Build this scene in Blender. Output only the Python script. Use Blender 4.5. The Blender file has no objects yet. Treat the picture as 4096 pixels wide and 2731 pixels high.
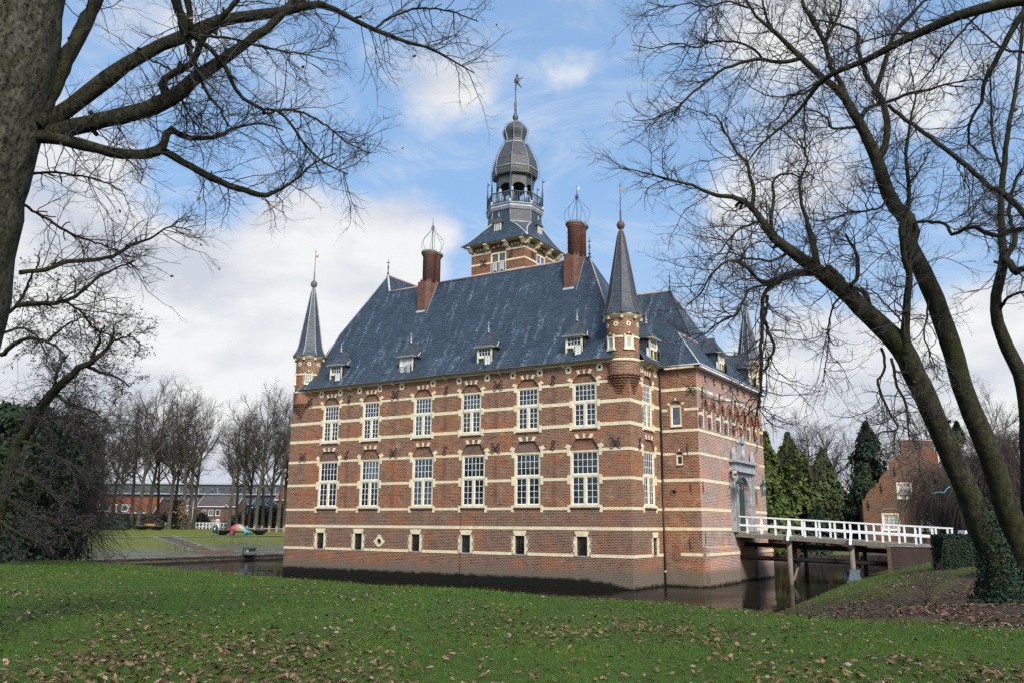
import bpy, math, random
import numpy as np
from mathutils import Vector, Matrix
from mathutils.geometry import tessellate_polygon

S = bpy.context.scene
COL = S.collection
PI = math.pi
rad = math.radians

# ------------------------------------------------------------------ camera
CAM = np.array([22.6188, -50.2111, 3.8430])
FPX = 3428.13
YAW, PITCH, ROLL = -0.561116, 0.210822, 0.0074084
def _axes():
    cy, sy, cp, sp, cr, sr = math.cos(YAW), math.sin(YAW), math.cos(PITCH), math.sin(PITCH), math.cos(ROLL), math.sin(ROLL)
    f = np.array([sy * cp, cy * cp, sp]); r = np.array([cy, -sy, 0.0]); u = np.cross(r, f)
    return cr * r + sr * u, -sr * r + cr * u, f
RI, UP, FW = _axes()
cam_data = bpy.data.cameras.new('Camera')
cam_data.sensor_width = 36.0
cam_data.lens = FPX / 4096 * 36.0
cam_data.clip_start = 0.1
cam_data.clip_end = 3000
cam = bpy.data.objects.new('Camera', cam_data)
COL.objects.link(cam)
cam.matrix_world = Matrix(((RI[0], UP[0], -FW[0], CAM[0]), (RI[1], UP[1], -FW[1], CAM[1]), (RI[2], UP[2], -FW[2], CAM[2]), (0, 0, 0, 1)))
S.camera = cam
S.render.engine = 'CYCLES'
S.cycles.max_bounces = 6
S.cycles.transparent_max_bounces = 12
S.cycles.use_denoising = True

def ray(u, v):
    return FW + RI * (u - 2048) / FPX - UP * (v - 1365.5) / FPX
def at(u, v, d):                       # photo point (4096 x 2731) at forward distance d
    return CAM + ray(u, v) * d

# ------------------------------------------------------------------ light
S.view_settings.view_transform = 'Standard'
S.view_settings.look = 'None'
S.view_settings.exposure = 0.4
S.view_settings.gamma = 1.0
SUN_EL, SUN_AZ = rad(36), rad(128)     # azimuth clockwise from +Y
sun_d = bpy.data.lights.new('Sun', 'SUN')
sun_d.energy = 3.6
sun_d.angle = rad(20)
sun_d.color = (1.0, 0.955, 0.89)
sun = bpy.data.objects.new('Sun', sun_d)
COL.objects.link(sun)
sdir = Vector((math.sin(SUN_AZ) * math.cos(SUN_EL), math.cos(SUN_AZ) * math.cos(SUN_EL), math.sin(SUN_EL)))
sun.rotation_euler = sdir.to_track_quat('Z', 'Y').to_euler()
sun.location = (60, -30, 60)

W = bpy.data.worlds.new('World')
S.world = W
W.use_nodes = True
def build_world():
    nt = W.node_tree; N = nt.nodes; L = nt.links
    N.clear()
    out = N.new('ShaderNodeOutputWorld'); bg = N.new('ShaderNodeBackground')
    bg.inputs['Strength'].default_value = 0.12
    L.new(bg.outputs[0], out.inputs[0])
    sky = N.new('ShaderNodeTexSky'); sky.sky_type = 'NISHITA'; sky.sun_disc = False
    sky.sun_elevation = SUN_EL; sky.sun_rotation = SUN_AZ
    sky.air_density = 1.0; sky.dust_density = 0.6; sky.ozone_density = 1.6
    tc = N.new('ShaderNodeTexCoord')
    lift = N.new('ShaderNodeMapping'); lift.inputs['Scale'].default_value = (1, 1, 0.4); lift.inputs['Location'].default_value = (0, 0, 0.5); L.new(tc.outputs['Generated'], lift.inputs['Vector']); L.new(lift.outputs[0], sky.inputs['Vector'])
    def math_(op, a, b=None, c=None, clamp=False):
        n = N.new('ShaderNodeMath'); n.operation = op; n.use_clamp = clamp
        for i, x in enumerate((a, b, c)):
            if x is None: continue
            if isinstance(x, (int, float)): n.inputs[i].default_value = x
            else: L.new(x, n.inputs[i])
        return n.outputs[0]
    def noise(vec, scale, detail, rough, dist=0.0, off=(0, 0, 0), sc=(1, 1, 1)):
        mp = N.new('ShaderNodeMapping'); mp.inputs['Location'].default_value = off; mp.inputs['Scale'].default_value = sc
        L.new(vec, mp.inputs['Vector'])
        n = N.new('ShaderNodeTexNoise'); n.inputs['Scale'].default_value = scale; n.inputs['Detail'].default_value = detail
        n.inputs['Roughness'].default_value = rough; n.inputs['Distortion'].default_value = dist
        L.new(mp.outputs[0], n.inputs['Vector'])
        return n.outputs['Fac']
    d = tc.outputs['Generated']
    nrm = N.new('ShaderNodeVectorMath'); nrm.operation = 'NORMALIZE'; L.new(d, nrm.inputs[0]); d = nrm.outputs[0]
    n1 = noise(d, 4.2, 9, 0.58, 0.35, (1.3, 0.2, 0.4), (1, 1, 1.9))
    n2 = noise(d, 11.0, 8, 0.6, 0.2, (5.3, 2.2, 0.4), (1, 1, 1.6))
    base = math_('ADD', math_('ADD', math_('MULTIPLY', n1, 0.50), math_('MULTIPLY', n2, 0.30)), 0.10)     # about 0.5
    # cloud banks and clear patches round the sky: (photo px, angular radius, weight)
    lobes = [((1250, 1010), .10, .24), ((750, 1280), .12, .22), ((1560, 960), .075, .22), ((900, 1580), .15, .22), ((200, 1500), .14, .22), ((1790, 900), .05, .16), ((1150, 830), .05, .10), ((400, 1750), .2, .15), ((420, 1080), .06, -.16), ((1050, 1270), .045, -.14), ((1000, 1150), .04, -.08),
             ((1700, 440), .075, .32), ((1950, 340), .055, .27), ((2280, 320), .045, .20), ((2450, 260), .03, .14), ((700, 200), .16, .05), ((250, 400), .14, .04), ((480, 900), .07, .14),
             ((3250, 1680), .12, .36), ((3720, 1760), .13, .34), ((3950, 1600), .10, .30), ((2980, 830), .075, .20), ((3350, 740), .06, .16), ((3150, 60), .08, .18), ((3650, 350), .07, .08), ((3900, 1150), .1, .08), ((3500, 1950), .2, .2),
             ((2380, 900), .12, -.22), ((2000, 30), .12, -.16), ((1500, 640), .10, -.32), ((820, 720), .075, -.30), ((3500, 1200), .10, -.20), ((3850, 950), .10, -.14), ((2650, 1250), .08, -.12), ((2600, 420), .07, -.16), ((2100, 620), .09, -.16), ((1150, 500), .08, -.14), ((3350, 350), .05, -.10), ((3150, 1050), .06, -.16)]
    acc = base
    for (px, py), r, w in lobes:
        v = ray(px, py); v = v / np.linalg.norm(v)
        sub = N.new('ShaderNodeVectorMath'); sub.operation = 'DISTANCE'; sub.inputs[1].default_value = v
        L.new(d, sub.inputs[0])
        q = math_('DIVIDE', sub.outputs['Value'], r)
        g = math_('EXPONENT', math_('MULTIPLY', math_('MULTIPLY', q, q), -1.0))
        acc = math_('MULTIPLY_ADD', g, w, acc)
    mr = N.new('ShaderNodeMapRange'); mr.interpolation_type = 'SMOOTHSTEP'
    mr.inputs['From Min'].default_value = 0.50; mr.inputs['From Max'].default_value = 0.70
    L.new(acc, mr.inputs['Value'])
    wisp = noise(d, 3.4, 9, 0.66, 1.2, (9.1, 3.3, 0.4), (1.0, 1.6, 3.4))
    wm = N.new('ShaderNodeMapRange'); wm.interpolation_type = 'SMOOTHSTEP'; wm.inputs['From Min'].default_value = 0.46; wm.inputs['From Max'].default_value = 0.74; wm.inputs['To Max'].default_value = 0.45
    L.new(wisp, wm.inputs['Value']); cover = math_('MAXIMUM', mr.outputs[0], wm.outputs[0])
    shade = noise(d, 5.5, 7, 0.55, 0.2, (2.1, 7.7, 0.9), (1, 1, 2.2))
    cr = N.new('ShaderNodeValToRGB')
    cr.color_ramp.elements[0].position = 0.36; cr.color_ramp.elements[0].color = (4.0, 4.25, 4.8, 1)
    cr.color_ramp.elements[1].position = 0.58; cr.color_ramp.elements[1].color = (5.75, 5.8, 5.85, 1)
    L.new(shade, cr.inputs[0])
    tint = N.new('ShaderNodeMix'); tint.data_type = 'RGBA'; tint.blend_type = 'MULTIPLY'; tint.inputs['Factor'].default_value = 1.0
    L.new(sky.outputs[0], tint.inputs['A']); tint.inputs['B'].default_value = SKY_TINT
    mix = N.new('ShaderNodeMix'); mix.data_type = 'RGBA'
    sep = N.new('ShaderNodeSeparateXYZ'); L.new(d, sep.inputs[0])
    hz = N.new('ShaderNodeMapRange'); hz.interpolation_type = 'SMOOTHSTEP'
    hz.inputs['From Min'].default_value = 0.0; hz.inputs['From Max'].default_value = 0.42; hz.inputs['To Min'].default_value = 0.75; hz.inputs['To Max'].default_value = 0.0
    L.new(sep.outputs['Z'], hz.inputs['Value'])
    pale = N.new('ShaderNodeMix'); pale.data_type = 'RGBA'; pale.inputs['B'].default_value = (3.9, 4.6, 5.3, 1)
    L.new(hz.outputs[0], pale.inputs['Factor']); L.new(tint.outputs['Result'], pale.inputs['A'])
    L.new(cover, mix.inputs['Factor']); L.new(pale.outputs['Result'], mix.inputs['A']); L.new(cr.outputs[0], mix.inputs['B'])
    L.new(mix.outputs['Result'], bg.inputs['Color'])
SKY_TINT = (2.3, 2.35, 2.15, 1)
build_world()

# ------------------------------------------------------------------ materials
M = {}
def new_mat(name):
    m = bpy.data.materials.new(name); m.use_nodes = True; M[name] = m
    nt = m.node_tree; b = nt.nodes['Principled BSDF']
    return m, nt, nt.nodes, nt.links, b
def c4(c): return (c[0], c[1], c[2], 1.0)
def hexc(h):
    v = [int(h[i:i + 2], 16) / 255 for i in (0, 2, 4)]
    return tuple(x / 12.92 if x <= .04045 else ((x + .055) / 1.055) ** 2.4 for x in v)
def noise_node(N, L, vec, scale, detail=5, rough=.55, sc=None, dist=0):
    n = N.new('ShaderNodeTexNoise'); n.inputs['Scale'].default_value = scale; n.inputs['Detail'].default_value = detail
    n.inputs['Roughness'].default_value = rough; n.inputs['Distortion'].default_value = dist
    if sc is not None:
        mp = N.new('ShaderNodeMapping'); mp.inputs['Scale'].default_value = sc; L.new(vec, mp.inputs['Vector']); vec = mp.outputs[0]
    L.new(vec, n.inputs['Vector'])
    return n
def ramp(N, L, fac, stops):
    r = N.new('ShaderNodeValToRGB'); e = r.color_ramp.elements
    e[0].position, e[0].color = stops[0][0], c4(stops[0][1]); e[1].position, e[1].color = stops[-1][0], c4(stops[-1][1])
    for p, c in stops[1:-1]:
        x = e.new(p); x.color = c4(c)
    L.new(fac, r.inputs[0]); return r.outputs[0]
def mixc(N, L, fac, a, b, mode='MIX'):
    n = N.new('ShaderNodeMix'); n.data_type = 'RGBA'; n.blend_type = mode
    for key, x in (('Factor', fac), ('A', a), ('B', b)):
        if hasattr(x, 'is_output'): L.new(x, n.inputs[key])
        elif isinstance(x, tuple): n.inputs[key].default_value = c4(x)
        else: n.inputs[key].default_value = x
    return n.outputs['Result']
def mapr(N, L, v, a, b, c=0.0, d=1.0, smooth=True):
    n = N.new('ShaderNodeMapRange')
    if smooth: n.interpolation_type = 'SMOOTHSTEP'
    n.inputs['From Min'].default_value = a; n.inputs['From Max'].default_value = b; n.inputs['To Min'].default_value = c; n.inputs['To Max'].default_value = d
    L.new(v, n.inputs['Value']); return n.outputs[0]
def bump(N, L, b, h, strength=.3, dist=.02):
    n = N.new('ShaderNodeBump'); n.inputs['Strength'].default_value = strength; n.inputs['Distance'].default_value = dist
    L.new(h, n.inputs['Height']); L.new(n.outputs[0], b.inputs['Normal'])
def simple(name, c1, c2=None, scale=3.0, rough=.7, metal=0.0, bmp=0.0, sc=None, spec=None, detail=5, lo=.35, hi=.65):
    m, nt, N, L, b = new_mat(name)
    b.inputs['Roughness'].default_value = rough; b.inputs['Metallic'].default_value = metal
    if spec is not None: b.inputs['Specular IOR Level'].default_value = spec
    if c2 is None: b.inputs['Base Color'].default_value = c4(c1)
    else:
        g = N.new('ShaderNodeNewGeometry')
        n = noise_node(N, L, g.outputs['Position'], scale, detail, .6, sc)
        L.new(ramp(N, L, n.outputs['Fac'], [(lo, c1), (hi, c2)]), b.inputs['Base Color'])
        if bmp: bump(N, L, b, n.outputs['Fac'], bmp, .03)
    return m

def brick_mat(name, c_a, c_b, c_mortar, bw=.27, rh=.1, mort=.014, algae=False, dark=(.06, .04, .035), patch=.5):
    m, nt, N, L, b = new_mat(name)
    b.inputs['Roughness'].default_value = .88
    b.inputs['Specular IOR Level'].default_value = .2
    uv = N.new('ShaderNodeUVMap'); g = N.new('ShaderNodeNewGeometry'); pos = g.outputs['Position']
    # wavering courses
    br = N.new('ShaderNodeTexBrick'); br.inputs['Scale'].default_value = 1.0
    br.inputs['Brick Width'].default_value = bw; br.inputs['Row Height'].default_value = rh
    br.inputs['Mortar Size'].default_value = mort; br.inputs['Mortar Smooth'].default_value = .25; br.inputs['Bias'].default_value = -.1
    br.inputs['Color1'].default_value = c4(c_a); br.inputs['Color2'].default_value = c4(c_b); br.inputs['Mortar'].default_value = c4(c_mortar)
    L.new(uv.outputs[0], br.inputs['Vector'])
    big = noise_node(N, L, pos, .45, 4, .6).outputs['Fac']
    mid = noise_node(N, L, pos, 1.7, 5, .62).outputs['Fac']
    fin = noise_node(N, L, pos, 9.0, 3, .6).outputs['Fac']
    # per-brick dark and orange bricks
    wn = N.new('ShaderNodeTexBrick'); wn.inputs['Scale'].default_value = 1.0
    wn.inputs['Brick Width'].default_value = bw; wn.inputs['Row Height'].default_value = rh; wn.inputs['Mortar Size'].default_value = 0
    wn.inputs['Color1'].default_value = (0, 0, 0, 1); wn.inputs['Color2'].default_value = (1, 1, 1, 1)
    L.new(uv.outputs[0], wn.inputs['Vector'])
    darkf = mapr(N, L, wn.outputs['Color'], .72, .92)
    col = mixc(N, L, darkf, br.outputs['Color'], dark)
    # keep the mortar over the dark bricks
    col = mixc(N, L, br.outputs['Fac'], col, c_mortar)
    orange = mixc(N, L, mapr(N, L, big, .45, .63, 0, .75), col, (1.42, .98, .70), 'MULTIPLY')
    wth = noise_node(N, L, pos, .8, 6, .7, (1, 1, 1.8)).outputs['Fac']
    orange = mixc(N, L, mapr(N, L, wth, .50, .70, 0, .55), orange, (.55, .56, .58), 'MULTIPLY')
    pale = mixc(N, L, mapr(N, L, mid, .52, .72, 0, patch), orange, tuple(min(1, x * 1.05) for x in c_mortar))
    dk = mixc(N, L, mapr(N, L, mid, .28, .44, .45, 0), pale, (.45, .42, .42), 'MULTIPLY')
    vary = mixc(N, L, .5, dk, ramp(N, L, fin, [(.3, (.6, .6, .6)), (.7, (1.3, 1.3, 1.3))]), 'MULTIPLY')
    out = vary
    if algae:
        sx = N.new('ShaderNodeSeparateXYZ'); L.new(pos, sx.inputs[0]); z = sx.outputs['Z']
        ad = N.new('ShaderNodeMath'); ad.operation = 'MULTIPLY_ADD'; L.new(mid, ad.inputs[0]); ad.inputs[1].default_value = -.5; L.new(z, ad.inputs[2])
        ad2 = N.new('ShaderNodeMath'); ad2.operation = 'ADD'; L.new(ad.outputs[0], ad2.inputs[0]); L.new(mapr(N, L, sx.outputs['X'], -3.5, .3, 0, .42), ad2.inputs[1])
        grey = mapr(N, L, ad.outputs[0], .5, 1.05, .8, 0)
        g2 = mixc(N, L, grey, out, (.13, .115, .085))
        blk = mapr(N, L, ad2.outputs[0], .16, .42, .98, 0)
        out = mixc(N, L, blk, g2, (.005, .006, .0035))
    L.new(out, b.inputs['Base Color'])
    inv = N.new('ShaderNodeMath'); inv.operation = 'MULTIPLY_ADD'; L.new(br.outputs['Fac'], inv.inputs[0]); inv.inputs[1].default_value = -1.0; L.new(fin, inv.inputs[2])
    bump(N, L, b, inv.outputs[0], .5, .012)
    return m

def slate_mat(name, c1, c2, c3, bw=.30, rh=.17, streak=.6, rough=.5, moss=0.0):
    m, nt, N, L, b = new_mat(name)
    uv = N.new('ShaderNodeUVMap'); g = N.new('ShaderNodeNewGeometry'); pos = g.outputs['Position']
    rot = N.new('ShaderNodeMapping'); rot.inputs['Rotation'].default_value = (0, 0, rad(4)); L.new(uv.outputs[0], rot.inputs['Vector'])
    br = N.new('ShaderNodeTexBrick'); br.inputs['Scale'].default_value = 1.0
    br.inputs['Brick Width'].default_value = bw; br.inputs['Row Height'].default_value = rh; br.inputs['Mortar Size'].default_value = .018; br.inputs['Mortar Smooth'].default_value = .4
    br.inputs['Color1'].default_value = c4(c1); br.inputs['Color2'].default_value = c4(c2); br.inputs['Mortar'].default_value = c4(tuple(x * .35 for x in c1))
    L.new(rot.outputs[0], br.inputs['Vector'])
    n = noise_node(N, L, pos, .8, 5, .6).outputs['Fac']
    st = noise_node(N, L, uv.outputs[0], 1.0, 5, .62, (2.1, .28, 1)).outputs['Fac']
    sp = noise_node(N, L, uv.outputs[0], 1.0, 2, .5, (4.2, 5.5, 1)).outputs['Fac']
    mul = N.new('ShaderNodeMath'); mul.operation = 'MULTIPLY'; L.new(mapr(N, L, st, .5, .7), mul.inputs[0]); L.new(mapr(N, L, sp, .42, .62), mul.inputs[1])
    mu2 = N.new('ShaderNodeMath'); mu2.operation = 'MULTIPLY'; L.new(mul.outputs[0], mu2.inputs[0]); mu2.inputs[1].default_value = streak
    col = mixc(N, L, mu2.outputs[0], br.outputs['Color'], c3)
    col = mixc(N, L, .7, col, ramp(N, L, n, [(.3, (.65, .65, .65)), (.7, (1.25, 1.25, 1.25))]), 'MULTIPLY')
    if moss:
        mo = noise_node(N, L, pos, .7, 5, .65).outputs['Fac']
        col = mixc(N, L, mapr(N, L, mo, .5, .68, 0, moss), col, (.10, .10, .05))
    L.new(col, b.inputs['Base Color'])
    b.inputs['Roughness'].default_value = rough
    b.inputs['Specular IOR Level'].default_value = .35
    inv = N.new('ShaderNodeMath'); inv.operation = 'MULTIPLY_ADD'; L.new(br.outputs['Fac'], inv.inputs[0]); inv.inputs[1].default_value = -1.0; L.new(sp, inv.inputs[2])
    bump(N, L, b, inv.outputs[0], .5, .02)
    return m

brick_mat('brick', (.175, .067, .034), (.108, .045, .027), (.36, .245, .162), algae=True, mort=.0175, dark=(.035,.024,.02), patch=.6)
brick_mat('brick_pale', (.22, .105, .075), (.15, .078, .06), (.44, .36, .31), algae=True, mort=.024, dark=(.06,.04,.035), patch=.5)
brick_mat('brick_old', (.125, .054, .033), (.070, .037, .025), (.31, .215, .15), algae=True, mort=.020, dark=(.026,.018,.015), patch=.38)
brick_mat('brick_plain', (.175, .068, .036), (.118, .05, .03), (.27, .19, .14), mort=.014)
brick_mat('brick_chimney', (.15, .058, .038), (.105, .044, .031), (.18, .125, .095), mort=.010, patch=.15, rh=.085)
brick_mat('brick_infill', (.165, .088, .054), (.12, .066, .043), (.25, .185, .14), patch=.3, rh=.075)
brick_mat('brick_arch', (.165, .066, .038), (.11, .048, .032), (.32, .24, .17), bw=.11, rh=.5, mort=.02, patch=.2)
brick_mat('brick_gatehouse', (.145, .082, .048), (.10, .058, .036), (.17, .128, .09), mort=.010, patch=.3, rh=.075)
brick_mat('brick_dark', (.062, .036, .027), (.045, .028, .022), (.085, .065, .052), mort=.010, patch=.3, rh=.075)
brick_mat('brick_house', (.14, .07, .055), (.105, .055, .045), (.15, .11, .095), mort=.010, patch=.15, rh=.075)
slate_mat('slate', (.026, .041, .058), (.044, .064, .086), (.16, .195, .235), streak=.9)
slate_mat('slate_spire', (.042, .052, .063), (.066, .078, .092), (.16, .18, .2), streak=.3)
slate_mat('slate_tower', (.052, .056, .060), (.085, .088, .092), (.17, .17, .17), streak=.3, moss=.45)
slate_mat('tile_orange', (.20, .052, .02), (.15, .040, .016), (.22, .085, .04), bw=.3, rh=.34, streak=.3, rough=.8)
slate_mat('tile_brown', (.075, .06, .055), (.10, .08, .07), (.13, .11, .1), bw=.3, rh=.34, streak=.3, rough=.8)
simple('stone', (.55, .465, .285), (.72, .625, .415), 2.6, .8, bmp=.15, detail=8)
simple('white_paint', (.62, .63, .62), (.80, .80, .79), 3.2, .55, detail=7)
simple('white_worn', (.60, .61, .63), (.76, .76, .75), 3.0, .6)
simple('lead', (.20, .215, .235), (.34, .35, .365), 2.5, .5)
simple('lead_light', (.32, .335, .35), (.46, .47, .48), 2.5, .55)
simple('rust', (.058, .036, .032), (.10, .062, .054), 2.5, .7)
simple('ridge_tile', (.24, .17, .155), (.36, .28, .26), 3.5, .75)
simple('iron', (.012, .011, .011), (.03, .024, .022), 8, .6)
simple('iron_blue', (.02, .045, .065), (.035, .07, .095), 6, .5)
simple('shutter_green', (.008, .03, .03), (.014, .045, .042), 5, .45)
simple('gold', (.42, .24, .10), (.52, .33, .15), 6, .5)
simple('bluestone', (.20, .21, .23), (.36, .37, .385), 2.2, .75, bmp=.15)
simple('stone_grey', (.18, .17, .14), (.30, .28, .24), 2.0, .8)
simple('stone_dark', (.085, .082, .072), (.15, .14, .12), 2.5, .8)
simple('dark_void', (.006, .007, .008), None, rough=.9)
simple('curtain', (.26, .27, .20), (.42, .40, .31), 3.5, .9, sc=(4, 4, .4))
simple('curtain_green', (.16, .42, .20), (.5, .55, .48), 2.2, .9)
simple('louvre', (.62, .63, .66), (.74, .74, .75), 3, .6)
simple('timber_old', (.10, .082, .06), (.21, .175, .125), 3.0, .85, sc=(6, 6, 1), bmp=.2)
simple('timber_black', (.010, .010, .010), (.022, .020, .018), 4.0, .75)
simple('timber_edge', (.022, .016, .012), (.06, .045, .034), 3.5, .85)
simple('deck', (.15, .145, .12), (.24, .235, .21), 2.5, .8)



simple('twig', (.020, .017, .015), (.040, .033, .028), 4.0, .9)
simple('twig_far', (.026, .021, .014), (.055, .045, .030), 1.3, .95)
simple('twig_dark', (.007, .0065, .005), (.022, .017, .013), .8, .95)
simple('bark_far', (.034, .029, .018), (.078, .066, .042), 1.5, .95)
simple('twig_willow', (.050, .036, .029), (.11, .082, .062), .9, .95)
simple('cone_brown', (.016, .013, .012), (.040, .030, .026), 2.0, .95)
simple('leaf_dead_far', (.13, .07, .035), (.21, .12, .06), 2.0, .9)
def foliage(name, c1, c2, scale, trans=.15):
    m = simple(name, c1, c2, scale, .75, lo=.36, hi=.66, spec=.25)
    return m
foliage('conifer_light', (.030, .050, .010), (.095, .122, .022), 1.1)
foliage('conifer_mid', (.030, .042, .014), (.075, .088, .028), 1.0)
foliage('conifer_dark', (.010, .020, .009), (.032, .052, .022), 1.2)
foliage('yew', (.010, .022, .010), (.028, .05, .022), 3.0)
foliage('ivy', (.006, .018, .009), (.024, .050, .022), 5.0)
foliage('hedge_dark', (.008, .016, .008), (.022, .038, .018), 4.0)
foliage('shrub_green', (.018, .042, .022), (.045, .075, .045), 1.2)
foliage('ground_ivy', (.02, .075, .02), (.06, .15, .05), 3.0)
foliage('beech_hedge', (.10, .05, .03), (.17, .09, .055), 2.0)
simple('render_white', (.52, .53, .56), (.62, .63, .65), 1.5, .8)
simple('path_grey', (.13, .125, .11), (.18, .17, .15), 2.5, .9)
simple('brick_path', (.085, .045, .04), (.125, .068, .06), 3.0, .9)
simple('concrete', (.13, .125, .115), (.20, .195, .18), 2.0, .85)
simple('bench_wood', (.30, .135, .05), (.40, .20, .08), 5, .6)
simple('bin_green', (.006, .022, .018), (.012, .035, .028), 4, .45)
simple('steel', (.40, .42, .44), (.52, .54, .56), 4, .35, metal=.6)
simple('planter_black', (.006, .007, .008), (.018, .019, .022), 3, .35)
simple('floodlight', (.015, .05, .055), (.025, .075, .08), 4, .45)
simple('floodlight_grey', (.05, .085, .11), (.075, .12, .15), 4, .45)
simple('tent_navy', (.006, .010, .022), (.012, .018, .035), 4, .7)
simple('turquoise', (.04, .40, .50), (.08, .52, .60), 6, .5)
simple('log', (.26, .20, .15), (.38, .31, .24), 5, .85)
simple('duck_brown', (.05, .035, .022), (.12, .085, .055), 14, .8)
simple('flower_white', (.7, .72, .7), (.82, .83, .8), 20, .7)
simple('verdigris', (.010, .032, .033), (.026, .056, .055), 7, .55)
simple('bronze', (.035, .04, .042), (.07, .075, .075), 8, .5)
simple('flag_cloth', (.55, .55, .6), (.68, .67, .7), 6, .8)
simple('apartment', (.035, .038, .038), (.06, .063, .063), .4, .6)
simple('asphalt', (.06, .06, .06), (.09, .09, .09), 3, .9)

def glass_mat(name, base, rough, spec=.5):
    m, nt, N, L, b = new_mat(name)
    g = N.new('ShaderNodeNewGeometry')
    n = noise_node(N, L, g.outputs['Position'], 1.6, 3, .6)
    L.new(ramp(N, L, n.outputs['Fac'], [(.35, base), (.52, tuple(x * 1.8 for x in base)), (.72, tuple(x * 6 for x in base))]), b.inputs['Base Color'])  # paler noise patches in the base colour imitate varied reflections in the panes
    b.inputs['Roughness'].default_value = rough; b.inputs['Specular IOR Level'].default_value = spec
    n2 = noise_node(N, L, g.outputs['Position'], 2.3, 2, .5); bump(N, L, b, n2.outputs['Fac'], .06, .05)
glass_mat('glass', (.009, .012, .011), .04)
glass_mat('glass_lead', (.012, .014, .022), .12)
glass_mat('glass_sky_tint', (.03, .05, .13), .05, .9)  # blue of the reflected sky put into the pane colour
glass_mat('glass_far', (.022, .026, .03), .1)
def clear_glass():
    m, nt, N, L, b = new_mat('glass_clear')
    t = N.new('ShaderNodeBsdfTransparent'); t.inputs['Color'].default_value = (.85, .88, .86, 1)
    gl = N.new('ShaderNodeBsdfGlossy'); gl.inputs['Roughness'].default_value = .03
    fr = N.new('ShaderNodeFresnel'); fr.inputs['IOR'].default_value = 1.5
    mx = N.new('ShaderNodeMixShader'); L.new(fr.outputs[0], mx.inputs[0]); L.new(t.outputs[0], mx.inputs[1]); L.new(gl.outputs[0], mx.inputs[2])
    L.new(mx.outputs[0], N['Material Output'].inputs['Surface'])
clear_glass()
def water_mat():
    m, nt, N, L, b = new_mat('water')
    b.inputs['Base Color'].default_value = (.010, .0085, .006, 1); b.inputs['Roughness'].default_value = .015
    b.inputs['IOR'].default_value = 1.333; b.inputs['Specular IOR Level'].default_value = .5
    g = N.new('ShaderNodeNewGeometry')
    n1 = noise_node(N, L, g.outputs['Position'], 2.4, 3, .55, (1, 1, 1)); n2 = noise_node(N, L, g.outputs['Position'], .35, 3, .5)
    mu = N.new('ShaderNodeMath'); mu.operation = 'MULTIPLY'; L.new(n1.outputs['Fac'], mu.inputs[0]); L.new(mapr(N, L, n2.outputs['Fac'], .4, .7, .25, 1.0), mu.inputs[1])
    bump(N, L, b, mu.outputs[0], .22, .06)
    df = N.new('ShaderNodeBsdfDiffuse'); df.inputs['Color'].default_value = (.014, .011, .008, 1)
    film = mapr(N, L, noise_node(N, L, g.outputs['Position'], .12, 3, .5).outputs['Fac'], .35, .65, .30, .52)
    mx = N.new('ShaderNodeMixShader'); L.new(film, mx.inputs[0]); L.new(b.outputs[0], mx.inputs[1]); L.new(df.outputs[0], mx.inputs[2]); L.new(mx.outputs[0], N['Material Output'].inputs['Surface'])
water_mat()
def attr(N, name):
    a = N.new('ShaderNodeAttribute'); a.attribute_name = name; return a.outputs['Fac']
def ground_mat():
    m, nt, N, L, b = new_mat('ground'); g = N.new('ShaderNodeNewGeometry'); pos = g.outputs['Position']
    b.inputs['Roughness'].default_value = .95; b.inputs['Specular IOR Level'].default_value = .1
    a = noise_node(N, L, pos, .5, 6, .62).outputs['Fac']; f = noise_node(N, L, pos, 7, 5, .65).outputs['Fac']; md = noise_node(N, L, pos, 2.2, 5, .65).outputs['Fac']
    grass = mixc(N, L, .55, ramp(N, L, a, [(.35, (.026, .058, .008)), (.65, (.055, .095, .013))]), ramp(N, L, f, [(.3, (.014, .028, .005)), (.7, (.07, .10, .018))]))
    dull = mixc(N, L, .5, ramp(N, L, a, [(.35, (.095, .115, .014)), (.65, (.15, .165, .024))]), ramp(N, L, f, [(.3, (.06, .07, .012)), (.7, (.16, .17, .035))]))
    grass = mixc(N, L, attr(N, 'park'), grass, dull)
    soil = mixc(N, L, .5, ramp(N, L, md, [(.35, (.028, .021, .015)), (.62, (.085, .058, .04))]), ramp(N, L, f, [(.35, (.02, .016, .011)), (.66, (.12, .078, .052))]))
    mud = mixc(N, L, .5, ramp(N, L, a, [(.35, (.075, .074, .048)), (.65, (.125, .112, .085))]), ramp(N, L, md, [(.35, (.055, .065, .026)), (.66, (.135, .12, .098))]))
    col = mixc(N, L, attr(N, 'mud'), grass, mud)
    mossy = mixc(N, L, mapr(N, L, a, .42, .56), soil, (.06, .082, .014))
    col = mixc(N, L, attr(N, 'moss'), col, mossy)
    col = mixc(N, L, attr(N, 'soil'), col, soil)
    L.new(col, b.inputs['Base Color'])
    bump(N, L, b, f, .6, .05)
    wet = N.new('ShaderNodeMath'); wet.operation = 'MULTIPLY'; L.new(attr(N, 'wet'), wet.inputs[0]); L.new(mapr(N, L, noise_node(N, L, pos, .55, 4, .6, (1, .35, 1)).outputs['Fac'], .5, .58), wet.inputs[1])
    L.new(mapr(N, L, wet.outputs[0], 0, 1, .95, .08, False), b.inputs['Roughness'])
    L.new(mapr(N, L, wet.outputs[0], 0, 1, .1, .8, False), b.inputs['Specular IOR Level'])
ground_mat()
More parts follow.
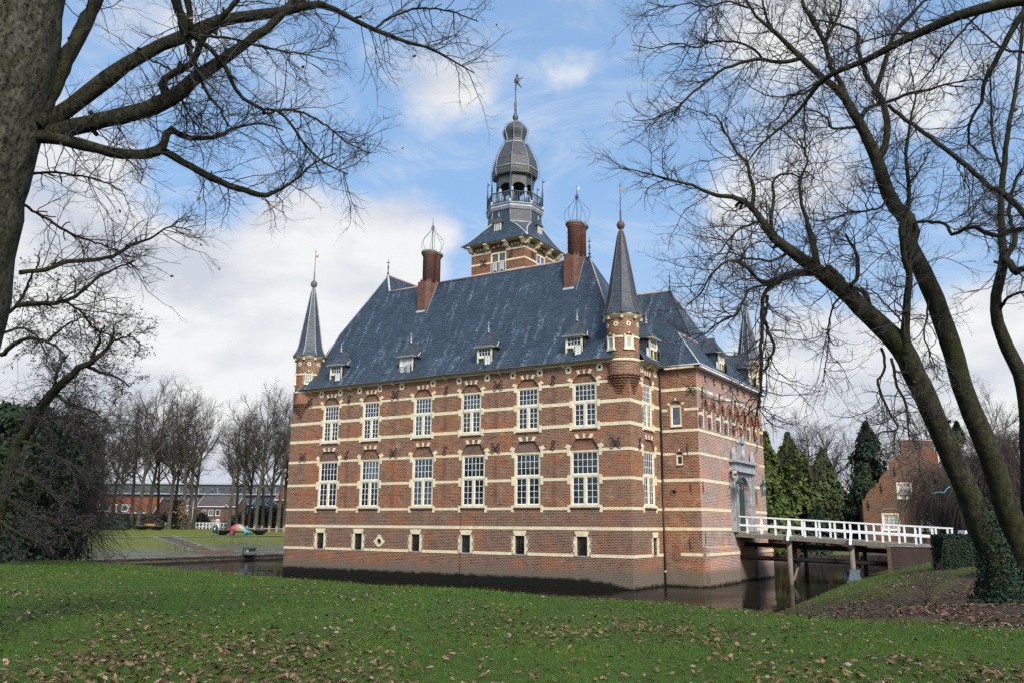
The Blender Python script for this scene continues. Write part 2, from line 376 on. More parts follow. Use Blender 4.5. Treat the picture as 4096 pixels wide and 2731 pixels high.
def grass_mat():
    m, nt, N, L, b = new_mat('grass_blade'); g = N.new('ShaderNodeNewGeometry'); pos = g.outputs['Position']
    n = noise_node(N, L, pos, .7, 5, .6).outputs['Fac']; f = noise_node(N, L, pos, 23, 3, .6).outputs['Fac']
    col = mixc(N, L, .5, ramp(N, L, n, [(.30, (.022, .062, .005)), (.46, (.045, .108, .008)), (.58, (.072, .134, .011)), (.70, (.115, .120, .022))]), ramp(N, L, f, [(.3, (.015, .038, .003)), (.7, (.095, .155, .016))]))
    L.new(col, b.inputs['Base Color']); b.inputs['Roughness'].default_value = .6; b.inputs['Specular IOR Level'].default_value = .25
grass_mat()
def bark_mat(name, c1, c2, c3, s1, s2, st, moss=.5):
    m, nt, N, L, b = new_mat(name); g = N.new('ShaderNodeNewGeometry'); pos = g.outputs['Position']
    a = noise_node(N, L, pos, s1, 6, .65, (1, 1, .55), .6).outputs['Fac']; f = noise_node(N, L, pos, s2, 4, .7, (1, 1, .6), .4).outputs['Fac']; big = noise_node(N, L, pos, 1.3, 3, .6).outputs['Fac']
    col = ramp(N, L, a, [(.33, c1), (.5, c2), (.68, c3)])
    col = mixc(N, L, mapr(N, L, f, .30, .46, .85, 0), col, tuple(x * .22 for x in c1))
    col = mixc(N, L, mapr(N, L, big, .48, .66, 0, moss), col, (.034, .040, .010))
    L.new(col, b.inputs['Base Color']); b.inputs['Roughness'].default_value = .95; b.inputs['Specular IOR Level'].default_value = .15
    ad = N.new('ShaderNodeMath'); ad.operation = 'ADD'; L.new(a, ad.inputs[0]); L.new(mapr(N, L, f, .28, .5), ad.inputs[1]); bump(N, L, b, ad.outputs[0], st, .035)
bark_mat('bark_oak', (.026, .024, .017), (.060, .055, .040), (.115, .108, .085), 7, 24, 1.0, .35)
bark_mat('bark_green', (.014, .014, .008), (.030, .029, .016), (.060, .055, .034), 6, 20, .8, .55)
bark_mat('bark_limb', (.010, .0105, .006), (.022, .0215, .012), (.046, .044, .026), 8, 26, .8, .5)
def leaf_mat():
    m, nt, N, L, b = new_mat('fallen_leaf')
    a = N.new('ShaderNodeAttribute'); a.attribute_name = 'tone'
    L.new(ramp(N, L, a.outputs['Fac'], [(0, (.022, .012, .009)), (.3, (.065, .032, .018)), (.55, (.13, .068, .036)), (.8, (.22, .125, .070)), (1, (.30, .23, .19))]), b.inputs['Base Color'])
    b.inputs['Roughness'].default_value = .75; b.inputs['Specular IOR Level'].default_value = .3
leaf_mat()
def paint_mat():
    m, nt, N, L, b = new_mat('rainbow_paint')
    g = N.new('ShaderNodeTexCoord'); sx = N.new('ShaderNodeSeparateXYZ'); L.new(g.outputs['Object'], sx.inputs[0])
    n = noise_node(N, L, g.outputs['Object'], 5.0, 3, .6).outputs['Fac']
    ad = N.new('ShaderNodeMath'); ad.operation = 'MULTIPLY_ADD'; L.new(n, ad.inputs[0]); ad.inputs[1].default_value = 2.6; L.new(sx.outputs['X'], ad.inputs[2])
    f = mapr(N, L, ad.outputs[0], -.5, 3.1, 0, 1, False)
    top = ramp(N, L, f, [(0, (.2, .022, .015)), (.28, (.26, .035, .05)), (.45, (.34, .12, .14)), (.56, (.36, .28, .07)), (.68, (.18, .28, .24)), (.8, (.06, .22, .2)), (1, (.015, .1, .08))])
    low = ramp(N, L, f, [(0, (.16, .012, .015)), (.3, (.22, .04, .06)), (.42, (.012, .025, .14)), (.62, (.015, .12, .24)), (.75, (.025, .14, .15)), (1, (.01, .07, .06))])
    L.new(mixc(N, L, mapr(N, L, sx.outputs['Z'], .42, .62), low, top), b.inputs['Base Color']); b.inputs['Roughness'].default_value = .5
paint_mat()

# ------------------------------------------------------------------ mesh helpers
def tag(o, label=None, cat=None, group=None, kind=None):
    if label: o['label'] = label
    if cat: o['category'] = cat
    if group: o['group'] = group
    if kind: o['kind'] = kind
    return o
def empty(name, loc=(0, 0, 0), rz=0.0, label=None, cat=None, group=None):
    o = bpy.data.objects.new(name, None); COL.objects.link(o); o.location = loc; o.rotation_euler = (0, 0, rz)
    o.empty_display_size = .3
    return tag(o, label, cat, group)
class MB:
    def __init__(s): s.v = []; s.f = []; s.mi = []; s.mats = []; s.T = None; s.sm = []
    def mat(s, m):
        if m not in s.mats: s.mats.append(m)
        return s.mats.index(m)
    def add(s, vs, fs, m, smooth=False):
        o = len(s.v); i = s.mat(m)
        if s.T is not None: vs = [tuple(s.T @ Vector(v)) for v in vs]
        s.v.extend(tuple(map(float, v)) for v in vs)
        for f in fs: s.f.append([o + k for k in f]); s.mi.append(i); s.sm.append(smooth)
        return s
    def box(s, x0, x1, y0, y1, z0, z1, m):
        vs = [(x, y, z) for z in (z0, z1) for y in (y0, y1) for x in (x0, x1)]
        return s.add(vs, [(0, 2, 3, 1), (4, 5, 7, 6), (0, 1, 5, 4), (2, 6, 7, 3), (0, 4, 6, 2), (1, 3, 7, 5)], m)
    def poly(s, pts, m): return s.add(pts, [list(range(len(pts)))], m)
    def prism(s, pts, y0, y1, m):      # outline in (x, z), extruded along y
        n = len(pts); vs = [(p[0], y0, p[1]) for p in pts] + [(p[0], y1, p[1]) for p in pts]
        return s.add(vs, [list(range(n)), list(range(2 * n - 1, n - 1, -1))] + [[i, i + n, (i + 1) % n + n, (i + 1) % n] for i in range(n)], m)
    def slab(s, pts, z0, z1, m):       # outline in (x, y), extruded along z
        n = len(pts); vs = [(p[0], p[1], z0) for p in pts] + [(p[0], p[1], z1) for p in pts]
        return s.add(vs, [list(range(n - 1, -1, -1)), list(range(n, 2 * n))] + [[i, (i + 1) % n, (i + 1) % n + n, i + n] for i in range(n)], m)
    def lathe(s, prof, n, m, c=(0, 0), ph=0.0, smooth=True, cap=True):
        vs = []; fs = []
        for r, z in prof:
            for k in range(n):
                a = ph + 2 * PI * k / n; vs.append((c[0] + r * math.cos(a), c[1] + r * math.sin(a), z))
        for i in range(len(prof) - 1):
            for k in range(n): fs.append((i * n + k, i * n + (k + 1) % n, (i + 1) * n + (k + 1) % n, (i + 1) * n + k))
        s.add(vs, fs, m, smooth)
        if cap:
            o = len(s.v) - len(vs)
            for base, rev in ((0, True), ((len(prof) - 1) * n, False)):
                ring = [o + base + k for k in range(n)]
                s.f.append(ring[::-1] if rev else ring); s.mi.append(s.mat(m)); s.sm.append(False)
        return s
    def tube(s, pts, r, m, n=6, closed=False):
        pts = [Vector(p) for p in pts]; rr = r if isinstance(r, (list, tuple)) else [r] * len(pts)
        vs = []; fs = []; ref = None; N_ = len(pts)
        for i, p in enumerate(pts):
            a = pts[i - 1] if i > 0 else (pts[-1] if closed else p); b = pts[(i + 1) % N_] if (i < N_ - 1 or closed) else p
            t = (b - a).normalized()
            if ref is None:
                ref = t.cross(Vector((0, 0, 1)) if abs(t.z) < .9 else Vector((1, 0, 0))).normalized()
            u = (ref - t * ref.dot(t)).normalized(); ref = u; w = t.cross(u)
            for k in range(n):
                q = 2 * PI * k / n; vs.append(p + (u * math.cos(q) + w * math.sin(q)) * rr[i])
        for i in range(N_ if closed else N_ - 1):
            j = (i + 1) % N_
            for k in range(n): fs.append((i * n + k, i * n + (k + 1) % n, j * n + (k + 1) % n, j * n + k))
        if not closed: fs += [list(range(n))[::-1], [(N_ - 1) * n + k for k in range(n)]]
        return s.add(vs, fs, m, True)
    def ball(s, c, r, m, sx=1, sy=1, sz=1, nu=10, nv=7):
        vs = []; fs = []
        for i in range(nv + 1):
            t = PI * i / nv
            for k in range(nu):
                a = 2 * PI * k / nu; vs.append((c[0] + r * sx * math.sin(t) * math.cos(a), c[1] + r * sy * math.sin(t) * math.sin(a), c[2] + r * sz * math.cos(t)))
        for i in range(nv):
            for k in range(nu): fs.append((i * nu + k, (i + 1) * nu + k, (i + 1) * nu + (k + 1) % nu, i * nu + (k + 1) % nu))
        return s.add(vs, fs, m, True)
    def panel(s, outer, holes, m, y=0.0, reveal=.2, rm=None, extra=0.0):   # wall in the (u, z) plane with openings and their reveals
        loops = [[Vector((p[0], p[1], 0)) for p in outer]] + [[Vector((p[0], p[1], 0)) for p in h] for h in holes]
        tris = tessellate_polygon(loops); flat = [p for l in loops for p in l]
        s.add([(p.x, y, p.y) for p in flat], [list(t) for t in tris], m)
        for h in holes:
            n = len(h); vs = [(p[0], y, p[1]) for p in h] + [(p[0], y + reveal, p[1]) for p in h]
            s.add(vs, [[i, (i + 1) % n, (i + 1) % n + n, i + n] for i in range(n)], rm or m)
    def build(s, name, parent=None, uv=True):
        me = bpy.data.meshes.new(name); me.from_pydata(s.v, [], s.f)
        for m in s.mats: me.materials.append(M[m])
        me.polygons.foreach_set('material_index', s.mi); me.polygons.foreach_set('use_smooth', s.sm)
        if uv and len(s.f):
            me.update(); nl = len(me.loops); V = np.array(s.v)
            vi = np.empty(nl, int); me.loops.foreach_get('vertex_index', vi)
            pn = np.empty(len(s.f) * 3); me.polygons.foreach_get('normal', pn); pn = pn.reshape(-1, 3)
            lt = np.empty(len(s.f), int); me.polygons.foreach_get('loop_total', lt); fi = np.repeat(np.arange(len(s.f)), lt)
            n = pn[fi]; p = V[vi]; flat = np.abs(n[:, 2]) > .995
            t = np.stack([-n[:, 1], n[:, 0], np.zeros(nl)], 1); ln = np.linalg.norm(t, axis=1); t[ln < 1e-6] = (1, 0, 0); t /= np.maximum(np.linalg.norm(t, axis=1), 1e-6)[:, None]
            t[flat] = (1, 0, 0); b = np.cross(n, t)
            co = np.stack([(p * t).sum(1), (p * b).sum(1)], 1)
            lay = me.uv_layers.new(name='UVMap'); lay.data.foreach_set('uv', co.astype(np.float32).ravel())
        me.update()
        o = bpy.data.objects.new(name, me); COL.objects.link(o)
        if parent is not None: o.parent = parent
        return o
def dup(o, parent=None):
    c = o.copy(); COL.objects.link(c); c.parent = parent
    for ch in list(o.children): dup(ch, c)
    return c
def mesh_np(name, verts, tris_n, mat, parent=None, attrs=None, fsize=3, smooth=False):
    """verts (k, 3) grouped fsize by fsize, one face each"""
    nf = len(verts) // fsize
    me = bpy.data.meshes.new(name)
    me.vertices.add(len(verts)); me.vertices.foreach_set('co', np.ascontiguousarray(verts, dtype=np.float32).ravel())
    me.loops.add(nf * fsize); me.loops.foreach_set('vertex_index', np.arange(nf * fsize, dtype=np.int32))
    me.polygons.add(nf); me.polygons.foreach_set('loop_start', np.arange(0, nf * fsize, fsize, dtype=np.int32))
    me.materials.append(M[mat])
    if attrs:
        for k, a in attrs.items():
            at_ = me.attributes.new(k, 'FLOAT', 'POINT'); at_.data.foreach_set('value', np.asarray(a, dtype=np.float32))
    me.update(); me.validate()
    o = bpy.data.objects.new(name, me); COL.objects.link(o)
    if parent is not None: o.parent = parent
    return o
# ------------------------------------------------------------------ terrain and moat
SHORE = np.array([(-54.3, 70), (-54.3, -9), (-51, -17), (-44, -18.5), (-32, -18.9), (-22, -21.2), (-14, -22.0), (-1.5, -24.8), (3.4, -25.5), (8.4, -25.6), (12.4, -25.6), (15.6, -26.6), (17.2, -26.8),
                  (16.6, -24.2), (14.2, -17), (11.2, -9.7), (10.2, 5.0), (9.4, 20), (9.4, 32), (8.6, 46), (7.0, 48.6), (-6, 47.0), (-30, 47), (-40, 70)], float)
def sdist(x, y):
    """distance to the shore line, positive on land"""
    P = np.stack([x, y], -1); d = np.full(x.shape, 1e9); inside = np.zeros(x.shape, bool)
    n = len(SHORE)
    for i in range(n):
        a, b = SHORE[i], SHORE[(i + 1) % n]; ab = b - a
        t = np.clip(((P - a) @ ab) / (ab @ ab), 0, 1)
        d = np.minimum(d, np.hypot(*(P - a - t[..., None] * ab).transpose((-1,) + tuple(range(x.ndim)))))
        c = (a[1] > y) != (b[1] > y)
        with np.errstate(divide='ignore', invalid='ignore'):
            xi = a[0] + (y - a[1]) / (b[1] - a[1] + 1e-12) * ab[0]
        inside ^= c & (x < xi)
    return np.where(inside, -d, d)
def sstep(a, b, x):
    t = np.clip((x - a) / (b - a), 0, 1); return t * t * (3 - 2 * t)
def height(x, y):
    x = np.asarray(x, float); y = np.asarray(y, float)
    d = sdist(x, y)
    south = np.interp(d, [0, .25, 1.2, 2.5, 8, 27, 60], [0, .55, 1.5, 1.9, 2.02, 2.25, 2.4])
    west = np.interp(d, [0, .01, 5, 11, 16, 60, 110, 300], [.42, .42, .6, 1.55, 2.2, 2.55, 2.95, 3.4])
    east = np.interp(d, [0, 1, 4.5, 8, 12, 40], [0, .38, 1.5, 2.25, 2.7, 3.0]) * (.75 + .25 * sstep(-17, 13, y))
    north = np.interp(d, [0, .01, .5, 4, 40], [.5, .9, 1.2, 1.7, 2.4])
    ww = sstep(-44, -53, x) * sstep(-19, -10, y)
    we = sstep(6, 12, x) * sstep(-24.5, -18.5, y) * (1 - sstep(38, 46, y))
    wn = sstep(38, 46, y) * sstep(-50, -40, x)
    ww = np.maximum(ww, sstep(-48, -56, x))
    ww = np.where(y < -12, sstep(-40, -75, x), ww)
    h = south * (1 - ww) + west * ww
    h = h * (1 - we) + east * we
    h = h * (1 - wn) + north * wn
    h = h + (.035 * np.sin(x * .9 + 1.3 * np.sin(y * .4)) + .03 * np.sin(y * 1.1 + x * .3)) * np.clip(d / 3, 0, 1) * np.where(x > 2, 1, .6)
    under = np.interp(-d, [0, .3, 3, 8], [0, -.5, -1.6, -2.2])
    return np.where(d > 0, h, under)
def gz(x, y): return float(height(np.array([x]), np.array([y]))[0])
def ground_at(u, v, near=6.0, far=420.0):
    r = ray(u, v); ds = np.concatenate([np.arange(near, 80, .15), np.arange(80, far, .6)])
    P = CAM + r * ds[:, None]; hit = P[:, 2] <= np.maximum(height(P[:, 0], P[:, 1]), 0)
    k = int(np.argmax(hit)) if hit.any() else len(ds) - 1
    return P[k]
def axis(edges):
    out = []
    for (a, b, s) in edges: out += list(np.arange(a, b, s))
    return np.array(out + [edges[-1][1]])
def make_ground():
    xs = axis([(-900, -300, 60), (-300, -120, 12), (-120, -58, 3), (-58, -52, .6), (-52, -30, 1.2), (-30, 26, .45), (26, 60, 3), (60, 300, 24), (300, 900, 120)])
    ys = axis([(-300, -80, 30), (-80, -52, 2.5), (-52, -14, .45), (-14, 52, 1.1), (52, 140, 4), (140, 400, 20), (400, 1400, 120)])
    X, Y = np.meshgrid(xs, ys, indexing='ij'); Z = height(X, Y); D = sdist(X, Y)
    nx, ny = X.shape; idx = np.arange(nx * ny).reshape(nx, ny)
    q = np.stack([idx[:-1, :-1], idx[1:, :-1], idx[1:, 1:], idx[:-1, 1:]], -1).reshape(-1, 4)
    me = bpy.data.meshes.new('ground'); me.from_pydata(np.stack([X, Y, Z], -1).reshape(-1, 3).tolist(), [], q.tolist())
    rng = np.random.RandomState(3)
    nz = lambda s: (np.sin(X * s + 1.7 * np.sin(Y * s * .7)) + np.sin(Y * s * 1.3 + X * s * .4)) * .5
    park = sstep(-40, -55, X); park = np.maximum(park, sstep(30, 45, Y) * .6)
    mud = park * (1 - sstep(5.5 + 2 * nz(.25), 12 + 2 * nz(.25), D)) * .95 * (D > 0)
    mud = np.maximum(mud, park * .35 * (1 - sstep(9, 17, D)))
    east = sstep(5, 11, X) * sstep(-30.2, -28.2, Y + (X - 19) * .22) * (1 - sstep(40, 46, Y))
    lowb = (1 - sstep(-.5, .9, Z - .35)) 
    soil = np.clip(east * (1 - .55 * sstep(-16, -5, Y - .8 * (X - 15)) - lowb * .2), 0, 1)
    moss = east * sstep(-22, -12, Y)
    soil = east * (1 - sstep(-21, -9, Y + 1.1 * (15.5 - X)) * .85)
    soil = np.maximum(soil, (D > 0) * (D < .5) * (X > -40) * .9)
    soil = np.where(D <= 0, 1, soil)
    wet = park * (1 - sstep(3, 7, D)) * (D > 0)
    for k, a in (('park', park), ('mud', mud), ('soil', soil), ('moss', moss), ('wet', wet)):
        t = me.attributes.new(k, 'FLOAT', 'POINT'); t.data.foreach_set('value', a.ravel().astype(np.float32))
    me.materials.append(M['ground']); me.polygons.foreach_set('use_smooth', [True] * len(me.polygons)); me.update()
    o = bpy.data.objects.new('ground', me); COL.objects.link(o)
    tag(o, 'green lawn and banks rising from the moat to the park beyond', kind='structure')
make_ground()
mb = MB(); mb.poly([(-62, -32, 0), (14.5, -32, 0), (14.5, 75, 0), (-62, 75, 0)], 'water')
tag(mb.build('water'), 'dark still moat water around the castle', kind='structure')

# footpath across the park beyond the water
def strip(name, pts, w, m, label, dz=.03):
    mb = MB(); L_ = []
    for i, p in enumerate(pts):
        a = np.array(pts[max(0, i - 1)]); b = np.array(pts[min(len(pts) - 1, i + 1)]); t = (b - a) / np.linalg.norm(b - a); n = np.array([-t[1], t[0]])
        for s_ in (-1, 1):
            q = np.array(p) + n * s_ * w / 2; L_.append((q[0], q[1], gz(q[0], q[1]) + dz))
    mb.add(L_, [(2 * i, 2 * i + 1, 2 * i + 3, 2 * i + 2) for i in range(len(pts) - 1)], m)
    return tag(mb.build(name), label, kind='structure')
strip('path', [(-70.6, y) for y in np.arange(-30, 120, 6.0)], 1.5, 'path_grey', 'narrow grey path along the far side of the moat')
# ------------------------------------------------------------------ castle
castle = empty('castle', (0, 0, 0), 0, 'moated brick castle with cream stone bands, slate roofs, corner turrets and domed tower', 'castle')
I4 = Matrix.Identity(4)
F_FRONT = I4
F_SIDE = Matrix(((0, -1, 0, 0), (1, 0, 0, 0), (0, 0, 1, 0), (0, 0, 0, 1)))               # u = y, looks to +x
F_WING = Matrix.Translation((0, 5.03, 0))                                                     # u = x, short wall of the entrance wing
F_EAST = Matrix.Translation((2.67, 0, 0)) @ F_SIDE                                            # u = y, entrance front
XL, YD, XE, YF = -30.4, 5.03, 2.67, 20.2

GF = [-26.0, -21.7, -16.6, -12.1, -7.65, -3.29]; GFW = [1.04, .98, 1.0, 1.02, 1.05, 1.07]
UF = [-26.0, -21.8, -16.75, -12.37, -7.63, -3.24]; UFW = [.88, .88, .88, .9, .91, .92]
BW = [-26.5, -22.57, -17.07, -12.63, -8.22, -3.53]
def cross_hole(c, w, z0, zs, zt, cf):     # frame bottom, springing, crown of the arch, half width of the crown
    return [(c - w, z0), (c + w, z0), (c + w, zs), (c + cf, zt), (c - cf, zt), (c - w, zs)]
def arched(c, w, z0, z1, rise=.09):
    return [(c - w, z0), (c + w, z0), (c + w, z1 - rise), (c + w * .5, z1 - rise * .2), (c, z1), (c - w * .5, z1 - rise * .2), (c - w, z1 - rise)]
def circle(c, z, r, n=12): return [(c + r * math.cos(2 * PI * k / n), z + r * math.sin(2 * PI * k / n)) for k in range(n)]

GFH = [cross_hole(c, w, 5.02, 8.80, 9.46, w * .57) for c, w in zip(GF, GFW)]
UFH = [cross_hole(c, w, 10.1, 13.2, 13.74, w * .46) for c, w in zip(UF, UFW)]
BWH = [arched(c, .385, 1.95, 3.2) for c in BW]
SGF, SUF = (2.92, .95), (2.92, .80)
wall = MB()
wall.panel([(XL, 4.94), (0, 4.94), (0, 14.56), (XL, 14.56)], GFH + UFH, 'brick', reveal=.22)
wall.panel([(XL, -2), (0, -2), (0, 4.94), (XL, 4.94)], BWH + [circle(-20.48, 2.6, .2)], 'brick_old', reveal=.22)
wall.T = F_SIDE
wall.panel([(0, 4.94), (YD + .1, 4.94), (YD + .1, 14.56), (0, 14.56)], [cross_hole(SGF[0], SGF[1], 5.02, 8.80, 9.46, .55), cross_hole(SUF[0], SUF[1], 10.1, 13.2, 13.74, .4)], 'brick', reveal=.22)
wall.panel([(0, -2), (YD + .1, -2), (YD + .1, 4.94), (0, 4.94)], [arched(3.6, .36, 1.95, 3.15)], 'brick_old', reveal=.22)
wall.T = F_WING
wall.panel([(0, -2), (XE, -2), (XE, 14.4), (0, 14.4)], [[(.74, 10.5), (1.56, 10.5), (1.56, 12.05), (1.35, 12.25), (.95, 12.25), (.74, 12.05)], [(1.07, 7.92), (1.54, 7.92), (1.54, 8.63), (1.3, 8.8), (1.07, 8.63)], circle(.80, 6.09, .11, 10)], 'brick', reveal=.2)
SLIT = [6.35, 8.05, 9.85, 11.6, 13.4, 15.1, 16.95, 18.65]
DOORY, DOORW = 13.9, 1.35
door_hole = [(DOORY - DOORW, 3.55), (DOORY + DOORW, 3.55)] + [(DOORY + DOORW * math.cos(a), 6.55 + .95 * math.sin(a)) for a in np.linspace(0, PI, 9)]
holes = [[(c - .36, 10.45), (c + .36, 10.45), (c + .36, 12.0), (c, 12.42), (c - .36, 12.0)] for c in SLIT]
upper = [6.84, 8.67, 10.51, 12.35, 14.1, 15.72, 17.51]
holes += [[(c - .22, 13.8), (c + .22, 13.8), (c + .22, 14.05), (c, 14.22), (c - .22, 14.05)] for c in upper]
wall.T = F_EAST
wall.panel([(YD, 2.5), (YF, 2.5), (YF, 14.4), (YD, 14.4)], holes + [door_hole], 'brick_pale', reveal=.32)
# battered foot of the entrance front, with the bridge recess between its two halves
wall.T = None
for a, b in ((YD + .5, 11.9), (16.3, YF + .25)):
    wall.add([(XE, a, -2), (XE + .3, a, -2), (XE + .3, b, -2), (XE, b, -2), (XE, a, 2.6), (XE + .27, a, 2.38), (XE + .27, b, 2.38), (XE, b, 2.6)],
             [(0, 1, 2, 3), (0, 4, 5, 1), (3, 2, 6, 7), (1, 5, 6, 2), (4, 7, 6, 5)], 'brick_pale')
wall.poly([(XE, YD, -2), (XE, YF, -2), (XE, YF, 2.5), (XE, YD, 2.5)], 'brick')
wall.poly([(XE, YF, -2), (XL, YF + 2, -2), (XL, YF + 2, 14.4), (XE, YF, 14.4)], 'brick')
wall.poly([(XL, YF + 2, -2), (XL, 0, -2), (XL, 0, 14.56), (XL, YF + 2, 14.56)], 'brick')
wall.build('wall', castle)
# dark rooms behind the openings
mb = MB()
mb.box(XL + .6, -.75, .9, 8, .5, 14.3, 'dark_void'); mb.box(.05, 2.2, 5.75, 20, 3, 14.2, 'dark_void')
mb.build('interior', castle)

# --- cream bands
band = MB()
def bands(zs, gaps, u0, u1, proud=.025):
    for z0, z1 in zs:
        cuts = sorted((a, b) for (a, b, lo, hi) in gaps if lo < (z0 + z1) / 2 < hi); x = u0
        for a, b in cuts:
            if a > x + .02: band.box(x, a, -proud, .03, z0, z1, 'stone')
            x = max(x, b)
        if u1 > x + .02: band.box(x, u1, -proud, .03, z0, z1, 'stone')
BZ = [(1.89, 2.08), (3.57, 3.77), (4.85, 5.03), (6.74, 6.93), (8.58, 8.77), (10.2, 10.43), (11.67, 11.9), (13.02, 13.2)]
gaps = [(c - w - .0, c + w + .0, 4.7, 8.82) for c, w in zip(GF, GFW)] + [(c - w, c + w, 10.05, 13.25) for c, w in zip(UF, UFW)] + [(c - .62, c + .62, 1.7, 2.2) for c in BW]
bands(BZ[:7], gaps, XL - .025, .025)
bands([BZ[7]], gaps + [(XL - 1, -28.45, 12.9, 13.4), (-1.5, 1, 12.9, 13.4)], XL, 0)
def jogs(c, w, zs, out=.2):
    for z0, z1 in zs:
        for s_ in (-1, 1):
            a, b = sorted((c + s_ * (w - .005), c + s_ * (w + out))); band.box(a, b, -.034, .03, z0, z1, 'stone')
GJ = [(4.70, 5.16), (6.50, 7.1), (8.34, 8.84)]; UJ = [(10.0, 10.52), (11.52, 11.98), (12.86, 13.24)]
for c, w in zip(GF, GFW): jogs(c, w, GJ)
for c, w in zip(UF, UFW): jogs(c, w, UJ)
band.T = F_SIDE
gs = [(SGF[0] - SGF[1], SGF[0] + SGF[1], 4.7, 8.82), (SUF[0] - SUF[1], SUF[0] + SUF[1], 10.05, 13.25), (3.05, 4.12, 1.7, 2.2)]
bands(BZ[:7], gs, .026, YD, .0245); bands([BZ[7]], gs + [(-1, 1.6, 12.9, 13.4)], 0, YD, .0245)
jogs(SGF[0], SGF[1], GJ); jogs(SUF[0], SUF[1], UJ)
band.T = F_WING
ZW = [(1.95, 2.15), (3.58, 3.78), (4.86, 5.06), (6.77, 6.97), (8.55, 8.72), (10.1, 10.28), (11.53, 11.71), (12.91, 13.12)]
gw = [(.55, 1.74, 11.4, 12.3), (.98, 1.62, 8.4, 8.9), (-1, 1.18, 1.9, 2.2)]
bands(ZW, gw, .05, XE + .025)
band.T = F_EAST
ge = [(11.2, 16.75, 3.0, 9.0), (12.0, 16.2, 1, 3)] + [(c - .36, c + .36, 11.2, 12.2) for c in SLIT]
bands(ZW[1:8], ge, YD + .001, YF, .026)
band.T = None
for a, b in ((YD + .49, 11.91), (16.29, YF + .26)): band.box(XE + .1, XE + .32, a, b, 1.95, 2.15, 'stone')
# cornice under the eaves
band.box(XL + 1.2, -.9, -.10, .02, 14.36, 14.56, 'stone'); band.box(XL + 1.2, -.9, -.50, -.10, 14.52, 14.57, 'stone')
band.T = F_SIDE; band.box(1.4, YD - .12, -.10, .02, 14.36, 14.56, 'stone'); band.box(1.4, YD - .31, -.5, -.10, 14.52, 14.57, 'stone')
band.T = F_WING; band.box(.52, XE + .43, -.36, .0, 14.4, 14.55, 'stone')
band.T = F_EAST; band.box(YD - .36, YF + .4, -.43, .0, 14.41, 14.555, 'white_worn')
band.T = None
band.build('stone_banding', castle)

# --- windows
def muntins(mb, x0, x1, z0, z1, nx, nz, y, m='white_paint', rim=.055, bar=.028, d=.05):
    mb.box(x0, x0 + rim, y, y + d, z0, z1, m); mb.box(x1 - rim, x1, y, y + d, z0, z1, m)
    mb.box(x0 + rim, x1 - rim, y, y + d, z1 - rim, z1, m); mb.box(x0 + rim, x1 - rim, y, y + d, z0, z0 + rim * 1.35, m)
    X0, X1, Z0, Z1 = x0 + rim, x1 - rim, z0 + rim * 1.35, z1 - rim
    for i in range(1, nx):
        x = X0 + (X1 - X0) * i / nx; mb.box(x - bar / 2, x + bar / 2, y + .006, y + d - .006, Z0, Z1, m)
    for k in range(1, nz):
        z = Z0 + (Z1 - Z0) * k / nz; mb.box(X0, X1, y + .009, y + d - .009, z - bar / 2, z + bar / 2, m)
def arch_ring(mb, inner, outer, blocks, y0, y1, brick='brick_arch', stone='stone'):
    """inner / outer polylines in (u, z) with matching points; cut into brick stretches and stone blocks by arc parameter"""
    def seg_len(p): return [0] + list(np.cumsum([math.dist(p[i], p[i + 1]) for i in range(len(p) - 1)]))
    def at_(p, L_, t):
        s_ = t * L_[-1]
        for i in range(len(p) - 1):
            if s_ <= L_[i + 1] + 1e-9:
                f = (s_ - L_[i]) / (L_[i + 1] - L_[i]); return (p[i][0] + (p[i + 1][0] - p[i][0]) * f, p[i][1] + (p[i + 1][1] - p[i][1]) * f)
        return p[-1]
    Li, Lo = seg_len(inner), seg_len(outer)
    knots = sorted(set([0, 1] + [b for bl in blocks for b in bl] + [x / Li[-1] for x in Li[1:-1]]))
    for a, b in zip(knots[:-1], knots[1:]):
        if b - a < 1e-4: continue
        st = any(x0 - 1e-6 <= a and b <= x1 + 1e-6 for x0, x1 in blocks); dy = -.014 if st else 0
        mb.prism([at_(inner, Li, a), at_(outer, Lo, a), at_(outer, Lo, b), at_(inner, Li, b)], y0 + dy, y1, stone if st else brick)
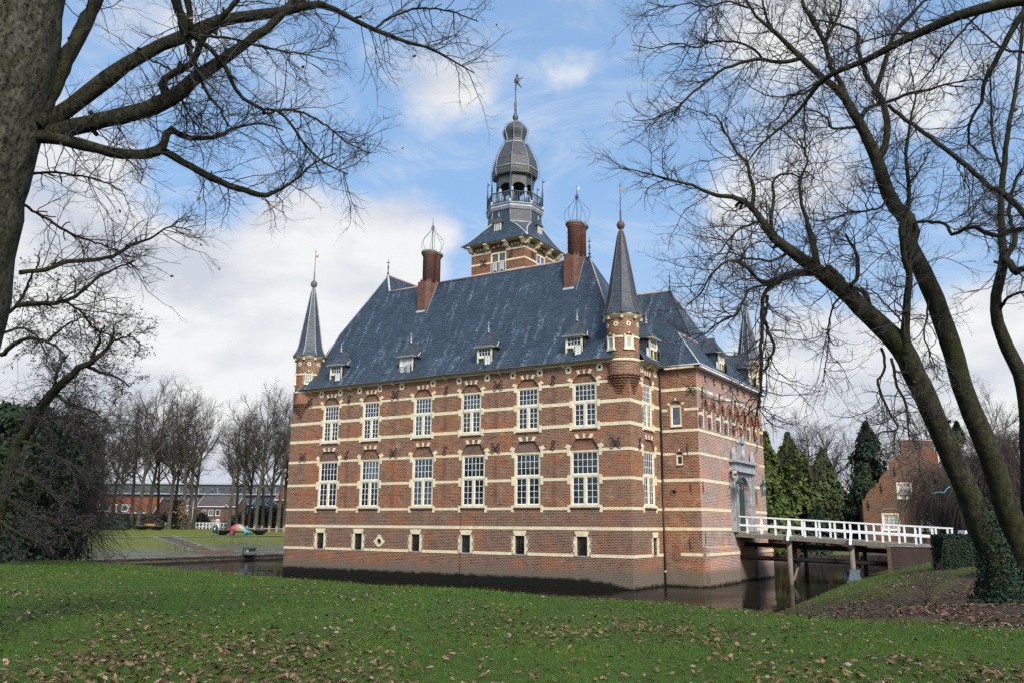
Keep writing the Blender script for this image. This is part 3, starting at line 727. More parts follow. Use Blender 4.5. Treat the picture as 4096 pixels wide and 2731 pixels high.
def cross_window(T, c, w, z0, zt, zs, zc, cf, tr, crown, spring, curt=None):
    """cream cross frame > sash, pane, relieving arch, infill (and curtain)"""
    f = MB(); f.T = T; j = .15; y0, y1 = .045, .2
    f.box(c - w, c - w + j, y0, y1, z0, zt, 'stone'); f.box(c + w - j, c + w, y0, y1, z0, zt, 'stone')
    f.box(c - w + j, c + w - j, y0, y1, zt - .1, zt, 'stone'); f.box(c - w - .0, c + w + .0, -.03, y1 + .002, z0 - .005, z0 + .17, 'stone')
    f.box(c - w + j, c + w - j, y0 + .003, y1, tr - .075, tr + .075, 'stone'); f.box(c - .085, c + .085, y0, y1, z0 + .17, tr - .075, 'stone')
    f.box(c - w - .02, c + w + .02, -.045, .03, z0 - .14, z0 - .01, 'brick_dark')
    win = f.build('cross_window', castle)
    s = MB(); s.T = T; ys = .085
    muntins(s, c - w + j, c + w - j, tr + .076, zt - .101, 5, 3, ys)
    for a, b in ((c - w + j, c - .086), (c + .086, c + w - j)): muntins(s, a, b, z0 + .171, tr - .076, 2, 4, ys)
    s.build('sash', win)
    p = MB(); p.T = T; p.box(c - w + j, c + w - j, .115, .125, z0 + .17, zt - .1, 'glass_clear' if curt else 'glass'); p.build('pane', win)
    if curt:
        q = MB(); q.T = T
        for (a, b, za, zb, mm) in curt:
            n = 9
            pts = [(c + a + (b - a) * i / n, .30 + .03 * (i % 2)) for i in range(n + 1)]
            q.add([(x, y, z) for z in (za, zb) for x, y in pts], [(i, i + 1, i + n + 2, i + n + 1) for i in range(n)], mm)
        q.build('curtain', win)
    a = MB(); a.T = T
    si, so = w * 1.02, w * 1.02 + .36
    inner = [(c - si, zs), (c - cf, zc), (c + cf, zc), (c + si, zs)]
    outer = [(c - so, spring), (c - cf - .1, crown), (c + cf + .1, crown), (c + so, spring)]
    arch_ring(a, inner, outer, [(0, .085), (.30, .38), (.475, .525), (.62, .70), (.915, 1)], -.028, .02)
    a.build('relieving_arch', win)
    t = MB(); t.T = T; t.prism([(c - w, zt), (c + w, zt), (c + w, zs + .02), (c + cf + .02, zc + .02), (c - cf - .02, zc + .02), (c - w, zs + .02)], .12, .2, 'brick_infill')
    t.build('arch_infill', win)
curtG = lambda w: [(-w, w, 5.15, 7.75, 'curtain')]
for i, (c, w) in enumerate(zip(GF, GFW)):
    cu = curtG(w) if i < 2 else ([(-w, -.1, 5.15, 7.0, 'curtain'), (.1, w, 5.15, 6.6, 'curtain')] if i == 2 else None)
    cross_window(F_FRONT, c, w, 5.02, 8.68, 8.80, 9.46, w * .57, 7.05, 9.75, 8.90, cu)
for i, (c, w) in enumerate(zip(UF, UFW)):
    cu = [(-w, -.1, 10.2, 11.4, 'curtain_green')] if i == 2 else ([(-w * .6, w, 12.0, 12.75, 'curtain_green')] if i == 3 else None)
    cross_window(F_FRONT, c, w, 10.1, 13.14, 13.22, 13.74, w * .46, 11.83, 14.05, 13.36, cu)
cross_window(F_SIDE, SGF[0], SGF[1], 5.02, 8.68, 8.80, 9.46, .55, 7.05, 9.75, 8.90)
cross_window(F_SIDE, SUF[0], SUF[1], 10.1, 13.14, 13.22, 13.74, .4, 11.83, 14.05, 13.36)

def cellar_window(T, c, hw, z0, z1):
    f = MB(); f.T = T
    f.prism([(c - hw - .02, z1 - .03), (c + hw + .02, z1 - .03), (c + hw + .15, z1 + .3), (c - hw - .15, z1 + .3)], -.03, .02, 'stone')
    n = 5; h = (z1 - z0 - .05) / n
    for s_ in (-1, 1):
        for k in range(n):
            wd = .20 if k % 2 == 0 else .30
            a, b = sorted((c + s_ * (hw - .002), c + s_ * (hw + wd - .06))); f.box(a, b, -.024, .06, z0 + k * h, z0 + (k + 1) * h, 'stone')
            a, b = sorted((c + s_ * (hw + wd - .06), c + s_ * (hw + .36))); f.box(a, b, -.012, .05, z0 + k * h, z0 + (k + 1) * h, 'stone_grey') if k % 2 == 0 else None
    f.box(c - hw, c + hw, -.02, .22, z0 - .06, z0 + .012, 'bluestone')
    w_ = f.build('cellar_window', castle)
    b = MB(); b.T = T
    for k in range(1, 4): x = c - hw + 2 * hw * k / 4; b.tube([(x, .12, z0), (x, .12, z1 - .03)], .013, 'iron', 5)
    for k in range(1, 5): z = z0 + (z1 - z0) * k / 5; b.tube([(c - hw, .125, z), (c + hw, .125, z)], .012, 'iron', 5)
    b.build('grille', w_)
    g = MB(); g.T = T; g.box(c - hw, c + hw, .205, .215, z0, z1, 'glass'); g.build('pane', w_)
for c in BW: cellar_window(F_FRONT, c, .385, 1.95, 3.2)
cellar_window(F_SIDE, 3.6, .36, 1.95, 3.15)
# oculus
mb = MB()
for k in range(16):
    a, b = 2 * PI * k / 16, 2 * PI * (k + 1) / 16
    mb.prism([(-20.48 + .2 * math.cos(a), 2.6 + .2 * math.sin(a)), (-20.48 + .38 * math.cos(a), 2.6 + .38 * math.sin(a)), (-20.48 + .38 * math.cos(b), 2.6 + .38 * math.sin(b)), (-20.48 + .2 * math.cos(b), 2.6 + .2 * math.sin(b))], -.028, .02, 'stone')
for a, b, c, d in ((-.5, -.33, -.12, .12), (.33, .5, -.12, .12), (-.14, .14, .33, .48)): mb.box(-20.48 + a, -20.48 + b, -.025, .02, 2.6 + c, 2.6 + d, 'stone')
mb.box(-20.75, -20.2, .2, .21, 2.3, 2.9, 'glass')
mb.build('round_window', castle)

# --- iron wall anchors
def s_pts(h=.66, w=.26, n=26):
    out = []
    for i in range(n + 1):
        t = i / n; a = 2 * PI * (t * 1.0)
        out.append((w * math.sin(2 * a) * .5 * (1.15 if t > .5 else 1), 0, h * .5 * math.cos(a * .5)))
    return out
def anchor_S(T, u, z, h=.70):
    m = MB(); m.T = T @ Matrix.Translation((u, -.06, z))
    top = [(.13 * math.cos(a) + .03, 0, h * .26 + h * .2 * math.sin(a)) for a in np.linspace(-.25 * PI, 1.35 * PI, 12)]
    bot = [(.15 * math.cos(a) - .02, 0, -h * .25 + h * .22 * math.sin(a)) for a in np.linspace(.32 * PI, -1.25 * PI, 12)]
    m.tube([(.2, 0, h * .5)] + top[1:] + bot + [(-.2, 0, -h * .36)], .024, 'iron', 5)
    m.tube([(.19, 0, h * .48), (-.19, 0, -h * .44)], .02, 'iron', 5)
    m.build('wall_anchor', castle)
def anchor_X(T, u, z, w=.8, h=.72):
    m = MB(); m.T = T @ Matrix.Translation((u, -.06, z))
    for s_ in (-1, 1):
        pts = [(s_ * w * .48, 0, h * .40), (s_ * w * .40, 0, h * .5), (s_ * w * .22, 0, h * .43), (s_ * w * .07, 0, h * .2), (0, 0, 0), (-s_ * w * .07, 0, -h * .2), (-s_ * w * .22, 0, -h * .44), (-s_ * w * .40, 0, -h * .5), (-s_ * w * .49, 0, -h * .38)]
        m.tube(pts, .023, 'iron', 5)
        m.tube([(s_ * (w * .25 + .125 * math.cos(a)), 0, .0 + .125 * math.sin(a)) for a in np.linspace(0, 2 * PI, 13)[:-1]], .022, 'iron', 5, closed=True)
        m.tube([(0, 0, 0), (s_ * w * .16, 0, .09)], .02, 'iron', 5)
    m.build('wall_anchor', castle)
def anchor_bar(T, u, z, h=.85):
    m = MB(); m.T = T @ Matrix.Translation((u, -.05, z)); m.tube([(0, 0, -h / 2), (.01, 0, -h * .1), (-.01, 0, h * .1), (0, 0, h / 2)], [.012, .028, .028, .012], 'iron', 5); m.build('wall_anchor', castle)
for x in (-24.1, -14.58, -5.6): anchor_S(F_FRONT, x, 9.1); anchor_S(F_FRONT, x, 13.48)
for x in (-28.86, -19.38, -10.2, -1.02): anchor_X(F_FRONT, x, 9.07)
for x in (-28.46, -19.39, -10.05): anchor_X(F_FRONT, x, 13.47)
anchor_S(F_SIDE, 1.35, 9.08, .85)
anchor_X(F_WING, 2.3, 12.93, .7, .66)
for u, z, h in ((1.9, 8.9, .95), (2.02, 6.42, .75), (1.86, 2.78, .85)): anchor_bar(F_WING, u, z, h)
for u in (6.0, 9.6, 13.2, 16.7): anchor_S(F_EAST, u, 12.85, .8)
for u, z in ((5.5, 6.4), (5.6, 3.1), (19.0, 6.6)): anchor_bar(F_EAST, u, z)
# pilaster strips under the anchors
for x in (-24.05, -19.4, -14.6, -10.2, -5.55):
    for z0, z1 in ((5.04, 6.73), (6.94, 8.57), (10.44, 11.66), (11.91, 13.01)): m = MB(); m.box(x - .15, x + .15, -.02, .02, z0, z1, 'brick_plain'); m.build('pilaster_strip', castle)
# putlog blocks under the cornice
def putlog(T, u, z, sc=1.0):
    m = MB(); m.T = T @ Matrix.Translation((u, 0, z)); a, b, h = .09 * sc, .24 * sc, .25 * sc
    m.box(-b + .05, -a, -.028, .02, -h, h, 'stone'); m.box(a, b - .05, -.028, .02, -h, h, 'stone'); m.box(-a, a, -.028, .02, .1, h, 'stone'); m.box(-a, a, -.028, .02, -h, -.1, 'stone')
    m.box(-b, -b + .05, -.026, .02, -.12, .12, 'stone'); m.box(b - .05, b, -.026, .02, -.12, .12, 'stone'); m.box(-a, a, -.006, .02, -.1, .1, 'dark_void')
    m.build('putlog_block', castle)
for x in (-27.15, -25.1, -23.06, -20.98, -18.79, -15.83, -13.46, -11.0, -8.83, -6.66, -4.42, -2.09): putlog(F_FRONT, x, 14.1)
for u in (2.05, 4.3): putlog(F_SIDE, u, 14.1)
def console(T, u, z, s=1.0):
    m = MB(); m.T = T @ Matrix.Translation((u, 0, z))
    prof = [(0, 0), (-.34 * s, 0), (-.36 * s, -.09 * s), (-.26 * s, -.13 * s), (-.16 * s, -.24 * s), (0, -.30 * s)]
    n = len(prof); w = .11 * s
    m.add([(-w, p[0], p[1]) for p in prof] + [(w, p[0], p[1]) for p in prof], [list(range(n)), list(range(2 * n - 1, n - 1, -1))] + [[i, i + n, (i + 1) % n + n, (i + 1) % n] for i in range(n)], 'stone')
    m.build('console', castle)
for x in (-28.4, -24.04, -19.66, -14.63, -9.9, -4.77): console(F_FRONT, x, 14.52)
console(F_SIDE, 2.85, 14.52)

# --- wing: windows, entrance
def small_window(T, c, w, z0, z1, zarch, leaded=True):
    f = MB(); f.T = T; j = .09
    f.box(c - w, c - w + j, .03, .16, z0, z1, 'stone'); f.box(c + w - j, c + w, .03, .16, z0, z1, 'stone'); f.box(c - w + j, c + w - j, .03, .16, z1 - j, z1, 'stone'); f.box(c - w, c + w, -.02, .161, z0 - .05, z0 + .06, 'stone')
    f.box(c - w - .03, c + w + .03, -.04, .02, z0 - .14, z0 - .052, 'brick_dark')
    win = f.build('leaded_window' if leaded else 'small_window', castle)
    if leaded:
        s = MB(); s.T = T; r = .06
        a, b, za, zb = c - w + j, c + w - j, z0 + .06, z1 - j
        s.box(a, a + r, .06, .12, za, zb, 'white_paint'); s.box(b - r, b, .06, .12, za, zb, 'white_paint'); s.box(a + r, b - r, .06, .12, zb - r, zb, 'white_paint'); s.box(a + r, b - r, .06, .12, za, za + r, 'white_paint')
        for i in range(1, 5): x = a + r + (b - a - 2 * r) * i / 5; s.box(x - .006, x + .006, .085, .097, za + r, zb - r, 'lead')
        for i in range(1, 11): z = za + r + (zb - za - 2 * r) * i / 11; s.box(a + r, b - r, .086, .096, z - .006, z + .006, 'lead')
        s.build('sash', win)
    p = MB(); p.T = T; p.box(c - w + j, c + w - j, .1, .11, z0 + .06, z1 - j, 'glass_lead' if leaded else 'glass'); p.build('pane', win)
    a = MB(); a.T = T; zs = z1 + .02
    inner = [(c + w * 1.0 * math.cos(t), zs + (zarch - .17 - zs) * math.sin(t)) for t in np.linspace(PI, 0, 9)]
    outer = [(c + (w + .2) * math.cos(t), zs + (zarch - zs) * math.sin(t)) for t in np.linspace(PI, 0, 9)]
    arch_ring(a, inner, outer, [(0, .1), (.46, .54), (.9, 1)], -.028, .02); a.build('relieving_arch', win)
    t_ = MB(); t_.T = T; t_.box(c - w, c + w, .11, .16, z1 - .001, z1 + .34, 'brick_infill'); t_.build('arch_infill', win)
small_window(F_WING, 1.15, .41, 10.5, 11.95, 12.43)
small_window(F_WING, 1.305, .235, 7.92, 8.55, 8.96, False)
m = MB(); m.T = F_WING
for k in range(14):
    a = 2 * PI * k / 14; m.tube([(.8 + .12 * math.cos(a), -.005, 6.09 + .12 * math.sin(a)), (.8 + .27 * math.cos(a), -.005, 6.09 + .27 * math.sin(a))], .03, 'brick_arch', 4)
m.box(.65, .95, .19, .2, 5.94, 6.24, 'dark_void'); m.build('round_vent', castle)
m = MB(); m.T = F_WING; m.prism([(.58, 1.56), (1.15, 1.56), (1.15, 2.45), (.865, 2.62), (.58, 2.45)], -.012, .02, 'brick_plain'); m.build('bricked_opening', castle)
for c in SLIT:
    f = MB(); f.T = F_EAST
    f.box(c - .30, c + .30, .12, .2, 10.42, 10.5, 'white_paint'); f.box(c - .30, c - .22, .12, .2, 10.5, 11.85, 'white_paint'); f.box(c + .22, c + .30, .12, .2, 10.5, 11.85, 'white_paint'); f.box(c - .30, c + .30, .12, .2, 11.78, 11.86, 'white_paint')
    w_ = f.build('slit_window', castle)
    p = MB(); p.T = F_EAST; p.box(c - .3, c + .3, .155, .165, 10.45, 12.4, 'glass_lead'); p.build('pane', w_)
    a = MB(); a.T = F_EAST
    inner = [(c - .36, 11.7), (c - .34, 12.0), (c - .16, 12.3), (c, 12.42), (c + .16, 12.3), (c + .34, 12.0), (c + .36, 11.7)]
    outer = [(c - .60, 11.7), (c - .58, 12.05), (c - .32, 12.5), (c, 12.72), (c + .32, 12.5), (c + .58, 12.05), (c + .60, 11.7)]
    arch_ring(a, inner, outer, [], -.14, .02, 'brick_plain'); a.build('pointed_arch', w_)
for c in [5.42] + [(SLIT[i] + SLIT[i + 1]) / 2 for i in range(7)] + [19.55]:
    m = MB(); m.T = F_EAST
    m.box(c - .17, c + .17, -.15, .02, 10.75, 11.69, 'brick_plain'); m.prism([(c - .17, 10.75), (c + .17, 10.75), (c, 10.4)], -.12, .02, 'brick_plain'); m.box(c - .2, c + .2, -.165, .02, 11.2, 11.42, 'stone')
    m.build('arcade_pier', castle)
for c in upper:
    m = MB(); m.T = F_EAST; m.box(c - .25, c + .25, .3, .31, 13.75, 14.3, 'dark_void'); m.box(c - .22, c + .22, -.05, .2, 13.72, 13.8, 'brick_plain'); m.build('loophole', castle)
for c in (6.87, 8.64, 10.56, 12.49, 14.33, 15.96, 17.55):
    m = MB(); m.T = F_EAST; m.box(c - .28, c + .28, -.05, .0, 12.86, 13.16, 'lead'); m.build('lead_plate', castle)
m = MB(); m.T = F_EAST
hw = 2.45; y0 = -.22; c = DOORY
for s_ in (-1, 1):
    a, b = sorted((c + s_ * 1.36, c + s_ * hw)); m.box(a, b, y0, .02, 3.5, 7.85, 'bluestone')
    a, b = sorted((c + s_ * 1.75, c + s_ * 2.2)); m.box(a, b, y0 - .12, y0, 3.5, 7.6, 'stone_grey')
    for z in (4.3, 5.3, 6.3, 7.2): a, b = sorted((c + s_ * 1.37, c + s_ * (hw + .05))); m.box(a, b, y0 - .03, y0, z, z + .28, 'bluestone')
m.box(c - hw - .06, c + hw + .06, y0 - .16, .02, 7.85, 8.45, 'bluestone'); m.box(c - hw - .2, c + hw + .2, y0 - .3, .02, 7.78, 7.86, 'bluestone')
m.box(c - hw - .3, c + hw + .3, y0 - .42, .02, 8.45, 8.58, 'lead'); m.box(c - hw - .2, c + hw + .2, y0 - .32, .02, 8.58, 8.66, 'bluestone')
arch_o = [(c + 1.36 * math.cos(t), 6.55 + .95 * math.sin(t)) for t in np.linspace(0, PI, 11)]
m.prism(arch_o + [(c - 1.36, 7.86), (c + 1.36, 7.86)], y0 + .04, .02, 'bluestone')
portal = m.build('portal', castle)
m = MB(); m.T = F_EAST
for s_ in (-1, 1):
    a, b = sorted((c + s_ * 2.12, c + s_ * 2.36)); m.box(a, b, -.36, -.14, 8.66, 9.1, 'lead_light'); m.prism([(a, 9.1), (b, 9.1), ((a + b) / 2, 9.55)], -.34, -.16, 'lead_light')
m.build('pinnacle', portal)
m = MB(); m.T = F_EAST
m.box(c - .62, c - .38, -.2, .02, 8.66, 10.0, 'bluestone'); m.box(c + .38, c + .62, -.2, .02, 8.66, 10.0, 'bluestone'); m.prism([(c - .7, 10.0), (c + .7, 10.0), (c, 10.5)], -.25, .02, 'bluestone'); m.box(c - .38, c + .38, -.06, .02, 8.66, 10.0, 'stone_grey')
m.T = F_EAST @ Matrix.Translation((c, -.2, 0)); m.lathe([(.2, 8.66), (.2, 8.85), (.24, 8.9), (.2, 9.2), (.17, 9.45), (.08, 9.58), (.11, 9.7), (.0, 9.85)], 8, 'bluestone')
m.build('statue_niche', portal)
m = MB(); m.T = F_EAST; m.prism([(c - 1.34, 3.56), (c + 1.34, 3.56)] + [(c + 1.34 * math.cos(t), 6.55 + .94 * math.sin(t)) for t in np.linspace(0, PI, 11)], .22, .28, 'shutter_green')
for x in (-1.0, -.6, -.2, .2, .6, 1.0): m.box(c + x - .02, c + x + .02, .205, .22, 3.7, 6.9, 'iron_blue')
m.build('door', castle)
m = MB(); m.tube([(-.02 + .13, 4.7, 14.5), (.13, 4.86, 14.2), (.12, 4.87, 13.8), (.12, 4.87, 7)], .065, 'iron', 8); m.tube([(.12, 4.87, 7), (.12, 4.87, .05)], .06, 'iron', 8); m.tube([(.12, 4.87, .98), (.12, 4.87, .88)], .068, 'white_worn', 8)
m.build('downpipe', castle)
m = MB(); m.tube([(-12.9, -.03, 14.3), (-13.1, -.03, 8), (-13.05, -.03, .2)], .012, 'iron', 4); m.build('cable', castle)

# --- main roofs
r = MB()
EV = 14.56
def fr(y): return 14.62 + 2.02 * y
xa, xb = XL - .5, .5
# front plane with its sprocketed foot
y1, z1 = .75, fr(.75)
mid = (-.0, 15.28)
ry, rz = 4.28, 23.266
LA = (-25.1, 5.2, 25.12); VA = (-24.05, ry + .0, rz); RA = (-4.9, ry, rz)
def sx(y, side):   # hip x on the front plane
    return (-25.1 - (5.2 - y) * 1.0) if side < 0 else (-4.9 + (ry - y) * 1.06)
r.poly([(-28.75, y1, z1), (sx(y1, 1), y1, z1), RA, VA, LA, (-27.9, 2.4, fr(2.4)), (-28.45, 1.7, fr(1.7))], 'slate')
r.poly([(-28.95, 0, mid[1]), (xb - .45, 0, mid[1]), (sx(y1, 1), y1, z1), (-28.75, y1, z1)], 'slate')
r.poly([(-29.35, -.5, EV), (xb - 1.35, -.5, EV), (xb - 1.2, 0, mid[1]), (-28.95, 0, mid[1])], 'slate')
r.box(-29.35, xb - 1.35, -.5, -.47, EV - .05, EV + .004, 'slate')
# east end of the front range
def sye(y): return y
r.poly([(sx(y1, 1), y1, z1), (sx(y1, 1), 7.8, z1), RA], 'slate')
r.poly([(xb - .45, 0, mid[1]), (xb - .45, 8.6, mid[1]), (sx(y1, 1), 7.8, z1), (sx(y1, 1), y1, z1)], 'slate')
r.poly([(xb, 1.4, EV), (xb, 9, EV), (xb - .45, 8.6, mid[1]), (xb - .45, 1.3, mid[1])], 'slate')
r.box(xb - .03, xb, 1.4, 4.7, EV - .05, EV + .004, 'slate')
r.poly([RA, (sx(y1, 1), 7.8, z1), (xb, 9.06, EV), (-24, 9.06, EV), (-24.05, ry, rz)], 'slate')
# west side and the higher west wing
r.poly([(-27.9, 2.4, fr(2.4)), LA, (-25.1, 22, 25.12), (-27.9, 22, fr(2.4))], 'slate')
r.poly([(-29.6, 2.4, 16.1), (-27.9, 2.4, fr(2.4)), (-27.9, 22, fr(2.4)), (-29.6, 22, 16.1)], 'slate')
r.poly([(xa, 2.4, EV), (-29.6, 2.4, 16.1), (-29.6, 22, 16.1), (xa, 22.5, EV)], 'slate')
r.poly([LA, VA, (-19.3, 9.2, 15), (-19.3, 22, 15), (-25.1, 22, 25.12)], 'slate')
main_roof = r.build('roof', castle)
# rear block and entrance wing roofs
r = MB()
A, B = (-1.72, 12.0, 22.1), (-9.5, 12.0, 22.1); k = 1.8; dz = 22.1 - 14.3; d_ = dz / k
c1, c2, c3, c4_ = (A[0] + d_, 12 - d_, 14.3), (A[0] + d_, 12 + d_, 14.3), (B[0] - d_, 12 + d_, 14.3), (B[0] - d_, 12 - d_, 14.3)
r.poly([c1, c2, A], 'slate'); r.poly([c4_, c1, A, B], 'slate'); r.poly([c2, c3, B, A], 'slate'); r.poly([c3, c4_, B], 'slate')
a, b = (1.0, 6.35, 17.25), (1.0, 19.1, 17.25); e0, e1 = YD - .36, YF + .4
pts = [(-1.1, e0, EV), (XE + .43, e0, EV), (XE + .43, e1, EV), (-1.1, e1, EV)]
r.poly([pts[0], pts[1], a], 'slate'); r.poly([pts[1], pts[2], b, a], 'slate'); r.poly([pts[2], pts[3], b], 'slate'); r.poly([pts[3], pts[0], a, b], 'slate')
r.build('wing_roof', castle)
# ridges, hips, valleys
m = MB()
def ridge(p, q, mat_, rr=.09): m.tube([p, q], rr, mat_, 6)
ridge(VA, (-20.9, ry, rz + .03), 'ridge_tile'); ridge((-18.7, ry, rz + .03), (-6.4, ry, rz + .03), 'ridge_tile'); ridge((-5.2, ry, rz + .03), RA, 'ridge_tile')
ridge(LA, (-25.1, 22, 25.15), 'ridge_tile'); ridge(A, B, 'ridge_tile'); ridge(a, b, 'ridge_tile', .07)
ridge(LA, (-27.9, 2.4, fr(2.4)), 'lead', .05); ridge(RA, (sx(y1, 1), y1, z1), 'ridge_tile', .07); ridge(LA, VA, 'lead_light', .1)
ridge((-27.9, 2.4, fr(2.4)), (-28.75, y1, z1), 'lead', .045); ridge((-28.75, y1, z1), (-28.95, 0, mid[1]), 'lead', .045); ridge((-28.95, 0, mid[1]), (-29.35, -.5, EV), 'lead', .045); ridge((sx(y1, 1), y1, z1), (xb - .45, 0, mid[1]), 'lead', .05)
ridge(A, (A[0] + 3.3, 12 - 3.3, 22.1 - 3.3 * k), 'rust', .07); ridge(A, (A[0] + 3.3, 12 + 3.3, 22.1 - 3.3 * k), 'lead', .06)
ridge(a, pts[1], 'lead_light', .055); ridge(b, pts[2], 'lead', .055)
m.tube([(XE + .43, e0, EV + .03), (XE + .43, e1, EV + .03)], .06, 'lead_light', 6); m.tube([(.5, e0, EV + .03), (XE + .43, e0, EV + .03)], .06, 'lead_light', 6)
m.build('ridge_capping', main_roof)
def finial(p, parent, h=1.2):
    m = MB(); m.T = Matrix.Translation(p)
    m.lathe([(.16, -.12), (.10, .02), (.05, .06), (.05, .12), (.13, .2), (.05, .28), (.035, h * .5), (.09, h * .55), (.03, h * .62), (.02, h)], 8, 'verdigris')
    for a_ in (0, PI / 2):
        m.tube([(-.16 * math.cos(a_), -.16 * math.sin(a_), h * .78), (.16 * math.cos(a_), .16 * math.sin(a_), h * .78)], .022, 'verdigris', 5)
        m.tube([(-.12 * math.cos(a_), -.12 * math.sin(a_), h * .45), (.12 * math.cos(a_), .12 * math.sin(a_), h * .45)], .02, 'verdigris', 5)
    m.build('finial', parent)
finial(LA, main_roof, 1.5); finial((RA[0], RA[1], RA[2] + .05), main_roof, 1.5); finial(A, main_roof, 1.5); finial((1.0, 19.1, 17.3), main_roof, 1.0)

# --- shutters and dormers
def shutter(mb, x0, x1, z0, z1, y, chev=True, t=.04):
    mb.box(x0, x1, y, y + t, z0, z1, 'shutter_green')
    if not chev: return
    w = x1 - x0; c = (x0 + x1) / 2; b = w * .12; n = 5; zz0, zz1 = z0 + (z1 - z0) * .05, z1 - (z1 - z0) * .05; pit = (zz1 - zz0) / (n - .35); rise = w * .52
    for k in range(-1, n):
        za = zz0 + k * pit
        for s_ in (-1, 1):
            xs = [c + s_ * .012, c + s_ * (w / 2 - b)]
            low = [za + rise, za]; top = [za + rise + pit * .52, za + pit * .52]
            P = [(xs[0], max(zz0, min(zz1, low[0]))), (xs[1], max(zz0, min(zz1, low[1]))), (xs[1], max(zz0, min(zz1, top[1]))), (xs[0], max(zz0, min(zz1, top[0])))]
            if P[2][1] - P[1][1] < .01 and P[3][1] - P[0][1] < .01: continue
            mb.prism(P, y - .008, y, 'white_paint')
def dormer(T, w=.63, zs=0, style='open', depth=2.6):
    """local frame: face at y = 0, sill at z = 0"""
    b = MB(); b.T = T
    zt = 1.58
    b.add([(-w, 0.06, zt), (-w, depth, zt), (-w, .06, -.25), (-w, depth, zt)], [(0, 1, 2)], 'slate'); b.add([(w, .06, zt), (w, depth, zt), (w, .06, -.25)], [(0, 1, 2)], 'slate')
    b.box(-w, w, .14, .2, .1, zt, 'dark_void')
    b.box(-w - .12, w + .12, -.12, .25, -.12, -.04, 'lead')
    dm = b.build('dormer', castle)
    f = MB(); f.T = T; j = .1
    f.box(-w, -w + j, 0, .14, 0, zt, 'stone'); f.box(w - j, w, 0, .14, 0, zt, 'stone'); f.box(-w + j, w - j, 0, .14, zt - .08, zt, 'stone'); f.box(-w - .03, w + .03, -.05, .139, -.04, .12, 'stone'); f.box(-w + j, w - j, .002, .139, .74, .86, 'stone'); f.box(-.05, .05, .003, .139, .12, .74, 'stone')
    f.build('window_frame', dm)
    s = MB(); s.T = T
    if style == 'louvre':
        for a_, c_ in ((-w + j, -.03), (.03, w - j)):
            s.box(a_, a_ + .04, .03, .08, .86, zt - .08, 'white_paint'); s.box(c_ - .04, c_, .03, .08, .86, zt - .08, 'white_paint')
            for k_ in range(8):
                z = .88 + k_ * .08; s.add([(a_ + .04, .04, z), (c_ - .04, .04, z), (c_ - .04, .08, z + .07), (a_ + .04, .08, z + .07)], [(0, 1, 2, 3)], 'louvre')
    else: muntins(s, -w + j, w - j, .86, zt - .08, 4, 2, .03)
    s.build('sash', dm)
    p = MB(); p.T = T; p.box(-w + j, w - j, .09, .1, .12, zt - .08, 'glass'); p.build('pane', dm)
    h = MB(); h.T = T
    if style == 'louvre':
        shutter(h, -w + j - .02, -.05, .08, .80, -.05); h.build('shutter', dm); h = MB(); h.T = T @ Matrix.Translation((.05, -.05, 0)) @ Matrix.Rotation(rad(-14), 4, 'Z'); shutter(h, 0, w - j, .2, .92, 0)
    else:
        h.T = T @ Matrix.Translation((-w - .04, -.02, 0)) @ Matrix.Rotation(rad(-10), 4, 'Z') @ Matrix.Translation((-.52, 0, 0)); shutter(h, 0, .5, .06, .82, 0, style == 'east'); h.build('shutter', dm)
        h = MB(); h.T = T @ Matrix.Translation((w - .02, -.04, 0)) @ Matrix.Rotation(rad(38), 4, 'Z') @ Matrix.Translation((-.5, 0, 0)); shutter(h, 0, .5, .14, .9, 0, True)
    h.build('shutter', dm)
    # bell-shaped hipped cap running back into the slope
    r = MB(); r.T = T; ov = .2
    rows = [(w + ov, -ov - .04, zt - .06), (w + ov * .35, -ov * .1, zt + .16), (w * .55, .28, zt + .62), (.06, .55, zt + 1.16)]
    for (xa_, ya, za), (xb_, yb, zb) in zip(rows[:-1], rows[1:]):
        r.poly([(-xa_, ya, za), (xa_, ya, za), (xb_, yb, zb), (-xb_, yb, zb)], 'slate_spire')
        for s_ in (-1, 1): r.poly([(s_ * xa_, ya, za), (s_ * xa_, depth, za), (s_ * xb_, depth, zb), (s_ * xb_, yb, zb)], 'slate_spire')
    r.box(-w - ov, w + ov, -ov - .03, .1, zt - .09, zt - .055, 'stone')
    n = 11
    for k_ in range(n): x = -w - ov + (2 * w + 2 * ov) * (k_ + .5) / n; r.tube([(x, -ov - .06, zt - .05), (x, -ov + .02, zt - .02)], .045, 'lead', 5)
    r.tube([(0, .5, zt + 1.17), (0, depth, zt + 1.17)], .05, 'rust', 5)
    for s_ in (-1, 1): r.tube([(s_ * (w + ov * .9), .4, zt + .02), (s_ * (w * .62), 1.35, zt + .62)], .035, 'lead_light', 5) if s_ > 0 else None
    r.build('dormer_roof', dm)
    g = MB(); g.T = T @ Matrix.Translation((0, .52, zt + 1.1)); g.lathe([(.13, 0), (.07, .12), (.05, .2), (.13, .26), (.05, .32), (.03, .4), (.06, .46), (.02, .52), (.015, .85)], 8, 'lead'); g.tube([(-.12, 0, .72), (.12, 0, .72)], .018, 'lead', 5)
    g.build('finial', dm)
for i, x in enumerate((-25.72, -18.46, -11.27, -4.0)): dormer(Matrix.Translation((x, -.02, 14.82)), .64, style='louvre' if i == 1 else 'open')
dormer(Matrix.Translation((.22, 3.72, 14.85)) @ Matrix.Rotation(PI / 2, 4, 'Z'), .66, style='east', depth=2.6)
dormer(Matrix.Translation((2.75, 10.4, 14.75)) @ Matrix.Rotation(PI / 2, 4, 'Z'), .6, style='east', depth=2.2)
dormer(Matrix.Translation((2.75, 17.6, 14.75)) @ Matrix.Rotation(PI / 2, 4, 'Z'), .6, style='open', depth=2.2)

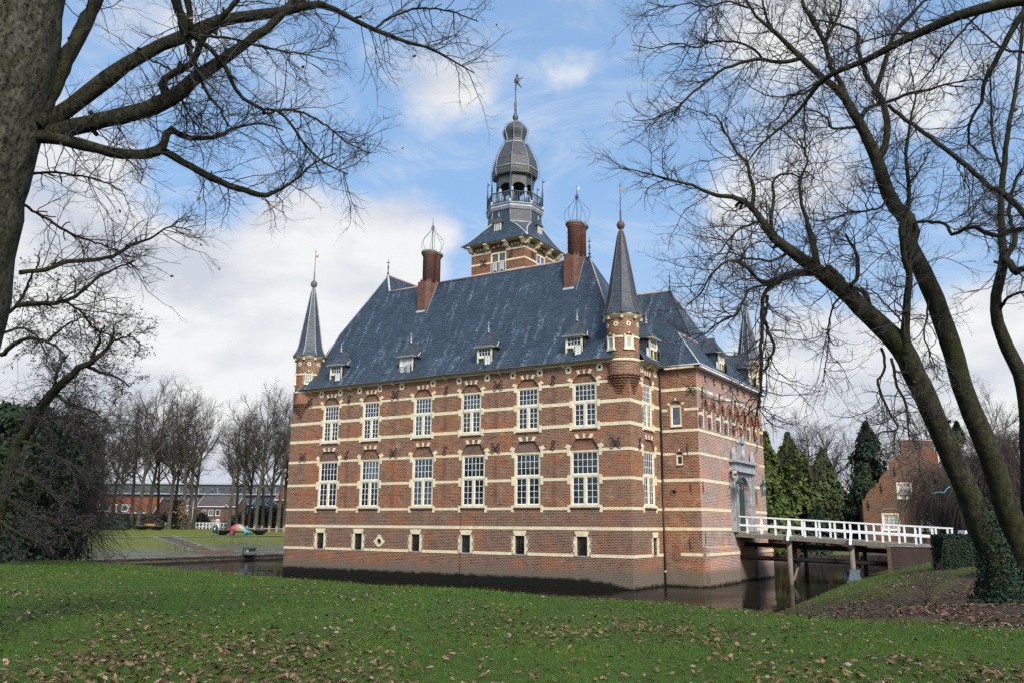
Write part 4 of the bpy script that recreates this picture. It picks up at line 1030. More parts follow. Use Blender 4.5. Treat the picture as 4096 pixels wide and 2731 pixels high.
# --- chimneys
def chimney(cx, name_label=None):
    b = MB()
    b.slab([(cx - .55, 3.05), (cx + .25, 3.05), (cx + .5, 3.4), (cx + .5, 5.3), (cx - .55, 5.3)], 20.2, 23.25, 'brick_chimney')
    b.slab([(cx - .5, 3.28), (cx + .25, 3.28), (cx + .46, 3.5), (cx + .46, 5.1), (cx - .5, 5.1)], 23.25, 23.5, 'brick_chimney')
    for cy, rr in ((3.78, .54), (4.52, .50)):
        b.lathe([(rr, 23.3), (rr, 25.55), (rr + .06, 25.6), (rr + .1, 25.72), (rr + .02, 25.76)], 14, 'brick_chimney', (cx, cy))
    ch = b.build('chimney', castle)
    c_ = MB()
    for cy in (3.78, 4.52): c_.lathe([(.6, 25.70), (.70, 25.78), (.70, 25.9), (.62, 26.0), (.42, 26.02)], 14, 'stone_dark', (cx, cy))
    c_.build('chimney_cap', ch)
    g = MB(); cy = 4.15; prof = [(.62, 26.0), (.86, 26.25), (.98, 26.6), (.96, 26.95), (.72, 27.3), (.38, 27.65), (.12, 28.0), (.04, 28.25)]
    for k in range(6):
        a_ = 2 * PI * k / 6 + .3; g.tube([(cx + q * math.cos(a_), cy + q * math.sin(a_), z) for q, z in prof], .016, 'iron_blue', 5)
    g.tube([(cx, cy, 26.0), (cx, cy, 29.0)], .028, 'iron_blue', 5)
    for a_ in (0, PI / 2): g.tube([(cx + .16 * math.cos(t) * math.cos(a_), cy + .16 * math.cos(t) * math.sin(a_), 28.15 + .22 * math.sin(t)) for t in np.linspace(0, 2 * PI, 11)[:-1]], .018, 'iron_blue', 5, closed=True)
    g.box(cx, cx + .26, cy - .01, cy + .01, 28.68, 28.9, 'flag_cloth')
    g.build('chimney_cage', ch)
    s = MB()
    for z in (24.0, 24.5, 24.9, 25.3): s.tube([(cx + (.5 if cx < -10 else -.5), 3.9, z), (cx + (.72 if cx < -10 else -.72), 3.85, z), (cx + (.72 if cx < -10 else -.72), 3.85, z + .1)], .015, 'iron', 4)
    s.build('step_iron', ch)
    l = MB()
    l.slab([(cx - .6, 2.98), (cx + .3, 2.98), (cx + .3, 3.05), (cx - .6, 3.05)], fr(2.98) - .02, fr(3.05) + .0, 'lead_light')
    l.add([(cx + .56, y, fr(y) + d) for y in (2.85, 3.4, 3.9, 4.3) for d in (.02, .12)], [(0, 2, 3, 1), (2, 4, 5, 3), (4, 6, 7, 5)], 'lead_light'); l.build('flashing', ch)
chimney(-19.47); chimney(-5.85)

# --- corner turrets
def turret(cx, cy, sc=1.0, dz=0.0, win=(), gap=None, hip='lead', corb=True, flagm='gold', open_sh=()):
    Rb = 1.06 * sc; Z = lambda z: 14 + (z - 14) * (sc if sc < 1 else 1) + dz
    b = MB(); c = (cx, cy)
    b.lathe([(Rb, Z(13.5)), (Rb, Z(17.2))], 28, 'brick', c, cap=False)
    t = b.build('turret', castle)
    o = MB()
    steps = [(math.hypot(.68, .11 + .105 * i), 12.22 + i * .165, 12.22 + (i + 1) * .165 + (.01 if i < 7 else 0)) for i in range(8)]
    for rr, a_, b_ in steps:
        o.lathe([(rr * sc, Z(a_)), (rr * sc, Z(b_))], 28, 'brick_plain', c)
        n = 22
        for k in range(n):
            q = 2 * PI * (k + (.5 if int(a_ * 5) % 2 else 0)) / n; x, y = cx + (rr + .03) * sc * math.cos(q), cy + (rr + .03) * sc * math.sin(q)
            o.box(x - .045, x + .045, y - .045, y + .045, Z(b_) - .13, Z(b_) - .05, 'brick_plain')
    o.build('corbel', t)
    s = MB()
    s.lathe([(Rb + .03, Z(14.31)), (Rb + .03, Z(14.48))], 28, 'stone', c); s.lathe([(Rb + .028, Z(15.80)), (Rb + .028, Z(15.95))], 28, 'stone', c)
    s.lathe([(Rb + .02, Z(17.16)), (Rb + .05, Z(17.24)), (Rb + .26, Z(17.36)), (Rb + .28, Z(17.41))], 16, 'stone', c)
    for k in range(8):
        q = 2 * PI * (k + .5) / 8; x, y = cx + (Rb + .15) * math.cos(q), cy + (Rb + .15) * math.sin(q); s.box(x - .07, x + .07, y - .07, y + .07, Z(17.1), Z(17.3), 'stone')
        q = 2 * PI * k / 8; T = Matrix.Translation((cx, cy, Z(16.75))) @ Matrix.Rotation(q, 4, 'Z') @ Matrix.Translation((0, -Rb, 0)); s.T = T
        s.box(-.16, .16, -.025, .05, -.08, .08, 'stone'); s.box(-.1, .1, -.027, .05, -.16, .16, 'stone'); s.box(-.05, .05, -.03, -.02, -.06, .06, 'dark_void'); s.T = None
    s.build('stone_ring', t)
    for az in win:
        T = Matrix.Translation((cx, cy, Z(15.08))) @ Matrix.Rotation(rad(az), 4, 'Z') @ Matrix.Translation((0, -Rb, 0))
        w = MB(); w.T = T
        w.box(-.31, -.22, -.06, .12, 0, .86, 'stone'); w.box(.22, .31, -.06, .12, 0, .86, 'stone'); w.box(-.22, .22, -.06, .12, .77, .86, 'stone'); w.box(-.36, .36, -.09, .12, -.06, .08, 'stone')
        ww = w.build('turret_window', t)
        p = MB(); p.T = T
        if az in open_sh: shutter(p, -.21, .21, .09, .77, -.03)
        else:
            muntins(p, -.22, .22, .08, .77, 1, 1, -.03); p.box(-.2, .2, .0, .01, .1, .75, 'curtain'); 
        pts_o = [(-.36, .86), (-.3, 1.02), (0, 1.13), (.3, 1.02), (.36, .86)]; pts_i = [(-.24, .86), (-.2, .93), (0, 1.0), (.2, .93), (.24, .86)]
        arch_ring(p, pts_i, pts_o, [(0, .12), (.45, .55), (.88, 1)], -.06, .06)
        p.build('window_sash', t)
        if az in open_sh or az < 0:
            h = MB(); h.T = T @ Matrix.Translation((-.34, -.05, 0)) @ Matrix.Rotation(rad(-62), 4, 'Z') @ Matrix.Translation((-.46, 0, 0)); shutter(h, 0, .44, .06, .8, 0, az in open_sh); h.build('shutter', t)
    prof = [(1.46, 17.42), (1.24, 17.78), (1.06, 18.25), (.93, 18.9), (.80, 19.7), (.24, 23.0), (.13, 23.4)]
    prof = [(q * sc, Z(z)) for q, z in prof]
    r = MB(); r.lathe(prof, 8, 'slate_spire', c, PI / 8, smooth=False); r.build('spire', t)
    l = MB()
    for k in range(8):
        q = PI / 8 + 2 * PI * k / 8; l.tube([(cx + (pr + .012) * math.cos(q), cy + (pr + .012) * math.sin(q), z + .01) for pr, z in prof], .04 * sc, hip, 5)
    l.build('hip_roll', t)
    n = MB()
    n.lathe([(.14, Z(23.3)), (.17, Z(23.42)), (.08, Z(23.52)), (.2, Z(23.62)), (.28, Z(23.8)), (.28, Z(23.92)), (.2, Z(24.08)), (.07, Z(24.2)), (.06, Z(24.9)), (.035, Z(25.0)), (.02, Z(26.9))], 12, 'stone_dark' if hip == 'lead' else 'rust', c)
    n.box(cx, cx + .36, cy - .012, cy + .012, Z(26.2), Z(26.4), flagm); n.ball((cx, cy, Z(26.75)), .05, 'iron')
    n.build('weathervane', t)
    return t
turret(-.68, .68, win=(45, -24), hip='rust')
turret(-29.44, .68, win=(45, -42), open_sh=(45, -42))
turret(2.0, 19.55, .8, 0.4, win=(45, -20))

# --- tower
TX0, TX1, TY0, TY1 = -18.65, -13.2, 8.7, 14.15
TCX, TCY = (TX0 + TX1) / 2, (TY0 + TY1) / 2
F_TS = Matrix.Translation((0, TY0, 0)); F_TE = Matrix.Translation((TX1, 0, 0)) @ F_SIDE
t = MB(); t.T = F_TS
t.panel([(TX0, 19.5), (TX1, 19.5), (TX1, 27.6), (TX0, 27.6)], [[(-16.65, 24.7), (-15.05, 24.7), (-15.05, 26.7), (-15.3, 27.1), (-15.85, 27.2), (-16.4, 27.1), (-16.65, 26.7)]], 'brick_plain', reveal=.2)
t.T = F_TE
t.panel([(TY0, 19.5), (TY1, 19.5), (TY1, 27.6), (TY0, 27.6)], [[(10.67, 24.7), (12.17, 24.7), (12.17, 26.75), (11.9, 27.1), (11.42, 27.2), (10.9, 27.1), (10.67, 26.75)]], 'brick_plain', reveal=.2)
t.T = None
t.poly([(TX0, TY0, 19.5), (TX0, TY1, 19.5), (TX0, TY1, 27.6), (TX0, TY0, 27.6)], 'brick_plain'); t.poly([(TX0, TY1, 19.5), (TX1, TY1, 19.5), (TX1, TY1, 27.6), (TX0, TY1, 27.6)], 'brick_plain')
t.box(TX0 + .5, TX1 - .5, TY0 + .5, TY1 - .5, 20, 27.5, 'dark_void')
tower = t.build('tower', castle)
s = MB()
for T, u0, u1, g0, g1, uc in ((F_TS, TX0, TX1, -16.66, -15.04, -15.85), (F_TE, TY0 + .001, TY1, 10.66, 12.18, 11.42)):
    s.T = T
    for z0, z1 in ((26.71, 26.86), (25.79, 25.94), (24.87, 25.02), (23.9, 24.05)):
        pr = .026 if T is F_TS else .024
        s.box(u0 - (.024 if T is F_TS else 0), g0, -pr, .03, z0, z1, 'stone'); s.box(g1, u1 + (.024 if T is F_TS else 0), -pr, .03, z0, z1, 'stone')
    for c_, w_, zz in ((uc, .8, 26.75), (u0 + .95, .5, 26.88), (u1 - .95, .5, 26.88)):
        inn = [(c_ + w_ * math.cos(q), zz + (.42 if c_ == uc else .2) * math.sin(q)) for q in np.linspace(PI, 0, 9)]; out = [(c_ + (w_ + .2) * math.cos(q), zz + (.62 if c_ == uc else .42) * math.sin(q)) for q in np.linspace(PI, 0, 9)]
        arch_ring(s, inn, out, [(0, .08), (.26, .33), (.47, .53), (.67, .74), (.92, 1)], -.028, .02)
s.T = None; s.build('stone_banding', tower)
for T, c_, hw_, gl in ((F_TS, -15.85, .8, 'glass_lead'), (F_TE, 11.42, .75, 'glass_sky_tint')):
    f = MB(); f.T = T
    f.box(c_ - hw_, c_ - hw_ + .14, .03, .16, 24.7, 26.72, 'stone'); f.box(c_ + hw_ - .14, c_ + hw_, .03, .16, 24.7, 26.72, 'stone'); f.box(c_ - hw_ + .14, c_ + hw_ - .14, .03, .16, 26.56, 26.72, 'stone'); f.box(c_ - .06, c_ + .06, .03, .16, 24.7, 26.56, 'stone'); f.box(c_ - hw_ + .14, c_ + hw_ - .14, .032, .159, 25.75, 25.9, 'stone')
    f.box(c_ - hw_, c_ + hw_, .12, .16, 26.72, 27.2, 'brick_infill'); f.box(c_ - hw_ + .14, c_ + hw_ - .14, .1, .11, 25.9, 26.56, gl)
    for s_ in (-1, 1):
        a_, b_ = sorted((c_ + s_ * .06, c_ + s_ * (hw_ - .14)))
        if gl == 'glass_lead':
            shutter(f, a_ - .02, b_ + .02, 24.95, 25.8, .0)
            for k in range(1, 4): x = a_ + (b_ - a_) * k / 4; f.box(x - .008, x + .008, .088, .1, 25.9, 26.56, 'lead')
            for k in range(1, 5): z = 25.9 + .66 * k / 5; f.box(a_, b_, .09, .099, z - .007, z + .007, 'lead')
    f.box(c_ - hw_ + .14, c_ + hw_ - .14, .1, .11, 24.7, 25.75, gl)
    f.build('tower_window', tower)
for T, u, z, k in ((F_TS, -17.35, 25.95, 'X'), (F_TS, -14.55, 26.4, 'S'), (F_TE, 10.0, 26.35, 'X'), (F_TE, 13.1, 26.3, 'S')): (anchor_X if k == 'X' else anchor_S)(T, u, z, *((.7, .62) if k == 'X' else (.68,)))
cs = MB()
for T, us in ((F_TS, (TX0 + .02, TX0 + 1.75, TX1 - 1.75, TX1 - .02)), (F_TE, (TY0 + .02, TY0 + 1.75, TY1 - 1.75, TY1 - .02))):
    for u in us:
        cs.T = T @ Matrix.Translation((u, 0, 27.5)); prof = [(0, 0), (-.6, 0), (-.62, -.12), (-.48, -.22), (-.3, -.46), (0, -.52)]; n = 6; w = .16
        cs.add([(-w, p[0], p[1]) for p in prof] + [(w, p[0], p[1]) for p in prof], [list(range(n)), list(range(2 * n - 1, n - 1, -1))] + [[i, i + n, (i + 1) % n + n, (i + 1) % n] for i in range(n)], 'stone')
cs.T = None
cs.box(TX0 - .6, TX1 + .6, TY0 - .6, TY1 + .6, 27.5, 27.54, 'stone'); cs.build('eaves_bracket', tower)
def ring8(half, ch, z):     # square with cut corners: ch is the cut along each side
    h, q = half, half - ch
    return [(TCX + x, TCY + y, z) for x, y in ((-q, -h), (q, -h), (h, -q), (h, q), (q, h), (-q, h), (-h, q), (-h, -q))]
g8 = 2 - math.sqrt(2)
rings = [ring8(3.41, .04, 27.54), ring8(3.05, .12, 27.95), ring8(2.68, .36, 28.5), ring8(2.42, .75, 29.05), ring8(2.28, g8 * 2.28, 29.55), ring8(2.22, g8 * 2.22, 30.7)]
r = MB()
for A_, B_ in zip(rings[:-1], rings[1:]):
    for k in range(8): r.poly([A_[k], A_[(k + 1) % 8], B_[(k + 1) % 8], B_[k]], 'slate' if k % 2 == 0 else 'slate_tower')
r.build('tower_roof', tower)
l = MB()
for k in range(8): l.tube([rg[k] for rg in rings[:5]], .05, 'lead_light', 5); l.tube([rings[4][k], rings[5][k]], .03, 'lead', 5)
l.tube([rings[4][1], rings[4][2]], .05, 'lead_light', 5); l.tube([rings[4][3], rings[4][4]], .05, 'lead_light', 5); l.tube([rings[4][7], rings[4][0]], .05, 'lead_light', 5)
l.build('hip_roll', tower)
for T in (Matrix.Translation((TCX - .15, TCY - 2.52, 28.55)), Matrix.Translation((TCX + 2.52, TCY + .1, 28.55)) @ Matrix.Rotation(PI / 2, 4, 'Z')):
    d = MB(); d.T = T
    d.box(-.36, .36, .0, 1.2, 0, .95, 'slate'); d.box(-.36, -.26, -.04, .05, 0, .95, 'stone'); d.box(.26, .36, -.04, .05, 0, .95, 'stone'); d.box(-.26, .26, -.04, .05, .86, .95, 'stone'); d.box(-.36, .36, -.05, .05, -.05, .06, 'stone')
    shutter(d, -.26, .26, .06, .86, -.03)
    d.add([(-.5, -.15, .92), (.5, -.15, .92), (.5, 1.0, .92), (-.5, 1.0, .92), (0, .15, 1.6), (0, 1.2, 1.6)], [(0, 1, 4), (1, 2, 5, 4), (3, 0, 4, 5), (0, 3, 2, 1)], 'slate_tower')
    d.lathe([(.14, 1.45), (.05, 1.7), (.02, 1.95)], 6, 'lead', (0, .15)); d.build('tower_dormer', tower)
# gallery
PH = PI / 8; C8 = (TCX, TCY)
g = MB(); g.lathe([(2.30, 30.6), (2.50, 30.72), (2.62, 30.95), (2.56, 31.12), (2.66, 31.2), (2.66, 31.28), (1.0, 31.3)], 8, 'lead', C8, PH, smooth=False); g.build('gallery', tower)
def v8(R, k, z): return (TCX + R * math.cos(PH + 2 * PI * k / 8), TCY + R * math.sin(PH + 2 * PI * k / 8), z)
b = MB()
for k in range(8):
    p, q = Vector(v8(2.5, k, 0)), Vector(v8(2.5, k + 1, 0))
    b.tube([p + Vector((0, 0, 32.3)), q + Vector((0, 0, 32.3))], .06, 'iron_blue', 5); b.tube([p + Vector((0, 0, 31.42)), q + Vector((0, 0, 31.42))], .05, 'iron_blue', 5)
    for i in range(1, 9): x = p.lerp(q, i / 9); b.tube([x + Vector((0, 0, z)) for z in (31.42, 31.6, 31.75, 32.05, 32.3)], [.03, .045, .028, .045, .03], 'iron_blue', 5)
    b.tube([v8(2.5, k, 31.25), v8(2.5, k, 31.55)], .10, 'lead_light', 6); b.tube([v8(2.5, k, 31.5), v8(2.5, k, 32.5), v8(2.5, k, 32.6), v8(2.5, k, 33.3), v8(2.5, k, 34.2)], [.07, .07, .1, .045, .018], 'iron_blue', 6)
    x = v8(2.5, k, 33.85); b.box(x[0], x[0] + .22, x[1] - .01, x[1] + .01, x[2], x[2] + .12, 'iron')
b.build('balustrade', tower)
l = MB()
for k in range(8):
    l.tube([v8(1.62, k, 31.25), v8(1.62, k, 33.0)], .15, 'lead', 6)
    p, q = Vector(v8(1.72, k, 0)), Vector(v8(1.72, k + 1, 0)); n = 8
    ins = []
    for i in range(n + 1):
        s_ = i / n; e = abs(2 * s_ - 1); ins.append((p.lerp(q, s_), 32.85 + .62 * math.sqrt(max(0, 1 - e * e))))
    for i in range(n):
        (a_, za), (b_, zb) = ins[i], ins[i + 1]; l.poly([(a_.x, a_.y, za), (b_.x, b_.y, zb), (b_.x, b_.y, 34.2), (a_.x, a_.y, 34.2)], 'slate_tower')
l.lathe([(1.2, 33.5), (1.5, 33.52)], 8, 'dark_void', C8, PH); l.lathe([(.45, 31.3), (.45, 33.5)], 8, 'timber_black', C8, PH)
l.build('lantern', tower)
dome = [(1.74, 34.15), (2.06, 34.32), (2.10, 34.75), (2.06, 35.2), (1.92, 35.95), (1.55, 36.85), (1.26, 37.42), (1.14, 37.62), (1.0, 37.72)]
bulb = [(1.0, 37.7), (.92, 37.85), (.87, 38.1), (.95, 38.4), (1.08, 38.75), (1.12, 38.95), (1.05, 39.2), (.84, 39.5), (.45, 39.8), (.2, 39.93), (.12, 40.1)]
d = MB(); d.lathe(dome, 8, 'slate_tower', C8, PH, smooth=False); d.lathe(bulb, 8, 'slate_tower', C8, PH, smooth=False)
for z, R, R2 in ((34.95, 2.14, 2.14), (37.55, 1.22, 1.22)): d.lathe([(R, z), (R2, z + .08)], 8, 'lead_light' if z > 36 else 'lead', C8, PH)
d.build('dome', tower)
l = MB()
for k in range(8):
    for pf in (dome, bulb):
        l.tube([v8(R + .02, k, z) for R, z in pf], .04, 'lead', 5)
    pts = [(R + .13, z) for R, z in dome + bulb[1:-1]]
    Ls = np.cumsum([0] + [math.dist(pts[i], pts[i + 1]) for i in range(len(pts) - 1)])
    for s_ in np.arange(0, Ls[-1], .17):
        R = float(np.interp(s_, Ls, [p[0] for p in pts])); z = float(np.interp(s_, Ls, [p[1] for p in pts])); l.ball(v8(R, k, z), .045, 'iron_blue', nu=5, nv=3)
l.build('crocket', tower)
n = MB(); n.lathe([(.13, 39.95), (.2, 40.15), (.26, 40.3), (.27, 40.45), (.22, 40.6), (.12, 40.7), (.1, 41.05), (.13, 41.15), (.1, 41.3), (.12, 41.8), (.06, 42.1), (.035, 43.2)], 10, 'bronze', C8)
n.build('spire_needle', tower)
v = MB(); v.T = Matrix.Translation((TCX, TCY, 43.15)) @ Matrix.Rotation(YAW * -1 * 0 + rad(-32 + 64), 4, 'Z')
v.tube([(0, 0, 0), (.0, 0, .3), (.05, 0, .55), (.07, 0, .75)], [.05, .06, .09, .11], 'bronze', 7)          # standing leg
v.tube([(.1, 0, .75), (.3, 0, .62), (.42, 0, .4), (.52, 0, .28)], [.11, .09, .06, .045], 'bronze', 7)       # raised leg
v.tube([(.09, 0, .72), (.1, 0, .95), (.11, 0, 1.15), (.12, 0, 1.28)], [.17, .15, .17, .10], 'bronze', 8)
v.ball((.13, 0, 1.45), .11, 'bronze', sz=1.15); v.box(.05, .21, -.07, .07, 1.52, 1.62, 'bronze')
v.tube([(.2, 0, 1.22), (.38, 0, 1.12), (.55, 0, 1.2), (.68, 0, 1.36)], [.06, .05, .045, .035], 'bronze', 6); v.tube([(.03, 0, 1.22), (-.1, 0, 1.05), (-.12, 0, .85)], [.06, .05, .04], 'bronze', 6); v.tube([(-.13, 0, .72), (-.08, 0, 1.3)], .02, 'bronze', 5)
v.box(.2, .42, -.03, .03, .9, 1.0, 'bronze')
v.build('weathervane_figure', tower)
# ------------------------------------------------------------------ bridge, lanterns and things at the water
bridge = empty('footbridge', (2.9, 14.0, 3.4), 0, 'white railed timber footbridge leading to the castle portal', 'bridge')
BM = Matrix.Translation((-2.9, -14.0, -3.4))
def dz(x): return 3.46 - (x - 2.7) * .0545           # top of the deck
def bb(): m = MB(); m.T = BM; return m
m = bb()
n = 68
for i in range(n):
    x0 = 2.72 + i * .2; x1 = x0 + .185; z = dz((x0 + x1) / 2); m.box(x0, x1, 11.9, 16.1, z - .06, z, 'deck')
for y in (11.95, 13.3, 14.7, 16.05):
    m.add([(x, yy, dz(x) + q) for x in (2.72, 16.3) for yy in (y - .08, y + .08) for q in (-.3, -.065)], [(0, 1, 3, 2), (4, 6, 7, 5), (0, 4, 5, 1), (2, 3, 7, 6), (1, 5, 7, 3), (0, 2, 6, 4)], 'timber_old')
m.build('deck', bridge)
for y, side, x0, xs in ((12.0, -1, 2.62, [3.56 + i for i in range(13)] + [16.45]), (16.0, 1, 2.7, [3.45 + .99 * i for i in range(14)])):
    m = bb(); xe = xs[-1] + .08
    def beam(y0, y1, za, zb, mat_='white_paint'):
        m.add([(x, yy, dz(x) + q) for x in (x0, xe) for yy in (y0, y1) for q in (za, zb)], [(0, 1, 3, 2), (4, 6, 7, 5), (0, 4, 5, 1), (2, 3, 7, 6), (1, 5, 7, 3), (0, 2, 6, 4)], mat_)
    beam(y - .09, y + .09, 1.1, 1.19); beam(y - .055 - .03, y - .03, .48, .62)
    rl = m.build('railing', bridge)
    for i, x in enumerate(xs):
        p = bb(); lo = -.26 if i < 10 else .0
        p.box(x - .06, x + .06, y - .055, y + .055, dz(x) + lo, dz(x) + 1.099, 'white_paint'); p.build('post', rl)
    if side < 0:
        for x in (6.5, 10.6):
            p = bb(); p.add([(x + sx_, yy, dz(x) + zz) for sx_ in (-.07, .07) for yy, zz in ((11.94, .55), (11.94, .40), (11.45, -.36), (11.35, -.36), (11.35, -.22))], [(0, 1, 2, 3, 4), (9, 8, 7, 6, 5), (0, 4, 9, 5), (0, 5, 6, 1), (1, 6, 7, 2), (2, 7, 8, 3), (3, 8, 9, 4)], 'white_paint'); p.build('strut', rl)
for x in (6.5, 10.6):
    p = bb(); p.box(x - .15, x + .15, 11.3, 16.7, dz(x) - .55, dz(x) - .31, 'timber_black'); p.build('cross_beam', bridge)
    for y in (11.75, 13.2, 16.2):
        p = bb(); p.tube([(x, y, -1.2), (x, y, dz(x) - .54)], .17 if y < 12 else .15, 'timber_old' if y < 12 else 'timber_black', 10); p.build('pile', bridge)
    p = bb(); p.tube([(x + .1, 12.0, .25), (x + .1, 14.6, 1.9)], .09, 'timber_old', 6); p.build('brace', bridge)
for y, za, zb in ((14.0, 2.62, 2.3), (13.0, 1.72, 1.5)):
    p = bb(); p.tube([(2.6, y, za), (12.85, y, zb)], .16, 'timber_black', 8); p.build('tie_beam', bridge)
m = MB(); m.box(12.85, 16.4, 11.85, 12.25, -.6, 2.66, 'brick_dark'); m.box(12.85, 13.25, 12.25, 16.3, -.6, 2.62, 'brick_dark'); m.box(12.78, 13.0, 11.78, 12.1, -.6, 2.62, 'brick_gatehouse'); m.box(12.8, 16.4, 11.8, 12.3, 2.66, 2.72, 'stone_grey')
tag(m.build('abutment_wall'), 'brown brick abutment carrying the bank end of the bridge', 'wall')

def wall_lantern(y, label):
    o = empty('wall_lantern', (XE, y, 6.9), 0, label, 'lantern', 'lanterns beside the portal')
    m = MB(); X = .78
    m.tube([(.02, 0, -.35), (.03, 0, .75)], .022, 'iron', 5); m.tube([(.03, 0, .7), (.2, 0, .95), (.5, 0, .98), (X, 0, .82), (X, 0, .62)], .02, 'iron', 5)
    m.tube([(.03, 0, -.2), (.15, 0, -.42), (.35, 0, -.3)], .016, 'iron', 5); m.build('bracket', o)
    m = MB(); T0 = Matrix.Translation((X, 0, -.42)) @ Matrix.Scale(.76, 4); m.T = T0
    m.lathe([(.07, .98), (.05, 1.05), (.10, 1.1), (.06, 1.2), (.03, 1.36)], 8, 'verdigris'); m.lathe([(.40, .62), (.36, .68), (.16, .92), (.08, 1.0)], 6, 'verdigris', smooth=False); m.lathe([(.25, -.34), (.25, -.28)], 6, 'verdigris', smooth=False)
    for k in range(6):
        a_ = 2 * PI * k / 6; m.tube([(.22 * math.cos(a_), .22 * math.sin(a_), -.3), (.35 * math.cos(a_), .35 * math.sin(a_), .63)], .022, 'verdigris', 4)
    m.build('lamp_cage', o)
    m = MB(); m.T = T0; m.lathe([(.21, -.28), (.33, .61)], 6, 'glass_clear', smooth=False); m.ball((0, 0, .1), .07, 'white_paint', sz=1.6, nu=6, nv=4); m.build('lamp_glass', o)
wall_lantern(11.05, 'green hexagonal lantern on iron bracket left of the portal'); wall_lantern(16.95, 'green hexagonal lantern on iron bracket right of the portal')
o = empty('house_flag', (XE, 11.2, 7.6), 0, 'small red and white flag at the left edge of the portal', 'flag')
m = MB(); m.box(.25, .55, -.01, .01, -.25, .2, 'white_paint'); m.tube([(0, 0, -.3), (.3, 0, .3)], .015, 'iron', 4); m.build('cloth', o); m = MB(); m.box(.3, .55, -.02, .02, -.18, .02, 'tile_orange'); m.build('stripe', o)

# revetment of the far shore
m = MB(); rng = random.Random(4)
y = -14.0
while y < 46:
    w = rng.uniform(.5, .62); m.box(-54.42, -54.18 + rng.uniform(-.02, .03), y, y + w - .05, -.8, .40 + rng.uniform(-.02, .03), 'timber_edge'); y += w
m.box(-54.40, -54.12, -14, 46, .28, .34, 'timber_edge')
tag(m.build('timber_revetment'), 'dark timber planks edging the far left shore of the moat', 'revetment')
m = MB(); x = -31.0
while x < 8:
    yb = np.interp(x, [-30, -6, 7], [47, 47, 48.6]); w = rng.uniform(.6, .8); m.box(x, x + w - .04, yb - .12, yb + .12, -.8, 1.0 + rng.uniform(-.04, .04), 'timber_edge'); x += w
tag(m.build('timber_revetment'), 'dark plank edging of the back shore seen beneath the bridge', 'revetment')
m = MB()
for i in range(13): m.box(12.35 - i * 0, 12.6, 0, 0.1, 0, .1, 'timber_edge') if False else None
# floodlights
def floodlight(p, rz, label, mm, s=1.0):
    o = empty('floodlight', p, rz, label, 'floodlight', 'floodlights aimed at the castle')
    m = MB(); m.add([(-.6 * s, -.4, .12), (.6 * s, -.4, .12), (.6 * s, .45, .12), (-.6 * s, .45, .12), (-.6 * s, -.25, .75), (.6 * s, -.25, .75), (.6 * s, .3, .75), (-.6 * s, .3, .75)], [(0, 1, 5, 4), (1, 2, 6, 5), (2, 3, 7, 6), (3, 0, 4, 7), (4, 5, 6, 7), (3, 2, 1, 0)], mm)
    m.box(-.62 * s, .62 * s, -.3, .34, .75, .79, mm); m.build('housing', o)
    m = MB(); m.box(-.5 * s, .5 * s, -.345, -.335, .22, .68, 'dark_void'); m.T = None; m.box(-.42 * s, -.18 * s, -.36, -.345, .25, .55, 'steel'); m.build('lens', o)
    m = MB(); m.box(-.6 * s, .6 * s, -.5, .5, 0, .1, 'rust'); m.build('base', o)
fp = at(*[0 + 1882 / 1.96, 1600 + 1222 / 1.96], 88.0)
floodlight((-53.9, 17.2, .46), rad(62), 'dark green floodlight box on the timber shore left of the castle', 'floodlight', 1.15)
g_ = ground_at(2800 + 1068 / 1.7423, 1700 + 1088 / 1.7423)
floodlight((g_[0], g_[1], gz(g_[0], g_[1]) - .05), rad(-60), 'blue grey floodlight box on the grassy bank before the bridge', 'floodlight_grey', .5)
# steps down the far bank
st = empty('garden_steps', (-62.5, 16.5, 1.2), 0, 'brick steps with pale stone edges down the far bank', 'steps')
def stp(): m = MB(); m.T = Matrix.Translation((62.5, -16.5, -1.2)); return m
nst = 7; A0, B0 = ground_at(650, 2150, 60)[:2], ground_at(822, 2208, 60)[:2]; dv = (B0 - A0) / nst; nv = np.array([-dv[1], dv[0]]); nv /= np.linalg.norm(nv)
za, zb = gz(*A0) + .12, gz(*B0) + .1
m = stp(); kk = stp()
for i in range(nst):
    p, q = A0 + dv * i, A0 + dv * (i + 1); z = za + (zb - za) * i / nst; z2 = za + (zb - za) * (i + 1) / nst
    c = [p - nv * 1.25, q - nv * 1.25, q + nv * 1.25, p + nv * 1.25]; m.slab([tuple(x) for x in c], z2 - .4, z2 + (z - z2) * .35, 'brick_path')
    e = [q - nv * 1.25 - dv * .06, q - nv * 1.25, q + nv * 1.25, q + nv * 1.25 - dv * .06]; kk.slab([tuple(x) for x in e], z2 - .3, z2 + (z - z2) * .35 + .03, 'concrete')
m.build('tread', st)
for s_ in (-1, 1):
    vs = []
    for i in range(nst + 1):
        p = A0 + dv * i + nv * 1.25 * s_; q = p + nv * .16 * s_; z = za + (zb - za) * i / nst + .12; vs += [(p[0], p[1], z), (q[0], q[1], z), (p[0], p[1], z - .5), (q[0], q[1], z - .5)]
    kk.add(vs, [f for i in range(nst) for f in ((4 * i, 4 * i + 1, 4 * i + 5, 4 * i + 4), (4 * i + 1, 4 * i + 3, 4 * i + 7, 4 * i + 5), (4 * i, 4 * i + 4, 4 * i + 6, 4 * i + 2))], 'concrete')
kk.build('edging', st)
m = MB(); q_ = [ground_at(u, v, 60)[:2] for u, v in ((780, 2213), (850, 2201), (935, 2203), (935, 2212))]; zq = max(gz(*x) for x in q_) + .04; m.slab([tuple(x) for x in q_], zq - .4, zq, 'brick_path'); tag(m.build('landing'), 'small red brick landing at the foot of the steps', kind='structure')

